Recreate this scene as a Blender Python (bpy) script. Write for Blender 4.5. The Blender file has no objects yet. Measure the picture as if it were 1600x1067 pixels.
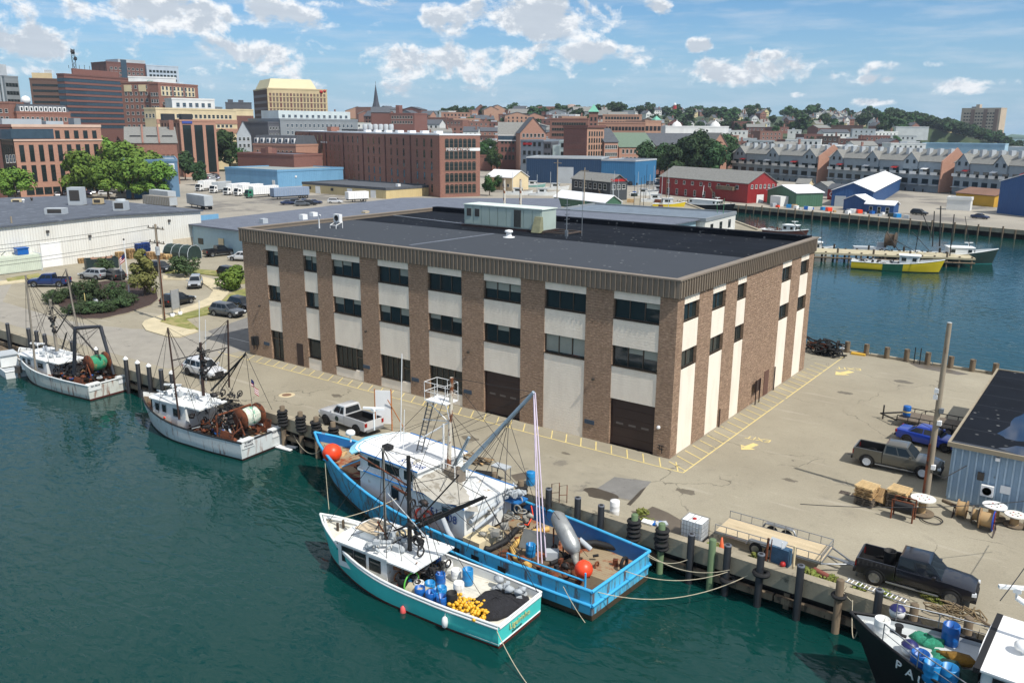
import bpy, math, random
from mathutils import Vector, Matrix
random.seed(7)
R = math.radians
sc = bpy.context.scene
COL = sc.collection
# ------------------------------------------------------------------ camera
# World frame: X runs along the quay (bows point to -X), Y away from the quay, Z up, metres.
# Origin: the front corner of the long office block, at pavement level.
CAM = Vector((24.592, -52.731, 23.016))
FPX, PITCH, ROLL, YAW = 1324.9, .2471, .0068, -.633
cp, sp, cr, sr = math.cos(PITCH), math.sin(PITCH), math.cos(ROLL), math.sin(ROLL)
def to_uv(w):
    c, s = math.cos(YAW), math.sin(YAW)
    return Vector((w[0]*c+w[1]*s, -w[0]*s+w[1]*c, w[2]))
_x = Vector((1,0,0)); _u = Vector((0,sp,cp)); FW = to_uv(Vector((0,cp,-sp)))
AX = to_uv(_x*cr+_u*sr); AU = to_uv(-_x*sr+_u*cr)
cam = bpy.data.cameras.new('camera'); camo = bpy.data.objects.new('camera', cam); COL.objects.link(camo)
m = Matrix((AX, AU, -FW)).transposed().to_4x4(); m.translation = CAM; camo.matrix_world = m
cam.sensor_width = 36; cam.lens = FPX/1600*36; cam.clip_end = 30000; cam.clip_start = .5
sc.camera = camo
# ------------------------------------------------------------------ surveying helpers (measured points in the scene)
def ray(px, py): return FW + AX*((px-800)/FPX) - AU*((py-533.5)/FPX)
def G(px, py, z=0.):                      # point of the level plane z
    d = ray(px, py); return CAM + d*((z-CAM.z)/d.z)
def V(px, py, v):                         # point of the vertical plane y = v
    d = ray(px, py); return CAM + d*((v-CAM.y)/d.y)
def UU(px, py, u):                        # point of the vertical plane x = u
    d = ray(px, py); return CAM + d*((u-CAM.x)/d.x)
def GD(px, py, D):                        # point at horizontal distance D
    d = ray(px, py); return CAM + d*(D/math.hypot(d.x, d.y))
def ZT(px, py, P):                        # height of the vertical through P that reaches row py
    d = ray(px, py); n = math.hypot(P[0]-CAM.x, P[1]-CAM.y); return CAM.z + d.z*n/math.hypot(d.x, d.y)
# ------------------------------------------------------------------ sky and sun
SUN_AZ, SUN_EL = R(-7.5), R(54)           # azimuth measured from +X towards +Y
w = bpy.data.worlds.new('World'); sc.world = w; w.use_nodes = True
nt = w.node_tree; nt.nodes.clear(); N = nt.nodes.new; LK = nt.links.new
def mth(op, a, b=None, c=None, cl=False):
    n = N('ShaderNodeMath'); n.operation = op; n.use_clamp = cl
    for i, x in enumerate((a, b, c)):
        if x is None: continue
        if isinstance(x, (int, float)): n.inputs[i].default_value = x
        else: LK(x, n.inputs[i])
    return n.outputs[0]
sky = N('ShaderNodeTexSky'); sky.sky_type = 'NISHITA'; sky.sun_disc = False
sky.sun_elevation = SUN_EL; sky.sun_rotation = math.pi/2-SUN_AZ
sky.air_density = 1.0; sky.dust_density = .2; sky.ozone_density = 3.0; sky.altitude = 0
tc = N('ShaderNodeTexCoord'); sx = N('ShaderNodeSeparateXYZ'); LK(tc.outputs['Generated'], sx.inputs[0])
az = mth('ARCTAN2', sx.outputs[1], sx.outputs[0]); el = mth('ARCSINE', sx.outputs[2])
# cloud banks: azimuth and elevation in degrees
azd = mth('MULTIPLY', az, 57.2958); eld = mth('MULTIPLY', el, 57.2958)
def sky_deg(px, py):
    d = ray(px, py).normalized(); return math.degrees(math.atan2(d.y, d.x)), math.degrees(math.asin(d.z))
def field(dx, dy):
    cx = N('ShaderNodeCombineXYZ'); LK(mth('ADD', azd, dx), cx.inputs[0]); LK(mth('MULTIPLY', mth('ADD', eld, dy), 1.35), cx.inputs[1])
    big = N('ShaderNodeTexNoise'); big.inputs['Scale'].default_value = .34; big.inputs['Detail'].default_value = 10
    big.inputs['Roughness'].default_value = .6; big.inputs['Distortion'].default_value = .25
    LK(cx.outputs[0], big.inputs['Vector']); return big.outputs[0]
BANKS = [(60,75,95,24,.62),(75,55,60,18,.5),(280,18,190,30,.66),(415,85,85,32,.62),(560,6,110,12,.5),(640,92,90,30,.6),(770,92,130,36,.62),(815,30,125,36,.78),
         (930,22,50,20,.6),(940,85,150,26,.5),(1030,12,22,14,.55),(1165,112,95,27,.66),(1195,88,30,14,.6),(1290,118,40,12,.55),(1380,125,60,9,.45),(1490,132,55,16,.62),
         (1575,128,45,10,.55),(1090,72,20,12,.6),(520,140,330,20,.36),(730,160,120,10,.33),(1380,160,45,8,.5),(1240,148,20,6,.5),(180,120,140,30,.36),(1500,100,120,8,.36),(330,110,60,16,.4),(20,110,50,14,.5)]
tot = None
for px, py, rx, ry, s in BANKS:
    a0, e0 = sky_deg(px, py); k = 57.2958/FPX
    dx = mth('DIVIDE', mth('SUBTRACT', azd, a0), rx*k*1.4); dy = mth('DIVIDE', mth('SUBTRACT', eld, e0), ry*k*1.1)
    r2 = mth('ADD', mth('MULTIPLY', dx, dx), mth('MULTIPLY', dy, dy))
    g = mth('MULTIPLY', mth('EXPONENT', mth('MULTIPLY', r2, -.95)), s+.07)
    tot = g if tot is None else mth('MAXIMUM', tot, g)
# the rest of the sky, out of view: broken cloud, thickened to add fill light
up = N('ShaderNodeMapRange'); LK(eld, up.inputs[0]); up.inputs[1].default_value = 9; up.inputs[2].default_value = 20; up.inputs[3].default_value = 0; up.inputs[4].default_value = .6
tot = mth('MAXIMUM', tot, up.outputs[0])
n0 = field(0, 0); n1 = field(.1, .45)
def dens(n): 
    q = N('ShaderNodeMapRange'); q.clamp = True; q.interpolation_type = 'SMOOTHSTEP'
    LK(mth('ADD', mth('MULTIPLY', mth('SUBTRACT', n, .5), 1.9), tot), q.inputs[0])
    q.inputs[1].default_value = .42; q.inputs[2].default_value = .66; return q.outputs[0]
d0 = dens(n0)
fn = N('ShaderNodeTexNoise'); fn.inputs['Scale'].default_value = 1.3; fn.inputs['Detail'].default_value = 8; fn.inputs['Roughness'].default_value = .65; cv_ = N('ShaderNodeCombineXYZ'); LK(azd, cv_.inputs[0]); LK(mth('MULTIPLY', eld, 1.4), cv_.inputs[1]); LK(cv_.outputs[0], fn.inputs['Vector'])
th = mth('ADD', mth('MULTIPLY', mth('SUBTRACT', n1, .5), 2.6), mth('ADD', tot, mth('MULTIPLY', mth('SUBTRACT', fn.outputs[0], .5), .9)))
lq = N('ShaderNodeMapRange'); lq.interpolation_type = 'SMOOTHSTEP'; LK(th, lq.inputs[0]); lq.inputs[1].default_value = .42; lq.inputs[2].default_value = .8; lq.inputs[3].default_value = 1; lq.inputs[4].default_value = .12
lit = lq.outputs[0]
cc = N('ShaderNodeMixRGB'); cc.inputs[1].default_value = (3.3, 3.7, 4.2, 1); cc.inputs[2].default_value = (6.7, 6.7, 6.7, 1); LK(lit, cc.inputs[0])
tint = N('ShaderNodeMixRGB'); tint.blend_type = 'MULTIPLY'; tint.inputs[0].default_value = 1; LK(sky.outputs[0], tint.inputs[1]); tint.inputs[2].default_value = (.40, .58, .72, 1)
haz = N('ShaderNodeMapRange'); LK(eld, haz.inputs[0]); haz.inputs[1].default_value = -1; haz.inputs[2].default_value = 7.5; haz.inputs[3].default_value = .95; haz.inputs[4].default_value = 0
hz_ = N('ShaderNodeMixRGB'); LK(haz.outputs[0], hz_.inputs[0]); LK(tint.outputs[0], hz_.inputs[1]); hz_.inputs[2].default_value = (2.1, 3.3, 4.6, 1)
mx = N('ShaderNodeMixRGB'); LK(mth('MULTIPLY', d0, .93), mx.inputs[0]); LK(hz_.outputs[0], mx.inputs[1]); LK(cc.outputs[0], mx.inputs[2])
wv_ = N('ShaderNodeCombineXYZ'); LK(mth('MULTIPLY', azd, .22), wv_.inputs[0]); LK(mth('MULTIPLY', eld, 1.5), wv_.inputs[1]); wn_ = N('ShaderNodeTexNoise'); wn_.inputs['Scale'].default_value = .8; wn_.inputs['Detail'].default_value = 7; wn_.inputs['Roughness'].default_value = .6; LK(wv_.outputs[0], wn_.inputs['Vector'])
wr_ = N('ShaderNodeMapRange'); LK(wn_.outputs[0], wr_.inputs[0]); wr_.inputs[1].default_value = .46; wr_.inputs[2].default_value = .68; wr_.inputs[3].default_value = 0; wr_.inputs[4].default_value = .34
w2_ = N('ShaderNodeMixRGB'); LK(wr_.outputs[0], w2_.inputs[0]); LK(mx.outputs[0], w2_.inputs[1]); w2_.inputs[2].default_value = (4.6, 5.0, 5.5, 1); mx = w2_
bg = N('ShaderNodeBackground'); bg.inputs[1].default_value = .14; LK(mx.outputs[0], bg.inputs[0])
wo = N('ShaderNodeOutputWorld'); LK(bg.outputs[0], wo.inputs[0])
sun = bpy.data.lights.new('sun', 'SUN'); sun.energy = 4.2; sun.angle = R(.53); sun.color = (1, .955, .88)
so = bpy.data.objects.new('sun', sun); COL.objects.link(so)
sd = Vector((math.cos(SUN_EL)*math.cos(SUN_AZ), math.cos(SUN_EL)*math.sin(SUN_AZ), math.sin(SUN_EL)))
so.rotation_euler = sd.to_track_quat('Z', 'Y').to_euler(); so.location = (0, 0, 60)
vs = sc.view_settings; vs.view_transform = 'Standard'; vs.look = 'None'; vs.gamma = 1; vs.exposure = .2
sc.render.engine = 'CYCLES'; sc.cycles.max_bounces = 5; sc.cycles.diffuse_bounces = 2; sc.cycles.glossy_bounces = 3; sc.cycles.caustics_reflective = False
# ------------------------------------------------------------------ materials
def S(r, g, b):
    f = lambda c: ((c/255+.055)/1.055)**2.4 if c > 10 else c/255/12.92
    return (f(r), f(g), f(b), 1)
MATS = {}
def mat(name, col, rough=.8, metal=0, var=.12, scale=1.5, bump=0, bscale=8, col2=None, th=None, detail=5, spec=.5, coat=0, stretch=None):
    """noise-mottled principled; col2/th: patches (rust, dirt) of a second colour where the noise passes th"""
    if name in MATS: return MATS[name]
    M = bpy.data.materials.new(name); M.use_nodes = True; t = M.node_tree; b = t.nodes['Principled BSDF']
    tcn = t.nodes.new('ShaderNodeTexCoord'); src = tcn.outputs['Object']
    if stretch:
        mp = t.nodes.new('ShaderNodeMapping'); mp.inputs['Scale'].default_value = stretch; t.links.new(src, mp.inputs[0]); src = mp.outputs[0]
    nz = t.nodes.new('ShaderNodeTexNoise'); nz.inputs['Scale'].default_value = scale; nz.inputs['Detail'].default_value = detail; nz.inputs['Roughness'].default_value = .65
    t.links.new(src, nz.inputs['Vector'])
    mr = t.nodes.new('ShaderNodeMapRange'); mr.inputs[1].default_value = .3; mr.inputs[2].default_value = .7
    mr.inputs[3].default_value = 1-var; mr.inputs[4].default_value = 1+var; t.links.new(nz.outputs[0], mr.inputs[0])
    mu = t.nodes.new('ShaderNodeMixRGB'); mu.blend_type = 'MULTIPLY'; mu.inputs[0].default_value = 1; mu.inputs[1].default_value = col; t.links.new(mr.outputs[0], mu.inputs[2])
    out = mu.outputs[0]
    if col2:
        n2 = t.nodes.new('ShaderNodeTexNoise'); n2.inputs['Scale'].default_value = scale*.8; n2.inputs['Detail'].default_value = 8; n2.inputs['Roughness'].default_value = .7
        ad = t.nodes.new('ShaderNodeVectorMath'); ad.inputs[1].default_value = (17.3, 4.1, 9.7); t.links.new(src, ad.inputs[0]); t.links.new(ad.outputs[0], n2.inputs['Vector'])
        r2 = t.nodes.new('ShaderNodeMapRange'); r2.inputs[1].default_value = th; r2.inputs[2].default_value = th+.06; t.links.new(n2.outputs[0], r2.inputs[0])
        mm = t.nodes.new('ShaderNodeMixRGB'); t.links.new(r2.outputs[0], mm.inputs[0]); t.links.new(out, mm.inputs[1]); mm.inputs[2].default_value = col2; out = mm.outputs[0]
    t.links.new(out, b.inputs['Base Color']); b.inputs['Roughness'].default_value = rough; b.inputs['Metallic'].default_value = metal
    b.inputs['Specular IOR Level'].default_value = spec
    if coat: b.inputs['Coat Weight'].default_value = coat; b.inputs['Coat Roughness'].default_value = .06
    if bump:
        nb = t.nodes.new('ShaderNodeTexNoise'); nb.inputs['Scale'].default_value = bscale; nb.inputs['Detail'].default_value = 4; t.links.new(src, nb.inputs['Vector'])
        bp = t.nodes.new('ShaderNodeBump'); bp.inputs['Strength'].default_value = bump; bp.inputs['Distance'].default_value = .05
        t.links.new(nb.outputs[0], bp.inputs['Height']); t.links.new(bp.outputs[0], b.inputs['Normal'])
    MATS[name] = M; return M
class NT:
    """tiny node builder for the special materials"""
    def __init__(s, name, rough=.8, metal=0, spec=.5):
        s.m = bpy.data.materials.new(name); s.m.use_nodes = True; s.t = s.m.node_tree; s.b = s.t.nodes['Principled BSDF']
        s.b.inputs['Roughness'].default_value = rough; s.b.inputs['Metallic'].default_value = metal; s.b.inputs['Specular IOR Level'].default_value = spec
        s.obj = s.n('ShaderNodeTexCoord').outputs['Object']; MATS[name] = s.m
    def n(s, k, **kw):
        a = s.t.nodes.new(k)
        for x, y in kw.items(): setattr(a, x, y)
        return a
    def put(s, sock, v):
        if v is None: return
        if isinstance(v, bpy.types.NodeSocket): s.t.links.new(v, sock)
        else: sock.default_value = v
    def noise(s, scale, detail=5, rough=.6, vec=None, dist=0):
        a = s.n('ShaderNodeTexNoise'); a.inputs['Scale'].default_value = scale; a.inputs['Detail'].default_value = detail; a.inputs['Roughness'].default_value = rough
        a.inputs['Distortion'].default_value = dist; s.put(a.inputs['Vector'], vec or s.obj); return a.outputs[0]
    def rng(s, v, a, b, c=0., d=1.):
        q = s.n('ShaderNodeMapRange'); s.put(q.inputs[0], v)
        for i, x in enumerate((a, b, c, d)): q.inputs[i+1].default_value = x
        return q.outputs[0]
    def mul(s, a, b, op='MULTIPLY'):
        q = s.n('ShaderNodeMath', operation=op); s.put(q.inputs[0], a); s.put(q.inputs[1], b); return q.outputs[0]
    def mix(s, f, a, b, mode='MIX'):
        q = s.n('ShaderNodeMixRGB', blend_type=mode); s.put(q.inputs[0], f); s.put(q.inputs[1], a); s.put(q.inputs[2], b); return q.outputs[0]
    def map(s, scale, vec=None, rot=(0,0,0)):
        q = s.n('ShaderNodeMapping'); q.inputs['Scale'].default_value = scale; q.inputs['Rotation'].default_value = rot; s.put(q.inputs[0], vec or s.obj); return q.outputs[0]
    def bump(s, h, strength=.5, dist=.05, nrm=None):
        q = s.n('ShaderNodeBump'); q.inputs['Strength'].default_value = strength; q.inputs['Distance'].default_value = dist; s.put(q.inputs['Height'], h)
        if nrm: s.put(q.inputs['Normal'], nrm)
        s.put(s.b.inputs['Normal'], q.outputs[0]); return q.outputs[0]
    def col(s, v): s.put(s.b.inputs['Base Color'], v)
def wallvec(b):                       # (x+y, z) so that one pattern runs round axis-aligned walls
    sx = b.n('ShaderNodeSeparateXYZ'); b.put(sx.inputs[0], b.obj)
    c = b.n('ShaderNodeCombineXYZ'); b.put(c.inputs[0], b.mul(sx.outputs[0], sx.outputs[1], 'ADD')); b.put(c.inputs[1], sx.outputs[2]); return c.outputs[0]
def m_block():
    b = NT('split_face_block', .95, 0, .25); v = wallvec(b)
    br = b.n('ShaderNodeTexBrick'); b.put(br.inputs['Vector'], v); br.inputs['Scale'].default_value = 1; br.inputs['Brick Width'].default_value = .41; br.inputs['Row Height'].default_value = .205
    br.inputs['Mortar Size'].default_value = .009; br.inputs['Color1'].default_value = S(220,184,156); br.inputs['Color2'].default_value = S(190,158,131); br.inputs['Mortar'].default_value = S(142,118,100)
    n = b.noise(1.2, 6); c = b.mix(.6, br.outputs[0], b.mix(n, S(172,143,118), S(234,202,173)))
    wn = b.noise(3.4, 6, .75, b.map((1,1,3.4)))
    c = b.mix(b.rng(wn, .38, .6, 0, .7), c, S(122,97,81)); b.col(c)
    h = b.mul(wn, b.mul(br.outputs['Fac'], -.5), 'ADD'); b.bump(h, 1., .22); return b.m
def m_stucco():
    b = NT('cream_block_panel', .9, 0, .2); v = wallvec(b); wn = b.noise(5, 6, .7, b.map((1,1,2.2)))
    br = b.n('ShaderNodeTexBrick'); b.put(br.inputs['Vector'], v); br.inputs['Scale'].default_value = 1; br.inputs['Brick Width'].default_value = .41; br.inputs['Row Height'].default_value = .205; br.inputs['Mortar Size'].default_value = .012
    b.col(b.mix(b.rng(b.noise(1.1, 5, .6, b.map((1,1,.3))), .4, .8, 0, .55), S(246,234,216), S(216,202,184))); b.bump(b.mul(wn, b.mul(br.outputs['Fac'], -.45), 'ADD'), .5, .07); return b.m
def m_brick(name, c1, c2, mort, sc_=1.0):
    b = NT(name, .9, 0, .3); v = wallvec(b)
    br = b.n('ShaderNodeTexBrick'); b.put(br.inputs['Vector'], v); br.inputs['Scale'].default_value = sc_; br.inputs['Brick Width'].default_value = .45; br.inputs['Row Height'].default_value = .16; br.inputs['Mortar Size'].default_value = .012
    br.inputs['Color1'].default_value = c1; br.inputs['Color2'].default_value = c2; br.inputs['Mortar'].default_value = mort
    n = b.noise(.12, 5); c = b.mix(b.rng(n, .3, .7, 0, .45), br.outputs[0], c2); b.col(c); return b.m
def m_roof_dark():
    b = NT('black_roof_membrane', .95, 0, .1); n = b.noise(.25, 6, .6); c = b.mix(n, S(13,16,21), S(30,35,44))
    s1 = b.n('ShaderNodeSeparateXYZ'); b.put(s1.inputs[0], b.obj)
    seam = b.mul(b.mul(b.mul(s1.outputs[1], 3.05, 'MODULO'), 0, 'ADD'), 0, 'ADD'); sm = b.rng(seam, .0, .07, 1, 0)
    c = b.mix(b.mul(sm, .5), c, S(90,95,102))
    sp_ = b.n('ShaderNodeTexVoronoi', feature='F1'); sp_.inputs['Scale'].default_value = 1.1; b.put(sp_.inputs['Vector'], b.obj)
    spk = b.mul(b.rng(sp_.outputs['Distance'], .10, .15, 1, 0), b.rng(b.noise(.22, 3), .44, .56))
    c = b.mix(b.mul(spk, .35), c, S(170,172,172))
    pat = b.rng(b.noise(.9, 6, .75), .64, .72); c = b.mix(b.mul(pat, .3), c, S(118,122,128)); b.col(c); b.bump(b.noise(3, 4), .3, .03); return b.m
def m_roof_grey():
    b = NT('grey_gravel_roof', .9, 0, .3); c = b.mix(b.noise(.4, 7, .7), S(72,78,90), S(120,126,138)); c = b.mix(b.rng(b.noise(2.2, 3, .8), .62, .7, 0, .5), c, S(168,174,184)); b.col(c); return b.m
def m_pave():
    b = NT('sun_bleached_asphalt', .93, 0, .25); o = b.obj
    c = b.mix(b.rng(b.noise(.09, 6, .6), .3, .7), S(142,135,118), S(168,161,142))
    c = b.mix(b.rng(b.noise(9, 6, .85), .35, .65, 0, .42), c, S(112,104,90)); c = b.mix(b.rng(b.noise(1.7, 6, .8), .56, .66, 0, .22), c, S(96,90,80)); c = b.mix(b.rng(b.noise(2.3, 5, .8, b.map((.3,1.4,1))), .58, .68, 0, .25), c, S(196,188,170))
    c = b.mix(b.rng(b.noise(.5, 8, .75, dist=.6), .58, .72, 0, .45), c, S(116,110,100))
    c = b.mix(b.rng(b.noise(.33, 3, .5, b.map((.35,3,1))), .62, .72, 0, .3), c, S(186,178,164))
    wv = b.n('ShaderNodeVectorMath', operation='ADD'); b.put(wv.inputs[0], o)
    nn = b.n('ShaderNodeTexNoise'); nn.inputs['Scale'].default_value = .35; nn.inputs['Detail'].default_value = 5; b.put(nn.inputs['Vector'], o)
    ms = b.n('ShaderNodeVectorMath', operation='SCALE'); b.put(ms.inputs[0], nn.outputs['Color']); ms.inputs['Scale'].default_value = 3.2; b.put(wv.inputs[1], ms.outputs[0])
    vo = b.n('ShaderNodeTexVoronoi', feature='DISTANCE_TO_EDGE'); vo.inputs['Scale'].default_value = .085; b.put(vo.inputs['Vector'], wv.outputs[0])
    crack = b.mul(b.rng(vo.outputs['Distance'], .0012, .0035, 1, 0), b.rng(b.noise(.14, 2), .46, .54))
    c = b.mix(b.mul(crack, .6), c, S(62,58,52)); b.col(c); b.bump(b.noise(30, 3), .25, .02); return b.m
def m_water():
    b = NT('harbour_water', .02, 0, .5); b.b.inputs['IOR'].default_value = 1.33
    b.col(b.mix(b.noise(.02, 3), (.002,.030,.026,1), (.003,.042,.037,1)))
    h1 = b.noise(.75, 1.5, .45, b.map((1,2.1,1), rot=(0,0,.35)), .6); h2 = b.noise(2.4, 2, .5, b.map((1,1.7,1), rot=(0,0,-.25)), .4)
    h = b.mul(h1, b.mul(h2, .16), 'ADD'); b.bump(b.mul(h, b.rng(b.noise(.035, 3, .5), .35, .65, .4, 1.25)), .42, .17); return b.m
def m_glass(name, c, rough=.06):
    b = NT(name, rough, 0, .5); b.col(b.mix(b.noise(.5, 2), c, tuple(x*1.9 for x in c[:3])+(1,))); b.b.inputs['IOR'].default_value = 1.45; b.bump(b.noise(.7, 2), .12, .02); return b.m
def m_leaf(name, c1, c2, sc_=.5):
    b = NT(name, .75, 0, .25); oi = b.n('ShaderNodeObjectInfo')
    c = b.mix(b.rng(b.noise(sc_, 4, .7), .35, .65), c1, c2); gi = b.n('ShaderNodeNewGeometry')
    c = b.mix(b.mul(gi.outputs['Random Per Island'], .35), c, tuple(min(1, x*2.0) for x in c2[:3])+(1,))
    hv = b.n('ShaderNodeHueSaturation'); b.put(hv.inputs['Color'], c); b.put(hv.inputs['Value'], b.rng(oi.outputs['Random'], 0, 1, .7, 1.25)); b.put(hv.inputs['Hue'], b.rng(oi.outputs['Random'], 0, 1, .485, .515)); b.col(hv.outputs[0]); return b.m
def m_hull(name, top, bot, zs, rust=.5, rustcol=S(120,62,30)):
    """hull paint: boot topping below zs (object z), vertical rust streaks"""
    b = NT(name, .45, 0, .5); s1 = b.n('ShaderNodeSeparateXYZ'); b.put(s1.inputs[0], b.obj)
    c = b.mix(b.rng(b.noise(1.2, 6, .7), .35, .75, 0, .3), top, tuple(x*.6 for x in top[:3])+(1,))
    c = b.mix(b.rng(b.noise(.8, 8, .8), .56, .7, 0, .6*rust), c, S(150,140,118))
    st = b.rng(b.noise(1.6, 6, .75, b.map((1.6,1.6,.16))), .69-.19*rust, .77-.2*rust); c = b.mix(b.mul(st, .85*min(1, rust+.25)), c, rustcol)
    c = b.mix(b.rng(s1.outputs[2], zs-.015, zs+.015, 1, 0), c, b.mix(b.noise(2.5, 6, .7), bot, tuple(x*.45 for x in bot[:3])+(1,))); b.col(c); b.bump(b.noise(.9, 3), .15, .05); return b.m
def m_deckwood():
    b = NT('worn_deck_planks', .85, 0, .3); s1 = b.n('ShaderNodeSeparateXYZ'); b.put(s1.inputs[0], b.obj)
    pl = b.mul(s1.outputs[1], .2, 'MODULO'); c = b.mix(b.noise(1.4, 7, .75), S(166,148,120), S(132,116,92)); c = b.mix(b.rng(b.noise(.7, 6, .7), .49, .6), c, S(140,74,44))
    c = b.mix(b.rng(pl, 0, .02, .7, 0), c, S(50,42,34)); b.col(c); return b.m
def m_stripe(name, c1, c2, period=.3, w_=.12, rough=.55, axis='w'):
    """ribbed sheet metal: the shape of the ribs comes from a bump"""
    b = NT(name, rough, 0, .5); v = wallvec(b); s1 = b.n('ShaderNodeSeparateXYZ'); b.put(s1.inputs[0], v)
    x = b.mul(b.mul(s1.outputs[0], 500, 'ADD'), period, 'MODULO'); h = b.rng(x, w_*.6, w_, 1, 0)
    c = b.mix(b.rng(b.noise(.5, 5, .7, b.map((1,1,.25))), .4, .75, 0, .6), c1, c2); b.col(c); b.bump(h, .9, .06); return b.m
BLOCK = m_block(); CREAM = m_stucco(); ROOFD = m_roof_dark(); ROOFG = m_roof_grey(); PAVE = m_pave(); WATER = m_water(); DECKW = m_deckwood()
GLASS = m_glass('dark_window_glass', (.012,.018,.018,1)); GLASSB = m_glass('blue_window_glass', (.03,.05,.07,1)); CARGL = m_glass('car_glass', (.01,.013,.016,1), .03)
BRONZE = mat('bronze_metal', S(92,80,68), .5, .3, .12, 1); DARKBR = mat('dark_brown_paint', S(52,36,33), .5, 0, .1, 1)
CONC = mat('aged_concrete', S(150,141,122), .92, 0, .22, .7, .3, 10, S(88,84,72), .60); CONCF = mat('stained_wharf_face', S(118,112,98), .92, 0, .3, 1.0, .3, 6, S(60,58,50), .5)
TIMB = mat('weathered_timber', S(112,98,80), .92, 0, .28, 2.2, .4, 9, S(66,56,46), .55, stretch=(1,1,.25)); TIMD = mat('dark_wet_timber', S(38,33,28), .7, 0, .3, 2)
GREENP = mat('green_treated_timber', S(96,116,84), .85, 0, .2, 2, stretch=(1,1,.3)); BLACKP = mat('black_sleeve', S(28,29,31), .45, 0, .2, 2)
RUBBER = mat('tyre_rubber', S(26,26,27), .85, 0, .2, 4, .3, 20); STEEL = mat('galvanised_steel', S(150,153,156), .42, .7, .15, 3); WHITEP = mat('white_paint', S(226,226,222), .5, 0, .06, 1.2, 0, 8, S(178,160,132), .66)
WHITEB = mat('boat_white_paint', S(222,224,222), .45, 0, .08, 1.1, 0, 8, S(170,146,112), .64); RUST = mat('rusty_steel', S(112,62,38), .9, .1, .35, 2.5, .4, 12, S(58,40,32), .52)
RIG = mat('dark_rigging_steel', S(44,42,42), .6, .2, .25, 3, 0, 8, S(96,58,40), .62); GREYP = mat('weathered_grey_pipe', S(150,148,140), .6, .2, .2, 2, 0, 8, S(104,84,66), .6)
ROPE = mat('pale_rope', S(184,174,150), .9, 0, .15, 6); ROPEG = mat('green_net', S(46,132,104), .95, 0, .35, 5, .8, 25); ROPEB = mat('black_net', S(34,34,38), .95, 0, .4, 4, 1, 18)
NETTAN = mat('tan_net', S(130,118,84), .95, 0, .35, 5, .8, 25); WHITE = mat('clean_white', S(232,232,230), .55, 0, .04, 1); BLACK = mat('matt_black', S(22,22,24), .7, 0, .1, 2)
YELL = mat('faded_yellow_paint', S(212,192,128), .8, 0, .12, 1.5, 0, 8, S(160,150,128), .58); BLUED = mat('blue_plastic', S(22,92,168), .4, 0, .12, 2); BLUEL = mat('light_blue_plastic', S(30,128,188), .4, 0, .12, 2)
ORANGE = mat('orange_rubber', S(238,72,34), .4, 0, .1, 2); REDP = mat('red_paint', S(168,34,32), .5, 0, .12, 2); GRASS = mat('dry_grass', S(122,124,66), .95, 0, .35, .8, .5, 9, S(150,140,92), .5)
MULCH = mat('brown_mulch', S(60,44,38), .95, 0, .3, 3, .6, 14); CHROME = mat('bright_metal', S(190,192,195), .25, .9, .05, 2); PALLET = mat('pallet_wood', S(182,150,106), .9, 0, .22, 3, 0, 8, S(128,104,76), .56)
BR_RED = m_brick('red_brick', S(152,110,96), S(130,92,82), S(150,118,100)); BR_ORG = m_brick('orange_brick', S(184,142,122), S(164,124,106), S(180,140,120)); BR_BRN = m_brick('brown_brick', S(110,86,76), S(94,74,66), S(100,84,76)); BR_PNK = m_brick('pale_brick', S(190,150,126), S(168,128,108), S(180,150,130))
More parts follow.
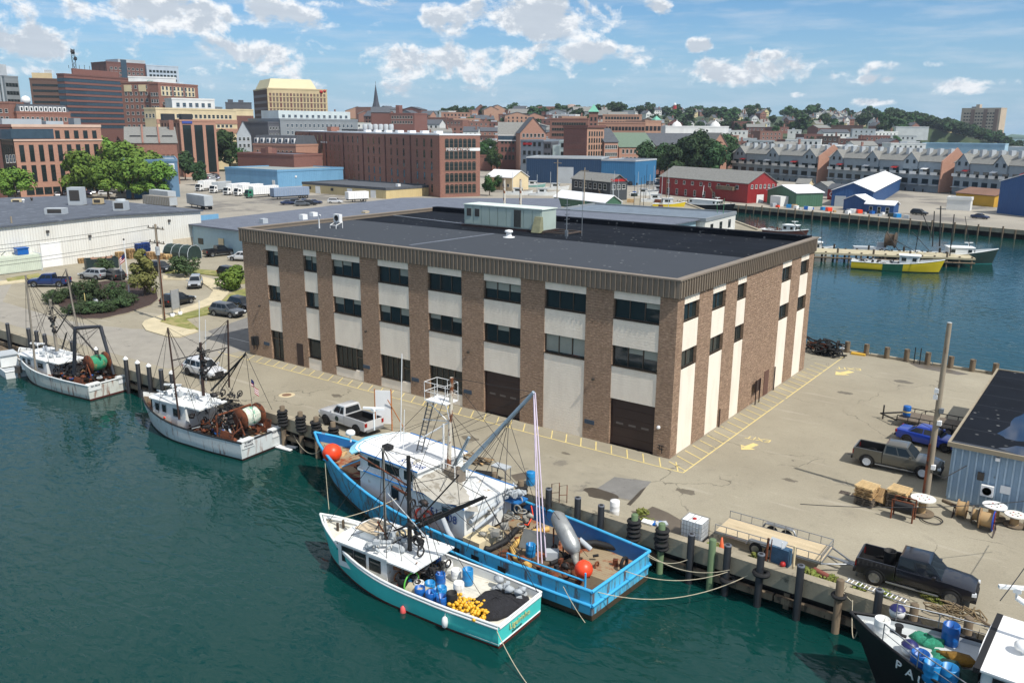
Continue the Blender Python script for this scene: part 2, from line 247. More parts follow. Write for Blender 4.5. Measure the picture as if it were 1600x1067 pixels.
# ------------------------------------------------------------------ mesh builder
class MB:
    def __init__(s): s.v = []; s.f = []; s.mi = []; s.sm = []
    def add(s, vs, fs, m=0, sm=False):
        o = len(s.v); s.v += [tuple(p) for p in vs]
        for f in fs: s.f.append(tuple(i+o for i in f)); s.mi.append(m); s.sm.append(sm)
        return s
    def box(s, a, b, m=0):
        x0, x1 = sorted((a[0], b[0])); y0, y1 = sorted((a[1], b[1])); z0, z1 = sorted((a[2], b[2]))
        return s.add([(x0,y0,z0),(x1,y0,z0),(x1,y1,z0),(x0,y1,z0),(x0,y0,z1),(x1,y0,z1),(x1,y1,z1),(x0,y1,z1)],
                     [(0,3,2,1),(4,5,6,7),(0,1,5,4),(1,2,6,5),(2,3,7,6),(3,0,4,7)], m)
    def obox(s, c, size, rz=0, m=0, rx=0, ry=0):
        M = Matrix.Translation(Vector(c)) @ Matrix.Rotation(rz,4,'Z') @ Matrix.Rotation(ry,4,'Y') @ Matrix.Rotation(rx,4,'X'); a, b, h = size[0]/2, size[1]/2, size[2]/2
        return s.add([M @ Vector(p) for p in ((-a,-b,-h),(a,-b,-h),(a,b,-h),(-a,b,-h),(-a,-b,h),(a,-b,h),(a,b,h),(-a,b,h))],
                     [(0,3,2,1),(4,5,6,7),(0,1,5,4),(1,2,6,5),(2,3,7,6),(3,0,4,7)], m)
    def cyl(s, p, q, r, r2=None, n=8, m=0, caps=True, sm=True):
        p, q = Vector(p), Vector(q); d = q-p
        if d.length < 1e-5: return s
        r2 = r if r2 is None else r2; z = d.normalized(); a = z.orthogonal().normalized(); b = z.cross(a)
        vs = [c+(a*math.cos(t)+b*math.sin(t))*rr for c, rr in ((p,r),(q,r2)) for t in [2*math.pi*i/n for i in range(n)]]
        s.add(vs, [(i,(i+1)%n,n+(i+1)%n,n+i) for i in range(n)], m, sm)
        if caps: s.add(vs, [tuple(range(n-1,-1,-1)), tuple(range(n,2*n))], m)
        return s
    def tube(s, pts, r, n=6, m=0, rs=None):
        pts = [Vector(p) for p in pts]; rings = []; a = None
        for i, p in enumerate(pts):
            d = (pts[min(i+1,len(pts)-1)]-pts[max(i-1,0)]).normalized()
            a = d.orthogonal().normalized() if a is None else (a-d*a.dot(d)).normalized()
            b = d.cross(a); rr = rs[i] if rs else r
            rings += [p+(a*math.cos(t)+b*math.sin(t))*rr for t in [2*math.pi*k/n for k in range(n)]]
        fs = [(i*n+k, i*n+(k+1)%n, (i+1)*n+(k+1)%n, (i+1)*n+k) for i in range(len(pts)-1) for k in range(n)]
        s.add(rings, fs, m, True); L = len(pts)-1
        s.add(rings, [tuple(range(n-1,-1,-1)), tuple(range(L*n, L*n+n))], m); return s
    def lathe(s, c, prof, n=14, m=0, axis='Z', sm=True):
        c = Vector(c); vs = []
        for r, z in prof:
            for i in range(n):
                t = 2*math.pi*i/n; x, y = r*math.cos(t), r*math.sin(t)
                vs.append(c+(Vector((x,y,z)) if axis == 'Z' else Vector((z,x,y)) if axis == 'X' else Vector((x,z,y))))
        fs = [(j*n+i, j*n+(i+1)%n, (j+1)*n+(i+1)%n, (j+1)*n+i) for j in range(len(prof)-1) for i in range(n)]
        return s.add(vs, fs, m, sm)
    def torus(s, c, R_, r, n=16, k=6, m=0, axis='Z', sq=1.):
        prof = [(R_+r*math.cos(2*math.pi*i/k), r*sq*math.sin(2*math.pi*i/k)) for i in range(k+1)]
        return s.lathe(c, prof, n, m, axis)
    def prism(s, poly, z0, z1, m=0, mtop=None):
        n = len(poly); z0 = z0 if isinstance(z0, (list,tuple)) else [z0]*n; z1 = z1 if isinstance(z1, (list,tuple)) else [z1]*n
        vs = [(p[0],p[1],z0[i]) for i, p in enumerate(poly)]+[(p[0],p[1],z1[i]) for i, p in enumerate(poly)]
        s.add(vs, [(i,(i+1)%n,n+(i+1)%n,n+i) for i in range(n)]+[tuple(range(n-1,-1,-1))], m)
        return s.add(vs, [tuple(range(n,2*n))], m if mtop is None else mtop)
    def blob(s, c, r, n=8, m=0, jit=.12, sq=(1,1,1), rnd=random):
        k = n//2; ph = [math.pi*j/k for j in range(k+1)]; vs = []
        for p in ph:
            for i in range(n):
                t = 2*math.pi*i/n; q = r*(1+rnd.uniform(-jit, jit)); vs.append((c[0]+q*math.sin(p)*math.cos(t)*sq[0], c[1]+q*math.sin(p)*math.sin(t)*sq[1], c[2]+q*math.cos(p)*sq[2]))
        return s.add(vs, [(j*n+i,(j+1)*n+i,(j+1)*n+(i+1)%n,j*n+(i+1)%n) for j in range(k) for i in range(n)], m, True)
    def tire(s, c, R_, w_, axis='Y', m=0, n=18):
        return s.lathe(c, [(R_*.62,-w_/2),(R_*.93,-w_/2),(R_,-w_*.34),(R_,w_*.34),(R_*.93,w_/2),(R_*.62,w_/2)], n, m, axis)
    def mesh(s, name, mats, off=(0,0,0)):
        me = bpy.data.meshes.new(name); ox, oy, oz = off
        me.from_pydata([(x-ox,y-oy,z-oz) for x,y,z in s.v], [], s.f)
        for mm in (mats if isinstance(mats, (list,tuple)) else [mats]): me.materials.append(mm)
        me.polygons.foreach_set('material_index', s.mi); me.polygons.foreach_set('use_smooth', s.sm); me.update(); return me
def link(name, me, parent=None, loc=None):
    o = bpy.data.objects.new(name, me); COL.objects.link(o)
    if parent: o.parent = parent
    if loc is not None: o.location = loc
    return o
def wloc(o):
    l = Vector(o.location); p = o.parent
    while p: l = l+p.location; p = p.parent
    return l
def part(name, mb, mats, parent, label=None, world=True):
    """a part given in world coordinates under an unrotated thing (world=False: already local)"""
    off = wloc(parent) if world else (0,0,0)
    o = link(name, mb.mesh(name, mats, off), parent)
    if label: o['label'] = label
    return o
def tag(o, label, cat, group=None):
    o['label'] = label; o['category'] = cat
    if group: o['group'] = group
    return o
def thing(name, label, cat, loc=(0,0,0), rz=0, group=None):
    o = bpy.data.objects.new(name, None); COL.objects.link(o); o.location = loc; o.rotation_euler = (0,0,rz); o.empty_display_size = .3
    return tag(o, label, cat, group)
def solo(name, mb, mats, label, cat, loc=None, group=None, rz=0):
    """a thing that is one mesh: geometry in world coordinates, origin moved to loc"""
    if loc is None: loc = mb.v[0]
    o = link(name, mb.mesh(name, mats, loc), None, loc); return tag(o, label, cat, group)
def struct(name, mb, mats, kind='structure'):
    o = link(name, mb.mesh(name, mats)); o['kind'] = kind; return o
def dup(root, loc, rz=None, label=None, scale=None, group=None):
    def cpy(o, par):
        c = o.copy(); COL.objects.link(c); c.parent = par
        for ch in [x for x in KIDS.get(o.name, [])] or list(o.children): cpy(ch, c)
        return c
    r = cpy(root, None); r.location = loc
    if rz is not None: r.rotation_euler = (0,0,rz)
    if label: r['label'] = label
    if scale: r.scale = scale if isinstance(scale, (tuple,list)) else (scale,)*3
    if group: r['group'] = group
    return r
KIDS = {}
def text(s_, name, M, parent, loc, size, rot, mat_, ext=.008, sx=1., label=None):
    """lettering as a mesh; rot: 3x3 matrix columns = (right, up, out)"""
    cu = bpy.data.curves.new('lettering', 'FONT'); cu.body = s_; cu.size = size; cu.extrude = ext; cu.align_x = 'CENTER'; cu.align_y = 'CENTER'; cu.resolution_u = 2
    t = bpy.data.objects.new('tmp', cu); COL.objects.link(t); dg = bpy.context.evaluated_depsgraph_get(); dg.update()
    me = bpy.data.meshes.new_from_object(t.evaluated_get(dg)); bpy.data.objects.remove(t)
    me.materials.clear(); me.materials.append(mat_); me.transform(Matrix.Diagonal((sx,1,1,1)))
    m_ = Matrix((rot[0], rot[1], rot[2])).transposed().to_4x4(); off = wloc(parent) if parent else Vector((0,0,0)); m_.translation = Vector(loc)-off
    me.transform(m_); o = link(name, me, parent); return o
# ================================================================== SETTING
WZ = -1.85                                # harbour level
QV = -11.7                                # seaward face of the wharf cap
def pxD(x, y):
    d = Vector((x-CAM.x, y-CAM.y, -CAM.z)); k = d.dot(FW)
    return (800+FPX*d.dot(AX)/k if k > 1 else 9999), math.hypot(d.x, d.y)
HM = [(-400,32),(400,32),(560,32),(650,33),(900,36),(1050,41),(1250,41),(1400,36),(1480,22),(1540,10),(1590,2),(1620,-4),(2200,-4)]
def lerp_tab(T, x):
    if x <= T[0][0]: return T[0][1]
    for (a, b), (c, d) in zip(T, T[1:]):
        if x <= c: return b+(d-b)*(x-a)/(c-a)
    return T[-1][1]
def TZ(x, y):
    px, D = pxD(x, y)
    if D < 470: return 0.
    if px > 1425 and D < 1190: return -4.
    t = min(1, max(0, (D-500)/(560+290*min(1, max(0, (px-960)/120))))); t = t*t*(3-2*t); return max(-4, .03+t*lerp_tab(HM, px))
def P2(px, D, z=None):
    p = GD(px, 300, D); return Vector((p.x, p.y, TZ(p.x, p.y) if z is None else z))
mb = MB()
n = 60
ax = [-6000+12000*i/n for i in range(n+1)]
mb.add([(-9000,-9000,WZ),(9000,-9000,WZ),(9000,12000,WZ),(-9000,12000,WZ)], [(0,1,2,3)])
struct('harbour_water', mb, WATER)
bed = MB(); bed.add([(-9000,-9000,-9),(9000,-9000,-9),(9000,12000,-9),(-9000,12000,-9)], [(0,1,2,3)]); struct('seabed', bed, mat('seabed_mud', S(40,52,46), .9))
# near pavement sheet and the city ground behind it
near = [(-135,-11.2),(60,-11.2),(60,39.2),(-46,39.2),(-46,141),(-98,206),(-135,206)]
mb = MB(); mb.prism(near, -.6, 0.); struct('wharf_pavement', mb, PAVE)
CITYG = mat('city_ground', S(150,144,132), .95, 0, .2, .03, 0, 8, S(112,108,102), .55)
arc = [P2(p, 480, 0) for p in (1432, 1300, 1100, 900, 700, 500, 300, 100, -100, -300)]
lot = [(-135,-11.2),(-135,206),(-98,206.02),(3,180),(60,165),(60,345),(-20,360)]+[(p.x,p.y) for p in arc]+[(-460,-11.2)]
mb = MB(); mb.prism(lot, -.62, -.004); struct('city_ground', mb, CITYG)
# hills and town beyond
mb = MB(); cols = list(range(-240, 1700, 20)); ds = [476,500,540,600,680,760,840,920,1000,1080,1188,1195,1280,1360,1450,1600,1900,2400,3200]
vs = []
for D in ds:
    for p in cols:
        q = P2(p, D); vs.append((q.x, q.y, q.z if D < 1800 else q.z-(D-1600)*.02))
nc = len(cols); mb.add(vs, [(j*nc+i, j*nc+i+1, (j+1)*nc+i+1, (j+1)*nc+i) for j in range(len(ds)-1) for i in range(nc-1)], 0, True)
struct('hill_terrain', mb, mat('hill_ground', S(58,74,46), .95, 0, .3, .01, 0, 8, S(100,100,84), .56))
# far islands on the open water at the right edge
mb = MB(); vs = []
for i in range(30):
    q = P2(1560+i*8, 3300, WZ); vs += [(q.x, q.y, WZ-1), (q.x, q.y, WZ+8+5*math.sin(i*.7)+3*math.sin(i*1.9)), (q.x+160, q.y+240, WZ-1)]
mb.add(vs, [f for i in range(29) for f in ((i*3,i*3+3,i*3+4,i*3+1),(i*3+1,i*3+4,i*3+5,i*3+2))], 0, True); struct('distant_shore', mb, mat('far_shore', S(96,122,108), .95))
# ---- wharf edge: cap beam, fender wale, dark void behind
cap = MB(); x = -400
while x < 58:
    L = 6.1 if x > -95 else 30
    dz = random.uniform(-.015, .015); cap.box((x, QV, -.62), (x+L-.035, QV+.62, .4+dz)); x += L
struct('wharf_cap', cap, CONC)
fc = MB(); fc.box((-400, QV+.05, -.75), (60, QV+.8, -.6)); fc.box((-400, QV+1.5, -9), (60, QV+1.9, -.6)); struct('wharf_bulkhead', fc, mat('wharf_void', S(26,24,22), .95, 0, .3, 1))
wl = MB(); x = -140
while x < 58: wl.box((x, QV-.18, -1.32), (x+7.9, QV+.12, -.98)); wl.box((x+.4, QV+.15, -1.75), (x+.7, QV+.5, -.6)); x += 8
struct('wharf_fender_wale', wl, TIMB)
# back wharf edge with curb
bk = MB(); x = -8
while x < 58: bk.box((x, 38.9, -.5), (x+5.9, 39.35, .22)); x += 6
bk.box((-46,39.3,-5), (60,39.32,-.4)); struct('back_wharf_curb', bk, CONC)
# slip side and far pier faces
fp = MB()
def run(a, b, z0, z1, th, mb, seg=6):
    a, b = Vector(a), Vector(b); L = (b-a).length; k = max(1, int(L/seg)); d = (b-a)/k; rz = math.atan2(d.y, d.x)
    for i in range(k):
        c = a+d*(i+.5); mb.obox((c.x, c.y, (z0+z1)/2), (d.length-.05, th, z1-z0), rz)
run((-98,206), (3,180), -.7, .35, .8, fp); run((3,180), (60,165), -.7, .35, .8, fp); run((-46,39.5), (-46,141), -.7, .3, .8, fp); run((-46,141), (-98,206), -.7, .3, .8, fp)
struct('far_pier_cap', fp, CONC)
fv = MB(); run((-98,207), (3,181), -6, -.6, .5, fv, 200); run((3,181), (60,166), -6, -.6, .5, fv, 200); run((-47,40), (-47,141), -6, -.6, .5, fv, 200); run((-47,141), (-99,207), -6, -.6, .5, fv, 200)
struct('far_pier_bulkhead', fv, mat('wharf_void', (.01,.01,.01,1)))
# ---- asphalt patches, stains, lines
def sheet(name, polys, z, M, kind='structure'):
    mb = MB()
    for p in polys: mb.add([(q[0], q[1], z) for q in p], [tuple(range(len(p)))])
    return struct(name, mb, M, kind)
def gpoly(*pts): return [G(x, y)[:] for x, y in pts]
def fixccw(p):
    a = sum(p[i][0]*p[(i+1)%len(p)][1]-p[(i+1)%len(p)][0]*p[i][1] for i in range(len(p))); return p if a > 0 else p[::-1]
DARKAS = mat('dark_asphalt', S(118,116,112), .95, 0, .15, .8, .3, 30, S(92,90,88), .58); WET = mat('wet_stain', S(74,68,60), .35, 0, .2, 1.2)
NEWAS = mat('worn_asphalt', S(146,141,131), .95, 0, .12, .5, .3, 30, S(112,108,102), .6)
def wob(p, k=.12, n=3):
    out = []
    for i in range(len(p)):
        a, b = Vector(p[i][:2]), Vector(p[(i+1)%len(p)][:2])
        for j in range(n): out.append(a.lerp(b, j/n)+Vector((random.uniform(-k,k), random.uniform(-k,k))))
    return out
sheet('asphalt_patch', [fixccw(gpoly((960,745),(1018,752),(990,782),(925,768)))], .004, DARKAS)
sheet('asphalt_patch', [fixccw(gpoly((660,655),(789,691),(1015,753),(992,785),(925,768),(905,772),(780,728),(680,690)))], .002, mat('older_asphalt', S(146,139,122), .95, 0, .12, .6, .2, 30, S(120,114,102), .56))
sheet('puddle', [fixccw(wob(gpoly((912,764),(925,761),(945,766),(968,776),(962,782),(940,780),(922,776)), .16, 2)), fixccw(wob(gpoly((1000,765),(1010,760),(985,790),(978,788)), .08, 2))], .008, WET)
sheet('damp_ground', [fixccw(wob(gpoly((1020,792),(1050,800),(1105,842),(1085,852),(1015,822),(985,800)), .25, 2)), fixccw(wob(gpoly((800,742),(835,735),(830,745),(806,752)), .12, 2)), fixccw(wob(gpoly((1415,566),(1445,568),(1520,585),(1500,585),(1440,575)), .3, 2))], .006, mat('damp_asphalt', S(96,88,78), .5, 0, .2, .9))
road = gpoly((0,490),(110,500),(215,500),(245,520),(300,555),(385,550),(392,556),(330,600),(250,590),(205,570),(70,535),(0,520))
sheet('quay_road', [fixccw([(-135,-10),(-49.5,-8.5),(-49.5,3.2),(-60,3.2),(-68,-1.5),(-74,-3.5),(-80,-4.0),(-96,-3.5),(-110,4),(-135,4)])], .004, NEWAS)
sheet('car_park', [fixccw([(-49,-.2),(-49,30),(-60,30),(-63,12),(-60,3.2)])], .008, DARKAS)
# yellow hatched strip along the block
lines = MB()
def line(a, b, w_=.1, z=.012, mb=lines):
    a, b = Vector(a[:2]), Vector(b[:2]); d = (b-a).normalized(); nrm = Vector((-d.y, d.x))*w_/2
    mb.add([(*(a-nrm),z),(*(b-nrm),z),(*(b+nrm),z),(*(a+nrm),z)], [(0,1,2,3)])
z1 = MB(); line((-51,-1.75), (1.9,-1.75), mb=z1); line((1.9,-1.75), (1.9,38), mb=z1); z2 = MB()
for i in range(38):
    u = -48.2+i*1.32; line((u, -.25), (u+.85, -1.7), .09, .016, mb=z2)
for i in range(26):
    v = -1.2+i*1.32; line((.2, v+.75), (1.85, v-.1 if i < 20 else v-.1), .09, .016, mb=z2)
struct('yellow_kerb_line', z1, YELL); struct('yellow_hatching', z2, YELL)
wh = MB(); 
for v in range(6): line((-50.4-.0, 2.8+v*2.7), (-55.4, 2.8+v*2.7), .1, .014, mb=wh)
struct('parking_lines', wh, mat('white_marking', S(214,212,204), .8, 0, .1, 1))
# EXIT lettering and arrows
def arrow(c, d, L, name):
    d = Vector(d).normalized(); n_ = Vector((-d.y, d.x)); c = Vector(c); mb = MB()
    pts = [c-d*L*.5-n_*.14*L, c+n_*-.14*L+d*L*.05, c-n_*.34*L+d*L*.05, c+d*L*.5, c+n_*.34*L+d*L*.05, c+n_*.14*L+d*L*.05, c-d*L*.5+n_*.14*L]
    mb.add([(p.x,p.y,.012) for p in pts], [tuple(range(7))]); return struct(name, mb, YELL)
a1 = G(1183,694)[:2]; a0 = G(1160,703)[:2]; arrow(G(1170,698)[:2], (Vector(a0)-Vector(a1)), 1.9, 'painted_arrow')
arrow(G(1318,583)[:2], G(1308,586).xy-G(1332,581).xy, 2.4, 'painted_arrow')
def ground_text(s_, px, py, dirpx, size):
    c = G(px, py); r = (G(*dirpx)-c); r.z = 0; r.normalize(); up = Vector((-r.y, r.x, 0))
    o = text(s_, 'painted_lettering', None, None, (c.x, c.y, .011), size, (r, up, Vector((0,0,1))), YELL, .001); o['kind'] = 'structure'; return o
ground_text('EXIT', 1185, 686, (1165, 682), .95); ground_text('EXIT', 1326, 576, (1312, 575), 1.2)
# manhole, drain
def disc_struct(name, c, r, M, z=.01, n=20):
    mb = MB(); mb.lathe((c[0],c[1],0), [(r,0),(r,z),(r*.9,z+.004),(0.01,z+.004)], n); return struct(name, mb, M)
disc_struct('manhole_rim', G(448,617), .72, mat('pale_collar', S(196,180,146), .9), .006); disc_struct('manhole_cover', G(448,617), .42, mat('iron_cover', S(120,92,72), .8), .014)
dr = MB(); c = G(1330,772)
for i in range(2):
    for k in range(5): dr.obox((c.x-.4+i*.75, c.y-.26+k*.12, .006), (.66,.07,.012), 0)
struct('storm_drain', dr, DARKBR)
oil = mat('oil_stain', S(104,97,84), .7, 0, .2, 1.5)
for k_, (x_, y_, r_) in enumerate(((3.4,-4.5,.7),(8.2,1.5,.5),(-14,-5.5,.8),(-22,-6.2,.5),(10.5,9,.6),(-30,-4.4,.6),(13.5,12.5,.5),(5.6,24,.7),(-6.5,-3.6,.4),(9,31,.9),(17.5,-5.2,.45))):
    mb = MB(); pp = wob([(x_+r_*math.cos(a_*.7), y_+r_*.6*math.sin(a_*.7)) for a_ in range(9)], .1, 2); mb.add([(q_.x, q_.y, .0055) for q_ in pp], [tuple(range(len(pp)))]); struct('oil_stain', mb, oil)
# ---- roundabout island, sidewalks and grass left of the block
def kerbed(name, pts, M, h=.13, kerb=True):
    pts = fixccw(pts); mb = MB(); mb.prism(pts, -.02, h, 0, 1); struct(name, mb, [CONC, M])
def ell(cx, cy, rx, ry, n=36, rot=0):
    return [(cx+rx*math.cos(t)*math.cos(rot)-ry*math.sin(t)*math.sin(rot), cy+rx*math.cos(t)*math.sin(rot)+ry*math.sin(t)*math.cos(rot)) for t in [2*math.pi*i/n for i in range(n)]]
isl = fixccw([p[:2] for p in gpoly((92,478),(105,492),(130,499),(160,499),(200,490),(235,478),(247,468),(244,455),(232,446),(205,440),(165,440),(120,448),(95,462))])
kerbed('roundabout_island', [Vector(p) for p in isl], MULCH, .14)
SIDEW = mat('sidewalk_concrete', S(190,178,148), .93, 0, .14, .6, .2, 14, S(150,140,116), .6)
def psheet(name, z0, z1, M, *pts): mb = MB(); mb.prism(fixccw([p[:2] for p in gpoly(*pts)]), z0, z1); return struct(name, mb, M)
psheet('sidewalk', -.02, .12, SIDEW, (222,508),(228,517),(262,527),(280,528),(310,519),(300,512),(252,504),(254,500),(300,487),(345,472),(358,458),(352,445),(330,436),(300,430),(255,431),(255,437),(290,438),(318,444),(333,455),(326,466),(300,478),(255,492),(226,502))
psheet('grass_verge', -.02, .145, GRASS, (250,504),(256,500),(300,488),(345,474),(360,459),(388,450),(388,470),(362,480),(325,492),(290,499),(300,507),(310,515),(298,516),(270,510))
psheet('grass_strip', -.02, .14, GRASS, (258,428),(300,427),(345,433),(372,445),(385,443),(385,435),(350,425),(300,421),(262,422))
psheet('sidewalk', -.02, .11, SIDEW, (0,440),(38,436),(40,441),(0,446)); psheet('grass_strip', -.02, .13, GRASS, (10,436),(60,428),(70,432),(40,437),(12,441))
# ================================================================== MAIN OFFICE BLOCK
FB, FT, WD, LN = 11.72, 13.0, 29.77, 48.0
blk = thing('office_block', 'large three storey brown split block office building with cream panels on the wharf', 'building', (-24, 15, 0))
fr = [(-44.35,-42.48),(-38.77,-36.9),(-34.85,-31.13),(-28.88,-25.2),(-22.97,-19.27),(-16.97,-13.28),(-11.03,-7.35),(-5.03,-1.33)]
sd_ = [(1.08,3.62),(5.99,8.45),(10.8,12.68),(21.05,23.5),(26.02,28.38)]
PR = .035                                   # recess of the cream panels
wins_f = {}; gl = [(9.68,11.12),(6.14,7.66)]
ground = {0:('door',0,3.05,-44.3,-42.53), 1:('win',1.15,3.05,0,0), 2:('store',.95,3.06,0,0), 3:('store',.95,3.06,0,0), 4:('store',0.95,3.03,0,0), 5:('garage',0,3.65,0,0), 6:('none',),7:('garage',0,3.62,0,0)}
w_ = MB()
def cpan(a, b): q = MB(); q.box(a, b); part('cream_panel', q, CREAM, blk)
def strip(mb, a, b, z0, z1, d0, d1):       # front wall piece a..b, between depths
    mb.box((a, d0, z0), (b, d1, z1))
xs = [-48.0]+[x for p in fr for x in p]+[0.0]
for i in range(0, len(xs), 2): w_.box((xs[i], 0, -.3), (xs[i+1], .5, FB))
ys = [0.5]+[y for p in sd_ for y in p]+[WD]
for i in range(0, len(ys), 2): w_.box((-.5, ys[i], -.3), (0, ys[i+1], FB))
w_.box((-48, .5, -.3), (-47.5, WD, FB)); w_.box((-47.5, WD-.5, -.3), (-.5, WD, FB))
for j, (a, b) in enumerate(fr):
    zz = []
    g = ground[j]
    holes = gl[:] + ([(g[1], g[2])] if g[0] != 'none' and g[0] != 'store' else [])
    if g[0] == 'store': holes.append((.95, 3.06))
    holes = sorted(holes); z = -.3
    for h in holes:
        if h[0] > z: cpan((a, PR, z), (b, .45, h[0]))
        z = h[1]
    cpan((a, PR, z), (b, .45, FB))
for (a, b) in sd_:
    z = -.3
    for h in sorted([(9.8,11.12),(6.36,7.72)]): cpan((-.45, a, z), (-PR, b, h[0])); z = h[1]
    cpan((-.45, a, z), (-PR, b, FB))
part('block_wall', w_, BLOCK, blk)
BLIND = mat('window_blind', S(150,154,144), .8, 0, .1, .7)
def win_front(a, b, z0, z1, n, y=.27, blind=0):
    f = MB(); t = .055
    for zz in ((z0, z0+t), (z1-t, z1)): f.box((a, y-.06, zz[0]), (b, y+.05, zz[1]))
    for k in range(n+1):
        x = a+(b-a-t)*k/n; f.box((x, y-.055, z0+t), (x+t, y+.045, z1-t))
    f.box((a-.02, PR-.05, z0-.05), (b+.02, y-.06, z0))
    o = part('window', f, BRONZE, blk); g = MB(); g.box((a+t*.5, y, z0+t*.5), (b-t*.5, y+.01, z1-t*.5)); part('glass_pane', g, GLASS, o)
    if blind:
        g = MB()
        for k in range(n):
            if random.random() < blind: x = a+(b-a)*k/n; hh = (z1-z0)*random.choice((.3,.45,.9)); g.box((x+.06, y+.0, z1-hh), (x+(b-a)/n-.05, y-.004, z1-.06))
        if g.v: part('window_blind', g, BLIND, o)
for j, (a, b) in enumerate(fr):
    n = 2 if b-a < 2.5 else 3
    for z0, z1 in gl: win_front(a, b, z0, z1, n, blind=.6)
    g = ground[j]
    if g[0] == 'win': win_front(a, b, g[1], g[2], 1)
    if g[0] == 'store':
        dw = 1.05; win_front(a, b-dw, .95, 3.06, 4)
        d = MB(); d.box((b-dw, .2, 0), (b-dw+.09, .34, 3.06)); d.box((b-.09, .2, 0), (b, .34, 3.06)); d.box((b-dw+.09, .2, 2.95), (b-.09, .34, 3.06)); d.box((b-dw+.09, .2, 2.15), (b-.09, .34, 2.24)); d.box((b-dw+.09, .2, 0), (b-.09, .34, .14))
        o = part('entrance_door', d, BRONZE, blk); gg = MB(); gg.box((b-dw+.05, .27, .1), (b-.05, .28, 3.0)); part('glass_pane', gg, GLASS, o)
        st = MB(); st.box((a, .0, -.05), (b, .13, .04)); part('door_step', st, CONC, blk)
    if g[0] == 'door':
        d = MB(); 
        for k in range(3): x = a+(b-a-.09)*k/2; d.box((x, .2, 0), (x+.09, .34, 3.05))
        d.box((a, .21, 2.14), (b, .33, 2.25)); d.box((a, .21, 2.94), (b, .33, 3.05)); d.box((a, .21, 0), (b, .33, .16))
        o = part('entrance_door', d, BRONZE, blk); gg = MB(); gg.box((a+.05, .27, .1), (b-.05, .28, 3.0)); part('glass_pane', gg, GLASS, o)
    if g[0] == 'garage':
        d = MB(); 
        for k in range(5): d.box((a+.02, .25, k*.728+.012), (b-.02, .32, (k+1)*.728))
        d.box((a, .22, 0), (a+.09, .4, g[2])); d.box((b-.09, .22, 0), (b, .4, g[2])); o = part('garage_door', d, DARKBR, blk)
        for k in range(3): q = MB(); q.box((a+.45+k*1.05, .235, 1.65), (a+1.05+k*1.05, .25, 1.8)); part('vision_slot', q, mat('door_glazing', S(104,96,92), .3), o)
# person doors
d = MB(); d.box((-8.25, .06, 0), (-7.4, .11, 2.15)); o = part('side_door', d, DARKBR, blk); q = MB(); q.box((-8.02,.045,1.25), (-7.62,.06,1.85)); part('glass_pane', q, GLASS, o)
d = MB(); d.box((-40.42, -.03, .1), (-39.5, .01, 2.3)); part('side_door', d, DARKBR, blk)
d = MB(); d.box((-.01, 18.5, 0), (.04, 19.6, 2.25)); part('side_door', d, mat('brown_door', S(98,68,58), .6), blk)
for (a, b) in sd_:
    for z0, z1 in ((9.8,11.12),(6.36,7.72)):
        f = MB(); t = .055; x = -.27
        for zz in ((z0, z0+t), (z1-t, z1)): f.box((x-.05, a, zz[0]), (x+.06, b, zz[1]))
        for k in range(3 if b-a > 2 else 3): y = a+(b-a-t)*k/2; f.box((x-.045, y, z0+t), (x+.055, y+t, z1-t))
        f.box((x+.06, a-.02, z0-.05), (-.06, b+.02, z0))
        o = part('window', f, BRONZE, blk); g = MB(); g.box((x-.01, a+.03, z0+.03), (x, b-.03, z1-.03)); part('glass_pane', g, GLASS, o)
# ribbed metal fascia
f = MB(); e = .16
f.box((-48-e, -e, FB), (e, .25, FT-.02)); f.box((-.25, .25, FB), (e, WD+e, FT-.02)); f.box((-48-e, .25, FB), (-47.75, WD+e, FT-.02)); f.box((-47.75, WD-.1, FB), (-.25, WD+e, FT-.02))
for i in range(int((48+2*e)/.42)): x = -48-e+.06+i*.42; f.box((x, -e-.1, FB+.03), (x+.06, -e, FT-.06))
for i in range(int((WD+2*e)/.42)): y = -e+.06+i*.42; f.box((e, y, FB+.03), (e+.1, y+.06, FT-.06))
part('metal_fascia', f, mat('bronze_fascia', S(128,116,102), .6, .05, .1, .8), blk)
f = MB(); o_ = e+.08
f.box((-48-o_, -o_, FT-.06), (o_, .3, FT+.06)); f.box((-.3, .3, FT-.06), (o_, WD+o_, FT+.06)); f.box((-48-o_, .3, FT-.06), (-47.7, WD+o_, FT+.06)); f.box((-47.7, WD-.25, FT-.06), (-.3, WD+o_, FT+.06))
part('roof_coping', f, mat('coping', S(132,120,106), .6, .1, .1, 1), blk)
f = MB(); f.box((-47.7, .3, 12.3), (-.3, WD-.25, 12.66)); part('flat_roof', f, ROOFD, blk)
f = MB(); f.box((-47.7, WD-1.2, 12.66), (-.3, WD-.25, 13.2)); part('rear_parapet', f, ROOFD, blk)
f = MB(); 
for (px0,py0,px1,py1) in ((640,383,772,365),(560,330,745,352)): 
    a, b = G(px0,py0,12.67), G(px1,py1,12.67); run((a.x,a.y), (b.x,b.y), 12.662, 12.672, .4, f, 50)
part('roof_seam', f, mat('roof_patch', S(96,102,112), .7, 0, .25, 2), blk)
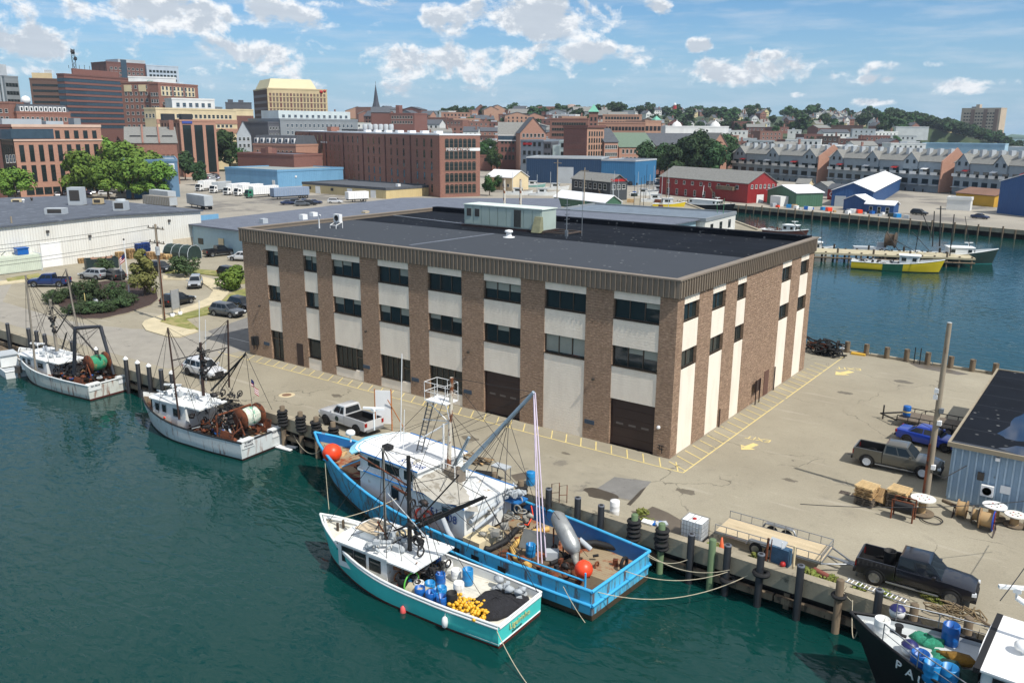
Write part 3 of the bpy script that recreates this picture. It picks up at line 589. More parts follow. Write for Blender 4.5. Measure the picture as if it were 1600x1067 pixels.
# small fittings on the walls
FIT = mat('fitting_grey', S(70,66,62), .5, .2)
def lamp(x, z, y=0.):
    q = MB(); q.cyl((x,y,z), (x,y-.1,z+.03), .035); q.obox((x,y-.14,z+.02), (.2,.14,.16), 0, 0, .3); part('wall_lamp', q, FIT, blk)
for px, py in ((407,478),(573,518),(733,550),(928,592)): p = V(px,py,0); lamp(p.x, p.z)
q = MB(); p = V(1030,667,0); q.blob((p.x,-.12,p.z), .15, 8, 0, 0); part('wall_light', q, WHITE, blk)
SG = mat('slate_blue_sign', S(52,70,88), .5)
for px, py in ((417,537),(573,573),(649,593),(731,612),(921,659)): 
    p = V(px,py,0); q = MB(); q.box((p.x-.42,-.05,p.z-.16), (p.x+.42,0,p.z+.16)); part('door_sign', q, SG, blk)
for k in range(2): q = MB(); p = V(398+5*k,532,0); q.box((p.x-.18,-.3,p.z-.45), (p.x+.18,0,p.z+.45)); q.cyl((p.x,-.15,p.z-.4),(p.x,-.15,p.z-.9),.05); part('electric_meter', q, BLACK, blk)
q = MB(); q.cyl((-.95,-.08,.7),(-.55,-.08,.55),.035); q.cyl((-.9,-.08,.9),(-.45,-.08,.85),.035); q.cyl((-.8,-.08,.9),(-.8,-.08,.5),.03); q.cyl((-.6,-.08,.85),(-.6,-.08,.3),.03); part('wall_pipe', q, BLACK, blk)
for v in (8.55,20.9): q = MB(); q.cyl((.12,v,0),(.12,v,1.5 if v<10 else 2.2),.06); part('bollard_pipe', q, DARKBR, blk)
q = MB(); 
for k in (0,1): q.box((.32,15.7+k*.9,0),(.4,15.78+k*.9,2.2))
q.box((.26,15.6,1.1),(.32,16.8,2.1)); solo('notice_board', q, DARKBR, 'dark notice board on two posts beside the sunlit side wall of the office block', 'notice board')
# ---- rooftop plant
hv = thing('rooftop_air_handler', 'long pale green air handling unit in the middle of the black flat roof', 'roof unit', (-28.5, 19.5, 12.66))
HVG = mat('pale_green_enamel', S(176,190,180), .45, .1, .08, .5, 0, 8, S(140,150,138), .66)
q = MB(); q.box((-34,18.3,12.9), (-23.9,20.9,14.95)); part('cabinet', q, HVG, hv)
q = MB(); q.box((-34.1,18.2,14.95), (-23.8,21.0,15.05)); part('cabinet_lid', q, mat('pale_lid', S(206,216,206), .5), hv)
for k in range(9):
    q = MB(); x = -33.8+k*1.1; q.box((x,18.24,13.0),(x+1.0,18.3,14.85)); part('access_panel', q, HVG, hv)
for k in range(2): q = MB(); x = -33.6+k*1.1; q.box((x,18.2,13.8),(x+.6,18.24,14.6)); part('intake_grille', q, FIT, hv)
q = MB()
for k in range(7): q.box((-27.3+k*.13,18.18,13.05),(-27.24+k*.13,18.24,14.8))
part('louvre', q, FIT, hv)
q = MB(); q.box((-34.3,18.1,12.66),(-23.6,21.1,12.9)); part('curb_frame', q, DARKBR, hv)
q = MB(); q.add([(-24.6,17.4,12.75),(-23.6,17.4,12.75),(-23.6,18.2,12.75),(-24.6,18.2,12.75),(-24.5,17.9,14.3),(-23.7,17.9,14.3),(-23.7,18.2,14.3),(-24.5,18.2,14.3)], [(0,3,2,1),(4,5,6,7),(0,1,5,4),(1,2,6,5),(2,3,7,6),(3,0,4,7)]); part('intake_hood', q, mat('olive_hood', S(132,132,104), .7, 0, .2, 2), hv)
ds2 = thing('ducting_frame', 'low rusty steel frame lying on the roof next to the air handler', 'frame', (-22.5,18.5,12.66)); q = MB()
q.box((-23.5,17.8,12.8),(-20.6,17.95,12.92)); q.box((-20.75,17.95,12.8),(-20.6,20.5,12.92)); q.box((-23.5,20.5,12.8),(-20.6,20.65,12.92)); q.box((-23.5,19.2,12.8),(-20.75,19.3,12.9))
for x, y in ((-23.4,17.87),(-20.67,17.87),(-20.67,20.57)): q.box((x-.1,y-.1,12.66),(x+.1,y+.1,12.8))
part('rail', q, mat('brown_rail', S(84,72,64), .8), ds2)
def antenna(px, py, top, r=.05, lab='', kids=True):
    p = G(px,py,12.66); z = ZT(px, top, p); t = thing('antenna_mast', lab, 'antenna', p); q = MB(); q.cyl(p, (p.x,p.y,z), r, r*.5, 6); part('mast', q, STEEL, t)
    if kids:
        q = MB(); H = z-p.z
        for k in range(5): q.cyl((p.x-.25,p.y,p.z+H*(.35+.12*k)), (p.x+.25,p.y+.1,p.z+H*(.37+.12*k)), .03, None, 5)
        q.box((p.x-.12,p.y-.12,p.z+.2),(p.x+.12,p.y+.12,p.z+.8)); part('crossbars', q, STEEL, t)
antenna(885,373,310, .06, 'tall thin roof antenna with short crossbars left of the bare whip'); antenna(909,369,278, .04, 'tallest bare whip antenna at the end of the roof frame', False)
def mushroom(p, r, h, lab, M=WHITE):
    q = MB(); q.lathe(p, [(r*1.4,0),(r*1.4,.05),(r*.7,.1),(r*.6,h*.6),(r,h*.65),(r*.9,h*.9),(.01,h)], 14); return solo('roof_vent', q, M, lab, 'roof vent', p)
mushroom(G(795,371,12.66), .42, .75, 'white mushroom vent just in front of the green roof unit')
q = MB(); p = G(499,357,12.66)
q.tube([p, p+Vector((0,0,1.2)), p+Vector((.12,0,1.4)), p+Vector((.3,0,1.35))], .07, 8); solo('vent_pipe', q, WHITE, 'white gooseneck vent pipe near the left end of the roof', 'vent pipe', p)
cu = thing('condenser_unit', 'small white condenser on a stand near the left roof edge', 'condenser', G(517,357,12.66)); p = G(517,357,12.66); q = MB(); q.box((p.x-.1,p.y+.5,13.3),(p.x+.8,p.y+.9,14.1)); part('casing', q, WHITE, cu); q = MB(); q.lathe((p.x+.35,p.y+.48,13.7),[(.3,-.02),(.3,0),(.01,.0)],12,0,'Y'); part('fan_grille', q, BLACK, cu)
q = MB()
for x, y in ((-.1,0),(.8,0),(-.1,.9),(.8,.9)): q.cyl((p.x+x,p.y+y,12.66),(p.x+x,p.y+y,13.3 if y>.1 else 13.0),.035)
q.cyl((p.x-.1,p.y,13.0),(p.x+.8,p.y,13.0),.035); q.cyl((p.x-.1,p.y,13.0),(p.x-.1,p.y+.9,13.3),.035); q.cyl((p.x+.8,p.y,13.0),(p.x+.8,p.y+.9,13.3),.035); part('stand', q, WHITE, cu)
# ================================================================== LIBRARY: trees, vehicles, buildings
LEAF1 = m_leaf('leaf_yellow_green', S(110,134,50), S(70,98,38)); LEAF2 = m_leaf('leaf_mid_green', S(58,84,38), S(38,62,30)); LEAF3 = m_leaf('leaf_dark_green', S(60,84,46), S(38,60,36)); LEAF4 = m_leaf('leaf_olive', S(112,108,60), S(84,86,46)); LEAF5 = m_leaf('leaf_shrub_green', S(70,88,52), S(48,64,40)); BARK = mat('bark', S(86,72,58), .95, 0, .25, 3)
def crown_mesh(name, R_, H, M, nl, nq, q, seed, cone=False, flat=False):
    r = random.Random(seed); mb = MB(); lobes = []
    for i in range(nl):
        t = r.uniform(0, 2*math.pi); k = r.random()**.5; zz = r.uniform(-.5,.5)
        rad = R_*k*.68*math.sqrt(max(.1, 1-(zz*1.7)**2)) if not cone else R_*(.5-zz)*.75*k
        lobes.append((Vector((rad*math.cos(t), rad*math.sin(t), zz*H*.82)), R_*(r.uniform(.24,.42) if not cone else .26*(1.1-zz))))
    for i in range(nq):
        c, lr = r.choice(lobes); d = Vector((r.gauss(0,1), r.gauss(0,1), r.gauss(.25,1))).normalized()
        p = c+Vector((d.x*lr, d.y*lr, d.z*lr*.8))*r.uniform(.7,1.08)
        nrm = (d+Vector((r.uniform(-.6,.6), r.uniform(-.6,.6), r.uniform(-.3,.8)))).normalized(); a = nrm.orthogonal().normalized(); b = nrm.cross(a); s_ = q*r.uniform(.6,1.3); an = r.uniform(0, 3.14)
        a, b = a*math.cos(an)+b*math.sin(an), b*math.cos(an)-a*math.sin(an)
        mb.add([p-a*s_-b*s_*.6, p+a*s_-b*s_*.5, p+a*s_*.9+b*s_*.6, p-a*s_*.8+b*s_*.7], [(0,1,2,3)])
    return mb.mesh(name, M)
def trunk_mesh(h, r, R_, seed):
    g = random.Random(seed); mb = MB(); mb.tube([(0,0,-.3),(.05,.02,h*.5),(0,.05,h)], r, 8, 0, [r*1.2, r*.85, r*.6])
    for i in range(6):
        t = i*1.05+g.random(); mb.tube([(0,0,h*(.6+.06*i)), (R_*.35*math.cos(t), R_*.35*math.sin(t), h*1.1+R_*.2), (R_*.6*math.cos(t), R_*.6*math.sin(t), h*1.2+R_*.5)], r, 5, 0, [r*.5, r*.3, r*.1])
    return mb.mesh('trunk', BARK)
TREE = {}
def tree_kind(key, R_, H, th, M, nl, nq, q, cone=False):
    TREE[key] = [(crown_mesh('crown', R_, H, M, nl, nq, q, 11*k+len(TREE), cone), trunk_mesh(th+H*.25, max(.08, R_*.05), R_, k), R_, H, th) for k in range(2)]
tree_kind('big', 5.8, 7.6, 2.0, LEAF1, 19, 3500, .31); tree_kind('mid', 4.5, 7.5, 2, LEAF2, 26, 3200, .30); tree_kind('dark', 4.5, 8, 2, LEAF3, 24, 2600, .32)
tree_kind('far', 5.5, 7, 1.5, LEAF3, 14, 520, .75); tree_kind('far2', 5.5, 7, 1.5, LEAF2, 14, 520, .75); tree_kind('cone', 2.2, 7, .5, LEAF3, 18, 1500, .2, True)
tree_kind('bush', 2.0, 1.8, .1, LEAF2, 16, 1900, .12); tree_kind('olive', 1.9, 4.2, .3, LEAF4, 18, 2600, .12, True); tree_kind('darkbush', 2.3, 2.2, .5, LEAF5, 16, 1700, .12); tree_kind('lime', 2.0, 2.2, .2, LEAF1, 16, 2200, .12)
tn = 0
def tree(key, p, s_, label, name='tree', cat='tree', group=None, sz=1.):
    global tn; tn += 1
    cm, tm, R_, H, th = TREE[key][tn % 2]; t = thing(name, label, cat, p, random.uniform(0, 6.28), group)
    t.scale = (s_, s_, s_*sz); o = link('trunk', tm, t); o = link('crown', cm, t, (0,0,th+H*.5)); return t
# ------------------------------------------------------------------ vehicles
TYRE = mat('tyre', S(24,24,25), .8, 0, .15, 5); RIM = mat('alloy_rim', S(150,152,155), .3, .8, .08, 4); DRIM = mat('dark_rim', S(60,60,62), .4, .6); TRIM = mat('black_trim', S(20,20,22), .6); LAMPW = mat('headlamp_glass', S(214,218,222), .12, 0, .03, 3, spec=.8); LAMPR = mat('tail_lamp_red', S(150,18,16), .2)
def paint(name, c, metal=.3): return mat('paint_'+name, c, .32, metal, .04, 1, coat=.7)
def smooth(o, ang=32):
    me = o.data; me.polygons.foreach_set('use_smooth', [True]*len(me.polygons)); me.set_sharp_from_angle(angle=R(ang)); return o
def loftbody(mb, st, m=0):
    """st: (x, zlow, zbelt, halfwidth, crown) cross-sections"""
    sec = []
    for x, zl, zb, w_, cr_ in st:
        h = zb-zl; half = [(w_*.86, zl), (w_*.97, zl+h*.12), (w_, zl+h*.45), (w_*.985, zl+h*.72), (w_*.95, zb-h*.05), (w_*.86, zb), (w_*.4, zb+cr_)]
        sec.append([(x,-a,z) for a, z in half]+[(x,a,z) for a, z in half[::-1]])
    n = len(sec[0]); vs = [p for s_ in sec for p in s_]; L = len(sec)-1
    mb.add(vs, [(j*n+i, j*n+(i+1)%n, (j+1)*n+(i+1)%n, (j+1)*n+i) for j in range(L) for i in range(n)]+[tuple(range(n-1,-1,-1)), tuple(range(L*n,L*n+n))], m); return mb
def green(mb, xr, xf, xrt, xft, zb, zt, wb, wt, m=0):
    vs = [(xr,-wb,zb),(xf,-wb,zb),(xf,wb,zb),(xr,wb,zb),(xrt,-wt,zt),(xft,-wt,zt),(xft,wt,zt),(xrt,wt,zt)]
    k = .06; top = [(xrt+.1,-wt*.82,zt+k),(xft-.12,-wt*.82,zt+k),(xft-.12,wt*.82,zt+k),(xrt+.1,wt*.82,zt+k)]
    mb.add(vs+top, [(0,1,5,4),(1,2,6,5),(2,3,7,6),(3,0,4,7),(4,5,9,8),(5,6,10,9),(6,7,11,10),(7,4,8,11),(8,9,10,11)], m); return vs
def quadin(vs, idx, a, out=.012, u0=.06, u1=.94, v0=.12, v1=.88):
    p = [Vector(vs[i]) for i in idx]; f = lambda u, v: (p[0].lerp(p[1], u)).lerp(p[3].lerp(p[2], u), v)
    q = [f(u0,v0), f(u1,v0), f(u1,v1), f(u0,v1)]; nn = (q[1]-q[0]).cross(q[3]-q[0]).normalized()*out; return [x+nn for x in q]
KIND = dict(
  crew=dict(L=5.8, W=1.98, wr=.43, body=[(-.97,.62,1.22,.93,0),(-.95,.5,1.28,.97,0),(-.3,.42,1.28,1,0),(0,.42,1.24,1,0),(.28,.42,1.22,1,0),(.55,.42,1.2,1,.05),(.85,.45,1.12,.97,.05),(.96,.5,1.0,.86,.03),(.985,.6,.85,.76,.0)], g=(-.28,.45,-.25,.22,1.22,1.88,.9,.74), bed=(-.94,-.3), wb=.62),
  cab=dict(L=5.9, W=1.98, wr=.4, body=[(-.97,.62,1.2,.93,0),(-.95,.5,1.24,.97,0),(-.3,.42,1.24,1,0),(0,.42,1.24,1,0),(.28,.42,1.24,1,0),(.55,.42,1.22,1,.05),(.85,.45,1.16,.97,.05),(.96,.5,1.04,.86,.03),(.985,.6,.9,.78,.0)], g=(-.12,.42,-.08,.22,1.24,1.9,.9,.74), bed=(-.94,-.14), wb=.62),
  suv=dict(L=4.7, W=1.86, wr=.36, body=[(-.98,.5,.92,.82,0),(-.93,.32,1.08,.95,0),(-.5,.26,1.06,1,0),(0,.26,1.04,1,0),(.35,.26,1.02,1,0),(.6,.28,.98,.99,.04),(.85,.3,.88,.93,.04),(.96,.35,.76,.8,.02),(.99,.4,.62,.68,0)], g=(-.93,.48,-.76,.16,1.04,1.62,.88,.66), wb=.58),
  sedan=dict(L=4.65, W=1.8, wr=.33, body=[(-.98,.45,.88,.8,0),(-.93,.3,.98,.92,.0),(-.6,.24,.98,.98,.02),(0,.24,.93,1,0),(.35,.24,.93,1,0),(.6,.26,.9,.98,.03),(.85,.28,.78,.92,.03),(.96,.32,.66,.8,.01),(.99,.36,.55,.7,0)], g=(-.66,.44,-.36,.12,.94,1.38,.84,.62), wb=.58))
def vehicle(kind, name, label, cat, loc, rz, col, group=None, rim=RIM, stickers=False, low=False):
    K = KIND[kind]; L, W = K['L']/2, K['W']/2; P = paint(*col) if isinstance(col, tuple) else col
    t = thing(name, label, cat, loc, rz, group)
    mb = MB(); loftbody(mb, [(x*L, zl, zb, w_*W, c) for x, zl, zb, w_, c in K['body']]) if 'bed' not in K else None
    xr, xf, xrt, xft, zb, zt, wb, wt = K['g']; wbase = K['wb']*L; wr = K['wr']
    if 'bed' in K:
        b0, b1 = K['bed'][0]*L, K['bed'][1]*L
        st = [(x*L, zl, zb_, w_*W, c) for x, zl, zb_, w_, c in K['body'] if x*L >= b1-.02]; st = [(b1+.05, .42, zb+.04, W, 0)]+[s_ for s_ in st if s_[0] > b1+.06]; loftbody(mb, st)
    gv = green(mb, xr*L, xf*L, xrt*L, xft*L, zb-.02, zt, wb*W, wt*W)
    smooth(part('body', mb, P, t, world=False), 28)
    if 'bed' in K:
        q = MB(); zt_ = K['body'][1][2]
        for s_ in (-1, 1): q.box((b0, s_*W*.985, .5), (b1, s_*W*.88, zt_)); q.box((b0+.05, s_*W*.9, zt_), (b1, s_*W*.965, zt_+.03))
        q.box((b0-.05, -W*.93, .52), (b0+.03, W*.93, zt_-.02)); part('truck_bed', q, P, t, world=False)
        q = MB(); q.box((b0, -W*.88, .6), (b1, W*.88, .72)); 
        for s_ in (-1,1): q.box((b0+.03,s_*W*.87,.72),(b1,s_*W*.878,zt_-.03))
        q.box((b0+.03,-W*.87,.72),(b0+.045,W*.87,zt_-.05)); q.box((b1-.02,-W*.87,.72),(b1,W*.87,zt_)); part('bed_liner', q, TRIM, t, world=False)
    gls = {'windshield':((1,2,6,5),.05,.95,.08,.93), 'rear_window':((3,0,4,7),.08,.92,.15,.85)}
    for nm, (ix, *uv_) in gls.items():
        q = MB(); q.add(quadin(gv, ix, 0, .012, *uv_), [(0,1,2,3)]); part(nm, q, CARGL, t, world=False)
    for ix, fl in (((0,1,5,4), 1), ((2,3,7,6), -1)):
        segs = [(.05,.33),(.36,.64),(.67,.92)] if kind == 'suv' else [(.06,.46),(.50,.90)]
        if kind == 'cab': segs = [(.08,.36),(.40,.90)]
        for a, b in segs:
            if fl < 0: a, b = 1-b, 1-a
            q = MB(); q.add(quadin(gv, ix, 0, .01, a, b, .12, .86), [(0,1,2,3)]); part('side_window', q, CARGL, t, world=False)
    for sx_ in (-1, 1):
        for sy in (-1, 1):
            wl_ = MB(); y = sy*(W-.09); wl_.tire((0,0,0), wr, .24, 'Y', 0, 20); o = part('wheel', wl_, TYRE, t, world=False); o.location = (sx_*wbase, y, wr)
            q = MB(); q.lathe((0,0,0), [(.01,sy*.09),(wr*.2,sy*.1),(wr*.55,sy*.085),(wr*.63,sy*.125),(wr*.66,sy*.11)], 16, 0, 'Y')
            for k in range(5): an = k*1.257; q.obox((wr*.38*math.cos(an), sy*.1, wr*.38*math.sin(an)), (wr*.5,.02,.07), 0, 0, 0, -an)
            part('rim', q, rim, o, world=False)
            q = MB(); n_ = 14; arc_ = []
            for k in range(n_+1):
                an = math.pi*k/n_; arc_.append((math.cos(an), math.sin(an)))
            vs = []; r0, r1 = wr*1.04, wr*1.24
            for c_, s_ in arc_: vs += [(sx_*wbase+r0*c_, sy*(W+.012), wr+r0*s_), (sx_*wbase+r1*c_, sy*(W+.02), wr+r1*s_), (sx_*wbase+r0*c_, sy*(W-.3), wr+r0*s_), (sx_*wbase+r1*c_, sy*(W-.06), wr+r1*s_)]
            for k in range(n_):
                a = k*4; q.add([vs[a],vs[a+1],vs[a+5],vs[a+4],vs[a+2],vs[a+6],vs[a+3],vs[a+7]], [(0,1,2,3),(0,3,5,4),(1,6,7,2)])
            q.lathe((sx_*wbase, sy*(W-.012 if not low else W), wr), [(.01,sy*.004),(wr*1.06,sy*.004)], 18, 0, 'Y')
            part('wheel_arch', q, TRIM, t, world=False)
    zl = .82 if 'bed' in K else .68
    for sy in (-1, 1):
        q = MB(); q.obox((L*.935, sy*W*.68, zl+.04), (.22,.42,.17), sy*-.35); part('headlight', q, LAMPW, t, world=False)
        q = MB(); q.obox((-L*.945, sy*W*.84, zl+.16), (.14,.2,.3 if 'bed' in K else .2), 0); part('tail_light', q, LAMPR, t, world=False)
        q = MB(); q.obox((xf*L-.35, sy*(W+.1), zb+.1), (.16,.22,.17)); part('mirror', q, P, t, world=False)
        if kind in ('crew','suv'):
            q = MB(); q.box((-wbase+wr*1.3, sy*(W-.02), .36), (wbase-wr*1.3, sy*(W+.06), .42)); part('side_step', q, TRIM if 'bed' not in K else STEEL, t, world=False)
    q = MB(); q.box((L*.93,-W*.5,zl-.14),(L*.995,W*.5,zl+.12)); q.box((L*.9,-W*.82,.4),(L*1.0,W*.82,.56)); part('grille', q, TRIM, t, world=False)
    q = MB(); q.box((-L*1.0,-W*.85,.42),(-L*.96,W*.85,.6)); part('rear_bumper', q, TRIM if kind != 'cab' else STEEL, t, world=False)
    return t
def parked(kind, name, label, cat, near_r, near_f, col, **kw):
    """near_r, near_f: ground points (image of the survey) of the rear and front wheel on the side facing the camera"""
    a, b = G(*near_r), G(*near_f); h = (b-a).normalized(); n_ = Vector((-h.y, h.x, 0)); mid = (a+b)/2
    if n_.dot(Vector((CAM.x-mid.x, CAM.y-mid.y, 0))) > 0: n_ = -n_
    c = mid+n_*(KIND[kind]['W']/2-.1); c.z = kw.pop('z', .01); return vehicle(kind, name, label, cat, c, math.atan2(h.y, h.x), col, **kw)
# small car for the far car parks: one mesh, five paints
def far_car(nm, c, suv):
    mb = MB(); K = KIND['suv' if suv else 'sedan']; L, W = K['L']/2, K['W']/2
    loftbody(mb, [(x*L, zl, zb, w_*W, q) for x, zl, zb, w_, q in K['body'][::1]]); g = K['g']; gv = green(mb, g[0]*L, g[1]*L, g[2]*L, g[3]*L, g[4]-.02, g[5], g[6]*W, g[7]*W)
    for ix in ((0,1,5,4),(1,2,6,5),(2,3,7,6),(3,0,4,7)): mb.add(quadin(gv, ix, 0, .02, .06, .94, .12, .86), [(0,1,2,3)], 1)
    for a in (-1,1):
        for b in (-1,1): mb.tire((a*K['wb']*L, b*(W-.08), K['wr']), K['wr'], .22, 'Y', 2, 10)
    return mb.mesh('parked_car', [paint(nm, c), CARGL, TYRE])
FARC = {k: (far_car(k, c, s_), w_) for k, c, s_, w_ in (('white', S(215,215,215), True, 'white'), ('silver', S(160,164,168), False, 'silver'), ('black', S(24,25,28), True, 'black'), ('navy', S(30,44,78), False, 'dark blue'), ('red', S(150,28,26), False, 'red'), ('grey', S(88,92,96), True, 'grey'))}
def farcar(px, py, ang, key, where, group, z=None):
    p = G(px, py) if z is None else z; o = link('parked_car', FARC[key][0], None, p); o.rotation_euler = (0,0,ang)
    return tag(o, f'{FARC[key][1]} car {where}', 'car', group)
# ------------------------------------------------------------------ buildings
FRW = mat('white_window_frame', S(206,206,202), .5); FRD = mat('dark_window_frame', S(48,48,50), .5); FRB = mat('brown_window_frame', S(112,96,82), .6)
WM = {}
def wmesh(w_, h, fr, gl, arch=0):
    k = (round(w_,2), round(h,2), fr.name, gl.name, arch)
    if k in WM: return WM[k]
    mb = MB(); t = min(.09, w_*.1)
    for a, b in (((-w_/2,-.06,0),(-w_/2+t,.02,h)), ((w_/2-t,-.06,0),(w_/2,.02,h)), ((-w_/2+t,-.06,0),(w_/2-t,.02,t)), ((-w_/2+t,-.06,h-t),(w_/2-t,.02,h)), ((-w_/2+t,-.05,h*.5-t*.3),(w_/2-t,.02,h*.5+t*.3))): mb.box(a, b, 0)
    if w_ > h*1.3:
        for i in range(1, max(2, int(w_/h+.5))): x = -w_/2+w_*i/max(2, int(w_/h+.5)); mb.box((x-t*.4,-.05,t),(x+t*.4,.02,h-t), 0)
    mb.add([(-w_/2+t,-.03,t),(w_/2-t,-.03,t),(w_/2-t,-.03,h-t),(-w_/2+t,-.03,h-t)], [(0,1,2,3)], 1)
    mb.box((-w_/2-.06,-.1,-.1),(w_/2+.06,-.0,0), 0)
    if arch:
        n = 6; vs = [(-w_/2,-.04,h)]+[(w_/2*math.cos(math.pi-math.pi*i/n), -.04, h+w_*.28*math.sin(math.pi*i/n)) for i in range(n+1)]+[(w_/2,-.04,h)]; mb.add(vs, [tuple(range(len(vs)))[::-1]], 1)
    WM[k] = mb.mesh('window', [fr, gl]); return WM[k]
WCOUNT = {}
def windows(par, face, L, D, cols, rows, w_, h, z0, dz, fr=FRW, gl=GLASS, arch=0, m0=.06, m1=.06, skip=None, name='window', y0=0.):
    me = wmesh(w_, h, fr, gl, arch); span = L if face in 'FK' else D; over = MB()
    for r in range(rows):
        for c in range(cols):
            if skip and skip(r, c): continue
            s_ = span*(m0+(1-m0-m1)*(c+.5)/cols); z = z0+r*dz
            loc, rz = {'F':((s_,-.01+y0,z),0), 'R':((L+.01,s_,z),math.pi/2), 'L':((-.01,D-s_,z),-math.pi/2), 'K':((L-s_,D+.01,z),math.pi)}[face]
            WCOUNT[par.name] = WCOUNT.get(par.name, 0)+1
            if WCOUNT[par.name] <= 100: o = link(name, me, par, loc); o.rotation_euler = (0,0,rz)
            else:
                M_ = Matrix.Translation(loc) @ Matrix.Rotation(rz, 4, 'Z')
                over.add([M_ @ v.co for v in me.vertices], [tuple(p.vertices) for p in me.polygons if p.material_index == 0], 0); k = len(over.v)-len(me.vertices)
                over.f += [tuple(i+k for i in p.vertices) for p in me.polygons if p.material_index == 1]; n_ = sum(1 for p in me.polygons if p.material_index == 1); over.mi += [1]*n_; over.sm += [False]*n_
    if over.v: o = link('window', over.mesh('window', [fr, gl]), par); o['kind'] = 'stuff'
def solve_depth(A, B, px, side):
    A, B = Vector(A[:2]), Vector(B[:2]); d = (B-A).normalized(); n_ = Vector((-d.y, d.x)); c = B if side == 'R' else A; best = 10; lo = None
    for i in range(1, 160):
        q = c+n_*i; p = pxD(q.x, q.y)[0]
        if (side == 'R' and p >= px) or (side == 'L' and p <= px): return i
    return 40
def building(name, label, cat, A, B, depth, h, wall, roofm=None, roof='flat', ridge=2.5, eave=.35, z0=None, group=None, trim=None, ridge_dir='x', rlabel=None, trimh=.35):
    """A, B: ground corners of the front wall, left and right as seen. Local axes: x along A-B, y away, z up"""
    A, B = Vector(A), Vector(B); d = B.xy-A.xy; L = d.length; rz = math.atan2(d.y, d.x); z = min(A.z, B.z) if z0 is None else z0
    t = thing(name, label, cat, (A.x, A.y, z), rz, group); t['_L'] = L; D = depth
    w_ = MB(); roofm = roofm or ROOFG
    if roof == 'flat':
        w_.box((0,0,-2.5),(L,D,h)); part('wall', w_, wall, t, world=False)
        r = MB(); p = .5
        for a, b in (((-.15,-.15),(L+.15,.25)), ((-.15,D-.25),(L+.15,D+.15)), ((-.15,.25),(.25,D-.25)), ((L-.25,.25),(L+.15,D-.25))): r.box((*a,h-trimh),(*b,h+p))
        if trim is not None: part('parapet', r, trim, t, world=False)
        else: part('parapet', r, wall, t, world=False)
        r = MB(); r.box((.2,.2,h),(L-.2,D-.2,h+.12)); part('roof', r, roofm, t, world=False)
    else:
        rd = ridge_dir
        if rd == 'x':
            w_.add([(0,0,-2.5),(L,0,-2.5),(L,D,-2.5),(0,D,-2.5),(0,0,h),(L,0,h),(L,D,h),(0,D,h),(0,D/2,h+ridge),(L,D/2,h+ridge)], [(0,1,5,4),(2,3,7,6),(1,2,6,9,5),(3,0,4,8,7)])
            r = MB(); e = eave; s_ = ridge/(D/2); th = .18; pts = [(-e,h-e*s_),(D/2,h+ridge),(D+e,h-e*s_)]
            xs_ = (-e, L+e); vs = [(x,y,z_+.03+k) for k in (0,th) for x in xs_ for y, z_ in pts]
            r.add(vs, [(0,3,4,1)[::-1],(1,4,5,2)[::-1],(6,9,10,7),(7,10,11,8),(0,6,9,3)[::-1],(2,5,11,8)[::-1],(0,1,7,6)[::-1],(1,2,8,7)[::-1],(3,4,10,9),(4,5,11,10)])
        else:
            w_.add([(0,0,-2.5),(L,0,-2.5),(L,D,-2.5),(0,D,-2.5),(0,0,h),(L,0,h),(L,D,h),(0,D,h),(L/2,0,h+ridge),(L/2,D,h+ridge)], [(0,1,5,8,4),(2,3,7,9,6),(1,2,6,5),(3,0,4,7)])
            r = MB(); e = eave; s_ = ridge/(L/2); th = .18; pts = [(-e,h-e*s_),(L/2,h+ridge),(L+e,h-e*s_)]; ys_ = (-e, D+e); vs = [(x,y,z_+.03+k) for k in (0,th) for y in ys_ for x, z_ in pts]
            r.add(vs, [(0,3,4,1),(1,4,5,2),(6,9,10,7)[::-1],(7,10,11,8)[::-1],(0,6,9,3),(2,5,11,8),(0,1,7,6),(1,2,8,7),(3,4,10,9)[::-1],(4,5,11,10)[::-1]])
        part('wall', w_, wall, t, world=False); part('roof', r, roofm, t, world=False)
    return t, L, D
def lbox(name, t, a, b, M, label=None): mb = MB(); mb.box(a, b); return part(name, mb, M, t, label, world=False)
# ================================================================== CITY
def M_(n, c, v=.12, r=.85, s_=.15): return mat(n, c, r, 0, v, s_)
CREAMW = M_('cream_wall', S(214,196,158)); WHITEW = M_('white_wall', S(216,216,212)); GREYW = M_('grey_wall', S(132,138,142)); DGREY = M_('dark_grey_wall', S(86,88,94)); LGREY = M_('light_grey_wall', S(172,178,182)); TANW = M_('tan_wall', S(196,176,138))
ROOFW = M_('white_roof', S(222,224,226), .05); SHING = mat('grey_shingle', S(124,124,120), .95, 0, .18, 1.5); SHIND = mat('dark_slate', S(78,82,88), .9, 0, .18, 1); GREENC = M_('verdigris', S(110,172,150)); BRD = m_brick('dark_red_brick', S(126,88,80), S(108,76,70), S(110,84,76)); BRW = m_brick('maroon_brick', S(140,98,88), S(122,84,76), S(120,90,82))
BLUEM = m_stripe('blue_ribbed_metal', S(112,162,198), S(96,142,178), .9, .3); NAVYM = m_stripe('navy_metal', S(20,54,86), S(17,46,74), .9, .2); SKYM = m_stripe('sky_blue_metal', S(48,112,156), S(40,98,138), .9, .2); TANM = m_stripe('tan_ribbed_metal', S(206,186,138), S(186,166,122), .9, .25)
WHM = m_stripe('white_ribbed_metal', S(224,222,214), S(206,202,192), .45, .12); GRM = m_stripe('green_metal', S(66,104,82), S(56,90,70), .9, .25); REDM = m_stripe('red_clapboard', S(142,34,34), S(124,28,28), .9, .1); BLU2 = m_stripe('deep_blue_metal', S(34,78,130), S(28,66,112), .9, .2); LBM = m_stripe('pale_blue_metal', S(156,184,196), S(138,164,176), .45, .12)
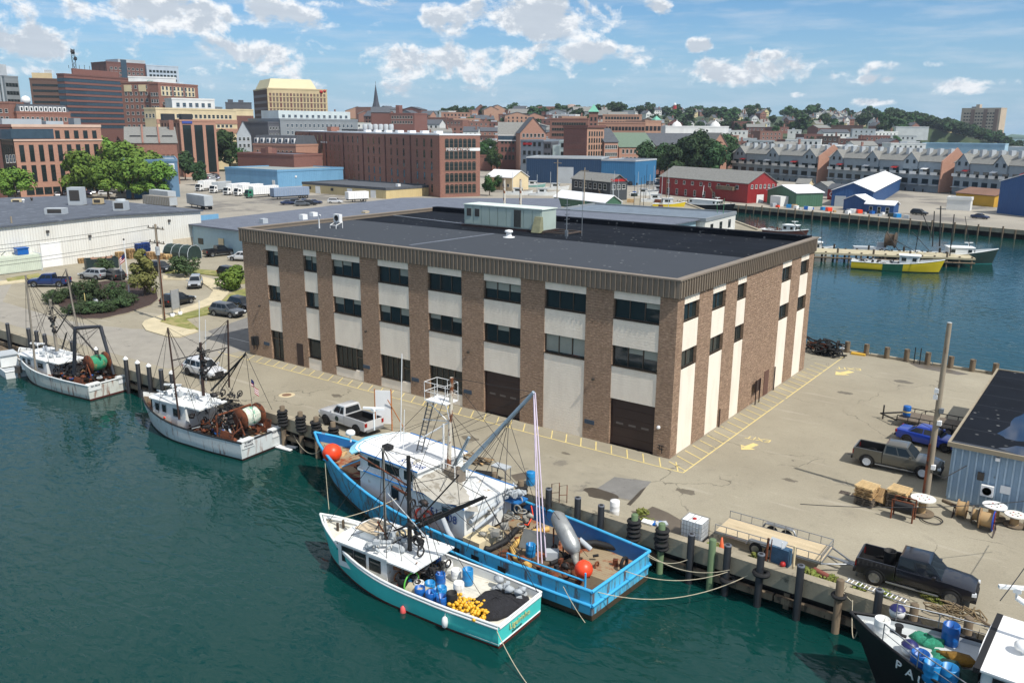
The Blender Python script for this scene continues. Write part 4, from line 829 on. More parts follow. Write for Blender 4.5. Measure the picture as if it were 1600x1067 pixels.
def bd(name, label, px0, D0, px1, D1, ytop, wall, side=None, pxs=None, depth=15, cat='building', z0=None, ref=0, **kw):
    A, B = P2(px0, D0), P2(px1, D1)
    if side: depth = solve_depth(A, B, pxs, side)
    zb = min(A.z, B.z) if z0 is None else z0
    h = ZT(px0 if ref == 0 else px1, ytop, A if ref == 0 else B)-zb
    return building(name, label, cat, A, B, depth, h, wall, z0=zb, **kw)+(h,)
# ---- far left towers
t, L, D, h = bd('office_tower', 'grey concrete office tower with vertical ribs at the far left edge', -30, 640, 30, 610, 122, GREYW, 'R', 43); n = 13
for i in range(n): lbox('pier', t, (L*i/n, -.8, 0), (L*i/n+.9, 0, h), LGREY)
windows(t, 'F', L, D, 12, 9, 2.2, 2.0, 4, (h-5)/9, FRD); windows(t, 'R', L, D, 4, 9, 1.8, 2.0, 4, (h-5)/9, FRD)
lbox('penthouse', t, (0,2,h), (L*.82,D-2,h+7.2), LGREY); lbox('plant_box', t, (L*.3,4,h+7.2), (L*.5,D-5,h+9), GREYW)
t, L, D, h = bd('office_tower', 'brown grey office block with slotted windows behind the mansard roof row', 68, 590, 112, 590, 124, BR_BRN, 'L', 47)
windows(t, 'F', L, D, 4, 6, 4.0, 1.2, h-20, 3.2, FRD, m0=.1); windows(t, 'L', L, D, 4, 5, 3.5, 1.2, h-17, 3.2, FRW); lbox('penthouse', t, (L*.1,3,h), (L*.8,D-3,h+3.6), TANW); lbox('chiller', t, (L*.55,4,h+3.6), (L*.8,D-5,h+5.4), LGREY)
t, L, D, h = bd('office_tower', 'wide dark red office building with long ribbon windows and a lattice mast', 121, 540, 222, 575, 117, BRD, 'L', 107)
k = 9
for r in range(k):
    z = h-2.8-r*3.1; lbox('ribbon_window', t, (-.05,-.08,z-.9), (L+.05,0,z+.9), GLASSB); lbox('ribbon_window', t, (-.08,0,z-.9), (0,D,z+.9), GLASSB); lbox('brick_band', t, (-.2,-.25,z+.95),(L+.1,-.02,z+2.0), BRW)
lbox('penthouse', t, (L*.17,3,h),(L*.85,D-3,h+3.6), BRW)
q = MB(); cx = L*.32
for i in range(5):
    for s_ in (-1,1): q.cyl((cx+s_*1.2,8,h+3.6+i*2.2),(cx+s_*1.2,8,h+5.8+i*2.2),.14); q.cyl((cx-s_*1.2,8,h+3.6+i*2.2),(cx+s_*1.2,8,h+5.8+i*2.2),.1)
q.lathe((cx,7.8,h+13), [(.1,0),(1.3,.3),(1.3,.6)], 10, 0, 'Y'); q.lathe((cx+1.6,7.8,h+9.5), [(.1,0),(1.1,.3),(1.1,.6)], 10, 0, 'Y'); part('lattice_mast', q, RIG, t, world=False)
for i in range(9): q = MB(); x = L*(.18+.075*i); q.cyl((x,5,h+3.6),(x,5,h+5.2+random.random()*1.5),.12); part('roof_aerial', q, RIG, t, world=False)
t, L, D, h = bd('apartment_tower', 'tall brick apartment tower with a glazed stair, farthest behind the hospital style block', 187, 720, 246, 735, 98, BRD, depth=22)
windows(t, 'F', L, D, 8, 7, 2.0, 1.7, h-24, 3.2, FRW); lbox('stair_glazing', t, (L*.36,-.4,0),(L*.5,2,h+2.5), GLASSB); lbox('parapet_box', t, (L*.3,0,h),(L,D-4,h+2.8), LGREY)
t, L, D, h = bd('apartment_tower', 'pale grey apartment tower to the right of the tall brick tower', 247, 732, 295, 740, 103, M_('pale_panel', S(176,188,200)), depth=22)
windows(t, 'F', L, D, 8, 7, 1.9, 1.6, h-24, 3.2, FRD)
t, L, D, h = bd('brick_office', 'stepped brick office block with tall cream framed upper windows', 206, 520, 250, 508, 130, BR_RED, 'L', 187); windows(t, 'F', L, D, 5, 7, 1.6, 1.7, h-23.5, 3.4); windows(t, 'L', L, D, 6, 7, 1.5, 1.7, h-23.5, 3.4)
lbox('cream_bay', t, (L*.1,-.2,h-4.6),(L*.35,-.02,h-1.2), CREAMW); lbox('cream_bay', t, (L*.6,-.2,h-4.6),(L*.85,-.02,h-1.2), CREAMW)
t, L, D, h = bd('brick_office', 'brick office wing with cream framed windows beneath the white penthouse', 262, 500, 320, 520, 131, BR_RED, 'L', 246); 
for i in range(3): lbox('cream_bay', t, (L*(.06+.32*i),-.2,h-6.2),(L*(.3+.32*i),-.02,h-1.4), CREAMW)
windows(t, 'F', L, D, 9, 2, 1.5, 1.9, h-5.8, 2.6, y0=-.2); windows(t, 'F', L, D, 9, 5, 1.5, 1.5, h-24, 3.3); windows(t, 'L', L, D, 3, 5, 1.4, 1.8, h-20, 3.4)
t, L, D, h = bd('rooftop_plant_house', 'white rooftop plant house above the stepped brick office', 218, 530, 290, 530, 121, WHITEW, depth=12); text('Citi', 'sign_lettering', None, t, Vector(t.location)+Vector((0,0,0)), 2.2, (Vector((1,0,0)),Vector((0,0,1)),Vector((0,-1,0))), GREENC).location = (L*.45,-.1,h-2) if False else (L*.45,-.1,h-2.2)
t, L, D, h = bd('white_annex', 'bright white upper annex on the long cream banded building', 281, 486, 346, 492, 155, WHITEW, depth=14); windows(t, 'F', L, D, 6, 1, 1.8, 2.2, h-4, 1, LG if False else FRW, GLASSB)
t, L, D, h = bd('banded_building', 'long cream and brick banded building with a row of square windows', 255, 468, 378, 500, 170, CREAMW, 'L', 236); windows(t, 'F', L, D, 16, 1, 1.8, 1.9, h-4.4, 1); windows(t, 'F', L, D, 16, 1, 1.9, 1.5, h-9, 1); windows(t, 'L', L, D, 3, 1, 1.5, 1.9, h-4.4, 1)
lbox('brick_band', t, (-.1,-.2,h-7.2),(L+.1,-.02,h-5.0), BR_ORG); lbox('brick_band', t, (-.1,-.2,h-12),(L+.1,-.02,h-9.6), BR_ORG)
t, L, D, h = bd('glazed_brick_building', 'brown brick building with three tall glazed bays and a blue sign', 290, 420, 345, 425, 189, BR_ORG, 'L', 258)
for i in range(3): q = MB(); q.box((L*(.07+.32*i),-.1,2),(L*(.30+.32*i),-.02,h-1.8)); part('glazed_bay', q, GLASS, t, world=False)
for i in range(6): lbox('brown_fin', t, (-.35,D*(.05+.16*i),0),(-.02,D*(.05+.16*i)+1.1,h-1), BR_BRN)
lbox('roof_plant', t, (L*.1,2,h+.1),(L*.4,6,h+3), FRD); lbox('roof_plant', t, (-6,3,h+.1),(-1,7,h+3), FRD); lbox('blue_sign', t, (L*.06,-.3,h-1.2),(L*.34,-.12,h-.1), mat('blue_sign_face', S(56,76,150)))
# ---- mansard row and neighbours
t, L, D, h = bd('mansard_building', 'long brick building with slate mansard roof and a row of white dormers', 42, 440, 124, 452, 176, BR_RED, 'L', 34, z0=0)
windows(t, 'F', L, D, 10, 3, 1.3, 1.7, h-10, 3.2); r = MB(); r.add([(0,0,h),(L,0,h),(L,D,h),(0,D,h),(1.2,1.6,h+3.6),(L-1.2,1.6,h+3.6),(L-1.2,D-1.6,h+3.6),(1.2,D-1.6,h+3.6)], [(0,1,5,4),(1,2,6,5),(2,3,7,6),(3,0,4,7),(4,5,6,7)]); part('mansard_roof', r, SHIND, t, world=False)
for i in range(10): x = L*(.06+.88*(i+.5)/10); q = MB(); q.box((x-.75,.1,h+.5),(x+.75,1.8,h+2.6)); o = part('dormer', q, WHITE, t, world=False); q = MB(); q.box((x-.4,.05,h+.8),(x+.4,.1,h+2.2)); part('dormer_window', q, GLASS, o, world=False)
q = MB(); q.blob((L*.33,6,h+5.3), 2.0, 12, 0, 0); part('dish_dome', q, WHITE, t, world=False)
t, L, D, h = bd('brick_building', 'plain red brick block with small paired windows left of the mansard row', 4, 445, 33, 440, 161, BR_RED, depth=14, z0=0); windows(t, 'F', L, D, 3, 5, 1.4, 1.6, h-17, 3.2)
t, L, D, h = bd('brick_building', 'low brick wall building at the left edge under the grey tower', -30, 450, 4, 448, 172, BR_RED, depth=14, z0=0); windows(t, 'F', L, D, 4, 2, 1.3, 1.5, h-8, 3.2)
# ---- hotel
t, L, D, h = bd('hotel', 'wide orange brick hotel with slot windows and a glazed roof terrace', 32, 318, 168, 330, 197, BR_ORG, depth=26, z0=0, trim=M_('pinkish_coping', S(206,178,160)))
windows(t, 'F', L, D, 9, 1, 1.5, 2.5, h-3.9, 1, FRD, m0=.0, m1=.03, skip=lambda r,c: c < 4); lbox('terrace_glazing', t, (-18,-.15,h-4.0),(L*.44,-.02,h-.9), GLASSB); lbox('coping_band', t, (-.2,-.25,h-4.7),(L+.2,-.02,h-4.25), M_('pinkish_coping', S(206,178,160)))
windows(t, 'F', L, D, 9, 2, 1.5, 5.2, h-17.5, 6.4, FRD, m0=.02, m1=.03); windows(t, 'F', L, D, 9, 1, 2.4, 2.2, .8, 1, FRD)
lbox('roof_plant', t, (L*.02,8,h+.1),(L*.45,11,h+2.2), LGREY); lbox('roof_plant', t, (L*.5,8,h+.1),(L*.7,11,h+1.6), LGREY); lbox('roof_plant', t, (L*.76,4,h+.1),(L*.84,8,h+2.6), GREYW)
t, L, D, h = bd('hotel_wing', 'dark glazed corner wing of the hotel at the left edge', -30, 300, 31, 318.6, 197, BRD, depth=20, z0=0); windows(t, 'F', L, D, 4, 2, 1.2, 5.5, h-17, 6.4, FRD, m1=.4); lbox('corner_glazing', t, (L*.66,-.3,0),(L*.99,-.02,h-4), GLASS)
windows(t, 'F', L, D, 3, 3, 1.3, 2.4, 2, 4.6, FRW, GLASSB, m0=.7, m1=.02, y0=-.3); lbox('terrace_glazing', t, (0,-.15,h-4.0),(L*.98,-.02,h-1), GLASSB); lbox('roof_plant', t, (L*.3,5,h+.1),(L*.95,9,h+2.6), LGREY)
# ---- gabled mill
t, L, D, h = bd('gabled_mill', 'old brick mill with a grey pitched roof in three bays', 203, 372, 283, 372, 224, BR_RED, 'L', 168, z0=0, roof='gable', ridge=6, roofm=SHING)
windows(t, 'F', L, D, 10, 3, 1.5, 1.8, 1.5, 3.9, arch=1); windows(t, 'L', L, D, 4, 3, 1.5, 1.8, 1.5, 3.9, arch=1); windows(t, 'L', L, D, 2, 1, 1.5, 1.6, 13.5, 3.9, m0=.3, m1=.3)
for x in (.34,.66): q = MB(); e = L*x; q.add([(e-.3,-.4,h-.1),(e+.3,-.4,h-.1),(e+.3,D/2,h+6.6),(e-.3,D/2,h+6.6),(e-.3,-.4,h+.5),(e+.3,-.4,h+.5),(e+.3,D/2,h+7.2),(e-.3,D/2,h+7.2)], [(0,3,2,1),(4,5,6,7),(0,1,5,4),(1,2,6,5),(2,3,7,6),(3,0,4,7)]); part('fire_wall', q, BR_RED, t, world=False)
lbox('chimney', t, (L-2,D*.4,h+3),(L-.3,D*.4+2.4,h+9), BR_RED)
for x in (.2,.52,.83): lbox('skylight', t, (L*x-2,D*.2-1,h+1.6),(L*x+2,D*.2,h+2.9), FRD)
t, L, D, h = bd('metal_warehouse', 'slate blue metal warehouse with a white sign behind the street trees', 197, 304, 281, 304, 252, M_('slate_blue_metal', S(96,128,156)), depth=26, z0=0, roofm=M_('blue_grey_roof', S(132,146,156))); lbox('sign', t, (L*.8,-.12,h-3.2),(L*.94,-.02,h-.9), WHITE)
lbox('sign_face', t, (L*.82,-.18,h-2.8),(L*.92,-.12,h-1.3), mat('blue_sign_face', S(56,76,150)))
# ---- tan hotel tower
t, L, D, h = bd('hotel_tower', 'tan hotel slab with vertical stripes and a pale sloped rooftop hood', 427, 590, 518, 600, 139, TANW, 'L', 403)
for i in range(17): lbox('window_stripe', t, (L*(.03+.96*i/17),-.15,2),(L*(.03+.96*i/17)+1.3,-.02,h-2.6), FRB if i % 3 else BRD)
for r in range(7): lbox('floor_band', t, (.2,-.2,h-5-r*3.6),(L-.2,-.15,h-4.4-r*3.6), TANW)
for r in range(7): lbox('ribbon_window', t, (-.1,1,h-5-r*4),(-.02,D-1,h-3.4-r*4), mat('brown_glass_band', S(84,58,50), .4))
lbox('brown_side', t, (-.06,.0,0),(-.01,D,h), BR_BRN)
q = MB(); a, b = L*.02, L*.84; q.add([(a,1,h),(b,1,h),(b,D-1,h),(a,D-1,h),(a+3,5,h+6.6),(b-3,5,h+6.6),(b-3,D-5,h+6.6),(a+3,D-5,h+6.6)], [(0,1,5,4),(1,2,6,5),(2,3,7,6),(3,0,4,7),(4,5,6,7)]); part('roof_hood', q, M_('pale_yellow_metal', S(206,196,160), .04), t, world=False)
q = MB(); q.lathe((L*.9,-.3,h-1.2), [(.01,0),(1.2,0),(1.2,.3)], 10, 0, 'Y'); q.lathe((L*.96,-.3,h-.6), [(.01,0),(.9,0),(.9,.3)], 10, 0, 'Y'); part('red_emblem', q, REDP, t, world=False)
t, L, D, h = bd('hotel_annex', 'low cream annex with dark columns beside the tan hotel slab', 374, 560, 404, 565, 172, CREAMW, depth=15); lbox('dark_base', t, (.2,-.2,0),(L-.2,-.02,h-3.4), BRD)
t, L, D, h = bd('far_building', 'dark far building on the skyline left of the tan hotel slab', 362, 700, 402, 700, 161, DGREY, depth=15); lbox('roof_plant', t, (L*.1,2,h),(L*.3,6,h+2.5), DGREY); lbox('roof_plant', t, (L*.5,2,h),(L*.7,6,h+2.2), DGREY)
t, L, D, h = bd('modern_building', 'long grey modern building with pale balconied upper floor', 444, 470, 563, 500, 187, GREYW, depth=30, z0=0); windows(t, 'F', L, D, 16, 2, 1.5, 1.7, h-7.5, 3.6, FRW, GLASSB); lbox('penthouse', t, (2,4,h),(L-2,20,h+4.6), M_('pale_sheet', S(198,208,208)))
windows(t, 'F', L, D, 12, 1, 1.8, 1.6, h+1, 1, FRW, GLASSB, y0=3.98)
t, L, D, h = bd('modern_wing', 'dark grey left wing of the modern building', 425, 466, 446, 472, 192, DGREY, depth=20, z0=0); windows(t, 'F', L, D, 4, 3, 1.3, 1.4, h-10, 3.3, FRW)
for i in range(6): 
    p = P2(574+8*i, 470); q = MB(); zb = ZT(574+8*i, 204, p); q.lathe((p.x,p.y,zb), [(1.3,0),(1.3,2.8),(.8,3.2),(.01,3.2)], 10); solo('roof_tank', q, LGREY, 'pale cylindrical roof tank in the row behind the long brick block', 'roof tank', (p.x,p.y,zb), 'row of roof tanks')
t, L, D, h = bd('dark_low_building', 'dark low building carrying the row of roof tanks', 562, 466, 622, 474, 204, DGREY, depth=24, z0=0)
t, L, D, h = bd('dormer_row', 'brick row house terrace with white dormers under a grey roof', 400, 420, 466, 400, 226, BR_ORG, depth=14, z0=0); windows(t, 'F', L, D, 9, 2, 1.3, 1.7, h-7.5, 3.4)
r = MB(); r.add([(0,0,h),(L,0,h),(L,D,h),(0,D,h),(.6,1.6,h+4.2),(L-.6,1.6,h+4.2),(L-.6,D-1.6,h+4.2),(.6,D-1.6,h+4.2)], [(0,1,5,4),(1,2,6,5),(2,3,7,6),(3,0,4,7),(4,5,6,7)]); part('mansard_roof', r, SHIND, t, world=False)
for i in range(7): x = L*(i+.5)/7; q = MB(); q.box((x-1,.2,h+.8),(x+1,2,h+3)); o = part('dormer', q, WHITE, t, world=False); q = MB(); q.box((x-.6,.12,h+1.1),(x+.6,.2,h+2.6)); part('dormer_window', q, GLASSB, o, world=False)
t, L, D, h = bd('brick_store', 'low brown brick building in front of the dormer terrace', 375, 400, 462, 372, 240, BRW, depth=16, z0=0); windows(t, 'F', L, D, 8, 1, 1.2, 1.5, 2, 1)
lbox('chimney', t, (L*.45,2,h),(L*.5,4,h+3), BR_RED); lbox('stair_house', t, (L*.3,4,h),(L*.42,9,h+2.4), BRW)
t, L, D, h = bd('gabled_house', 'steep gabled slate roofed house by the conifers', 376, 430, 398, 430, 210, LGREY, depth=16, z0=0, roof='gable', ridge=6, roofm=SHIND, ridge_dir='y'); windows(t, 'F', L, D, 3, 2, 1.2, 1.6, h-6, 3)
# ---- the long brick block
A, B = G(465,270), G(688,309); A.z = B.z = 0; hh = 20.3
dpt = solve_depth(A, B, 749.5, 'R'); t, L, D = building('brick_warehouse_block', 'huge five storey red brick former warehouse with a white flat roof', 'building', A, B, dpt, hh, BR_RED, ROOFW, z0=0, trim=ROOFW, trimh=.0)
windows(t, 'R', L, D, 7, 5, 1.5, 2.5, 1.3, 3.75, FRB, arch=1, m0=.12, m1=.1); windows(t, 'F', L, D, 27, 5, 1.4, 2.3, 1.4, 3.75, FRB, arch=1, m0=.02, m1=.02)
for i in range(8): lbox('pilaster', t, (L*i/7-.25,-.3,0),(L*i/7+.25,-.02,hh-.3), BRD)
dx = (B-A).normalized(); ny = Vector((-dx.y, dx.x, 0)); p = B+ny*(D*.56)+dx*.12; 
lbox('sign_band', t, (L+.02,D*.74,hh-5.1),(L+.1,D*1.0,hh-4.1), WHITE)
text('PIERCE ATWOOD', 'sign_lettering', None, t, Vector(t.location)+Vector((0,0,0)), 1.35, (Vector((0,1,0)),Vector((0,0,1)),Vector((1,0,0))), WHITE, .05, .95).location = (L+.14, D*.5, hh-4.6)
lbox('sign_band', t, (L*.02,-.12,hh-5.0),(L*.16,-.02,hh-4.0), WHITE); text('PIERCE ATWOOD', 'sign_lettering', None, t, Vector(t.location), 1.3, (Vector((1,0,0)),Vector((0,0,1)),Vector((0,-1,0))), WHITE, .05, .95).location = (L*.27,-.1,hh-4.5)
for i in range(7): lbox('roof_unit', t, (L*(.45+.07*i),8,hh+.1),(L*(.45+.07*i)+2.6,10.5,hh+1.3), ROOFW)
lbox('stair_house', t, (L*.08,12,hh),(L*.12,16,hh+2.4), BR_RED)
# ---- sheds in the truck yard
t, L, D, h = bd('blue_shed', 'long sky blue metal shed beside the white lorries', 354, 372, 435, 344, 263, BLUEM, 'R', 535, z0=0, roofm=M_('grey_green_roof', S(140,148,146)))
t.location = t.location
lbox('door', t, (L*.9,-.1,0),(L*.95,-.02,2.6), WHITE); lbox('wall_fan', t, (L+.02,D*.25,3.4),(L+.3,D*.25+.7,4.1), WHITE)
t, L, D, h = bd('tan_shed', 'low tan metal shed with a dark roof and small doors', 473, 318, 603, 284, 296, TANM, 'R', 671, z0=0, roofm=SHIND, trim=SHIND, ref=1)
for x in (.17,.56,.83): lbox('roller_door', t, (L*x,-.12,0),(L*x+2.6,-.02,2.5), WHITE)
for x in (.08,.36): lbox('window', t, (L*x,-.1,1.2),(L*x+1.4,-.02,2.2), FRD)
lbox('roof_vent', t, (L*.85,D*.5,h+.1),(L*.85+1.2,D*.5+1.2,h+1.0), WHITE)
# ---- centre
t, L, D, h = bd('gabled_brick_hall', 'large dark brick hall with slate gables and a white ribbon window', 778, 478, 842, 478, 212, BRW, depth=20, z0=0, roof='gable', ridge=7, roofm=SHING); windows(t, 'F', L, D, 10, 3, 1.4, 2.2, h-13, 4.3, FRB, arch=1); lbox('ribbon_window', t, (0,-.3,h-2.4),(L,-.02,h-.2), GLASSB); lbox('white_frame', t, (0,-.35,h-.2),(L,-.02,h+.3), WHITE)
lbox('white_frame', t, (0,-.35,h-2.9),(L,-.02,h-2.4), WHITE)
t, L, D, h = bd('gabled_brick_hall', 'orange brick hall with crow gables and round windows behind the grey blocks', 812, 460, 852, 462, 208, BR_ORG, depth=18, z0=0, roof='gable', ridge=8, roofm=SHIND, ridge_dir='y'); windows(t, 'F', L, D, 6, 4, 1.4, 1.9, h-13, 3.6, FRW)
t, L, D, h = bd('grey_block', 'slate grey modern block with a navy end wall', 813, 440, 848, 434, 220, M_('steel_grey', S(116,126,136)), 'L', 799, z0=0); windows(t, 'F', L, D, 4, 3, 1.5, 1.9, h-11, 4.2, FRD); lbox('navy_end', t, (-.1,0,0),(-.02,D,h), NAVYM); lbox('red_sign', t, (L*.1,-.12,h-2),(L*.5,-.02,h-1), REDP)
t, L, D, h = bd('grey_block', 'dark grey recessed block joining the two grey blocks', 848.5, 434, 860, 433, 223, DGREY, depth=14, z0=0); windows(t, 'F', L, D, 2, 3, 1.4, 1.8, h-11, 4.2, FRD)
t, L, D, h = bd('white_block', 'pale mint modern block with square windows and lower wings', 873, 430, 891, 427, 221, M_('mint_panel', S(196,212,208)), depth=14, z0=0); windows(t, 'F', L, D, 2, 3, 2.0, 1.9, h-11, 4.1, FRD)
lbox('wing', t, (-4.2,.6,-1),(-.02,12,h-2), M_('mint_panel', S(196,212,208))); lbox('wing', t, (L+.02,.6,-1),(L+4.3,12,h-3), M_('mint_panel', S(196,212,208)))
t, L, D, h = bd('brick_tower_block', 'narrow seven storey brick block with its sunlit side dotted with windows', 915, 400, 941, 412, 199, BR_PNK, 'L', 882, z0=0); windows(t, 'F', L, D, 6, 7, 1.3, 1.8, 1.5, (h-2.5)/7, FRB, arch=1); windows(t, 'L', L, D, 8, 6, 1.3, 1.8, 4, (h-5)/6, FRB, arch=1)
lbox('cornice', t, (-.6,-.6,h-.2),(L+.6,D+.3,h+.9), BRD)
lbox('shaded_side', t, (-.08,0,0),(-.02,D,h-.3), BRW)  # darker brick sheet paints the shade onto the face turned from the sun
t, L, D, h = bd('brick_lowrise', 'brick low building with a slate roof right of the narrow brick block', 942, 410, 963, 414, 222, BR_ORG, depth=16, z0=0, roof='gable', ridge=6, roofm=SHIND); windows(t, 'F', L, D, 6, 3, 1.3, 1.7, h-10, 3.4)
t, L, D, h = bd('market_building', 'brick market hall with a green slate pitched roof and orange gable', 965, 420, 1020, 430, 230, BR_ORG, depth=20, z0=0, roof='gable', ridge=6.5, roofm=mat('green_slate', S(98,116,100), .9)); windows(t, 'F', L, D, 8, 3, 1.4, 1.9, h-10, 3.5, FRW)
t, L, D, h = bd('grey_terrace', 'long dark shingled terrace with white dormer strips behind the street trees', 1022, 450, 1110, 470, 228, BRD, depth=22, z0=0, roof='gable', ridge=6, roofm=SHIND); windows(t, 'F', L, D, 14, 2, 1.5, 1.6, h-5.5, 3, FRW)
t, L, D, h = bd('brick_gable_house', 'orange brick gabled house between the trees by the condominiums', 1108, 440, 1132, 444, 228, BR_ORG, depth=18, z0=0, roof='gable', ridge=6, roofm=SHING, ridge_dir='y'); windows(t, 'F', L, D, 3, 2, 1.5, 1.8, h-6, 3, FRW)
# garages
t, L, D, h = bd('parking_garage', 'long brick parking garage with rows of dark openings', 932, 540, 1003, 540, 192, BR_ORG, depth=30, z0=0, trim=BR_ORG)
for r in range(5): 
    for c in range(5 if r < 3 else 14):
        nn = 5 if r < 3 else 14; q = MB(); q.box((L*(c+.12)/nn,-.1,h-4.5-(4-r)*4.0),(L*(c+.88)/nn,-.02,h-2.3-(4-r)*4.0)); part('garage_opening', q, BLACK, t, world=False)
t, L, D, h = bd('parking_garage', 'pale corner bay of the parking garage with stacked openings and a small green cap', 1003.5, 540, 1028, 545, 190, BR_PNK, depth=26, z0=0)
for r in range(5):
    for c in range(4): q = MB(); q.box((L*(c+.12)/4,-.1,h-5.5-r*4.0),(L*(c+.88)/4,-.02,h-2.8-r*4.0)); part('garage_opening', q, BLACK, t, world=False)
q = MB(); q.add([(L*.6,0,h+1),(L*1.0,0,h+1),(L*1.0,5,h+1),(L*.6,5,h+1),(L*.8,2.5,h+3.4)], [(0,1,4),(1,2,4),(2,3,4),(3,0,4)]); part('green_cap', q, GREENC, t, world=False)
t, L, D, h = bd('garage_tower', 'square brick stair tower with a green copper pyramid roof', 917, 536, 931, 536, 176, BR_RED, depth=7, z0=0); q = MB(); q.add([(-.6,-.6,h+.4),(L+.6,-.6,h+.4),(L+.6,D+.6,h+.4),(-.6,D+.6,h+.4),(L/2,D/2,h+5)], [(0,1,4),(1,2,4),(2,3,4),(3,0,4)]); part('pyramid_roof', q, GREENC, t, world=False)
windows(t, 'F', L, D, 2, 3, 1.2, 2, h-12, 3.6, FRD)
t, L, D, h = bd('brick_market', 'wide dark red brick block left of the green capped tower', 857, 560, 916, 556, 186, BR_RED, depth=30, z0=0); windows(t, 'F', L, D, 14, 4, 1.5, 1.6, h-14, 3.4, FRB)
t, L, D, h = bd('brick_market', 'brick block with a pale roof edge behind the parking garage', 938, 640, 998, 640, 180, BR_PNK, depth=20, z0=4); windows(t, 'F', L, D, 12, 2, 1.6, 1.6, h-6, 3.2, FRD)
# navy shed, quay houses
t, L, D, h = bd('navy_shed', 'very long navy blue shed with a lighter blue right end', 822, 372, 938, 366, 247, NAVYM, depth=24, z0=0, roofm=GREYW, trim=LGREY, trimh=.1); lbox('roller_door', t, (L*.42,-.12,0),(L*.42+7,-.02,6.8), LGREY)
t2, L2, D2, h2 = bd('blue_shed_end', 'lighter blue end section of the very long navy shed', 938.4, 366, 991, 360, 251, SKYM, depth=24, z0=0, trim=LGREY, trimh=.1)
t, L, D, h = bd('cream_house', 'small low cream house with a white roof near the moored boats', 760, 330, 800, 322, 276, CREAMW, depth=10, z0=0, roof='gable', ridge=2.4, roofm=ROOFW); windows(t, 'F', L, D, 5, 1, 1.1, 1.1, 1.3, 1, FRW)
t, L, D, h = bd('quay_house', 'dark two storey quayside house with a red gable and outside stairs', 893, 300, 953, 282, 279, M_('charcoal_board', S(62,66,70)), 'R', 976, z0=0, roof='gable', ridge=2.2, roofm=SHING); windows(t, 'F', L, D, 7, 1, 1.7, 1.9, h-2.7, 1, FRW); lbox('dark_opening', t, (L*.4,-.1,0),(L*.75,-.02,3), BLACK)
windows(t, 'R', L, D, 3, 1, 1.4, 1.5, h-2.4, 1, FRW); lbox('red_gable', t, (L+.02,0.3,h+.1),(L+.08,D-.3,h+.9), REDP)
q = MB()
for i in range(8): q.box((L*.78+i*.5,-1.4,h-3.2-i*.5),(L*.78+i*.5+.5,-.2,h-3.05-i*.5))
q.cyl((L*.78,-1.4,h-2.2),(L*.78+4,-1.4,h-6.2),.06); part('outside_stair', q, TIMB, t, world=False)
t, L, D, h = bd('green_shed', 'small green shed with a wide bright white roof at the slip', 866, 262, 946, 243, 317, GRM, 'R', 970, z0=0, roof='gable', ridge=1.8, roofm=ROOFW, ref=1)
# grey flat roofed building behind the block and the long white building
A, B = Vector((-125,50,0)), Vector((-49.5,50,0))
LB = thing('low_annex_building', 'low pale blue building with a wide grey gravel roof behind the office block', 'building', (-110,46,0)); q = MB()
poly = [(-122.5,41.5),(-49.2,41.5),(-49.2,112),(-84,113),(-100,137),(-132,112)]; q.prism(poly, -.5, 4.6); part('wall', q, LBM, LB); q = MB(); q.prism([(-123.2,40.8),(-48.6,40.8),(-48.6,112.6),(-83.4,113.6),(-100,137.6),(-132.8,112)], 4.6, 4.85); part('roof', q, ROOFG, LB)
for px, py, hh_, M1 in ((412,349,.9,LGREY),(490,338,.8,WHITE),(571,333,.4,TANW),(474,343,1.0,WHITE)): p = G(px,py,4.85); q = MB(); q.box((p.x-.6,p.y-.6,4.85),(p.x+.6,p.y+.6,4.85+hh_)); part('roof_unit', q, M1, LB)
o = MB(); o.box((-121.3,41.42,0),(-120.2,41.5,2.2)); part('door', o, WHITE, LB); o = MB(); o.box((-118.5,41.4,1.2),(-117,41.5,2.3)); part('window', o, GLASS, LB)
q = MB(); q.box((-112,41.3,1.6),(-110.5,41.48,2.8)); part('wall_sign', q, CREAMW, LB)
t, L, D = building('long_white_building', 'long low white building with a blue grey roof beyond the roof parapet', 'building', (-83,110.5,0), (-47.4,112.6,0), 19, 4.6, WHM, mat('blue_grey_roofing', S(104,116,128), .8, 0, .2, .6), z0=0, trim=GREYW, trimh=.25)
for i in range(6): lbox('loading_door', t, (4+i*5.2,-.12,.2),(6.8+i*5.2,-.02,2.9), GREYW)
windows(t, 'R', L, D, 3, 1, 1.6, 1.6, 2.0, 1, FRD); lbox('hanging_awning', t, (L*.62,-2,2.8),(L*.78,-.1,3.0), LGREY)
# ---- far pier buildings
A, B = G(1030,303), G(1167,318); t, L, D = building('red_net_shed', 'dark red two storey wooden shed with white windows and a grey shingle roof', 'building', A, B, 12.6, 6.2, REDM, SHING, 'gable', 3.4, z0=0)
windows(t, 'F', L, D, 9, 1, 1.3, 1.2, 4.2, 1, FRW); windows(t, 'F', L, D, 6, 1, 1.2, 2.0, .5, 1, FRW, m1=.3); windows(t, 'R', L, D, 6, 1, .9, 1.2, 4.6, 1, FRW); lbox('roller_door', t, (L+.02,4,0),(L+.12,7,2.6), WHITE)
q = MB(); 
for i in range(9): q.box((L*.62+i*.45,-1.5,3.9-i*.42),(L*.62+i*.45+.45,-.3,4.0-i*.42))
q.cyl((L*.62,-1.5,4.9),(L*.62+4,-1.5,1.1),.07); part('outside_stair', q, TIMB, t, world=False); lbox('balcony', t, (L*.7,-1.5,3.7),(L*.88,-.02,4.9), TIMB)
A, B = G(1199,320), G(1238,323)
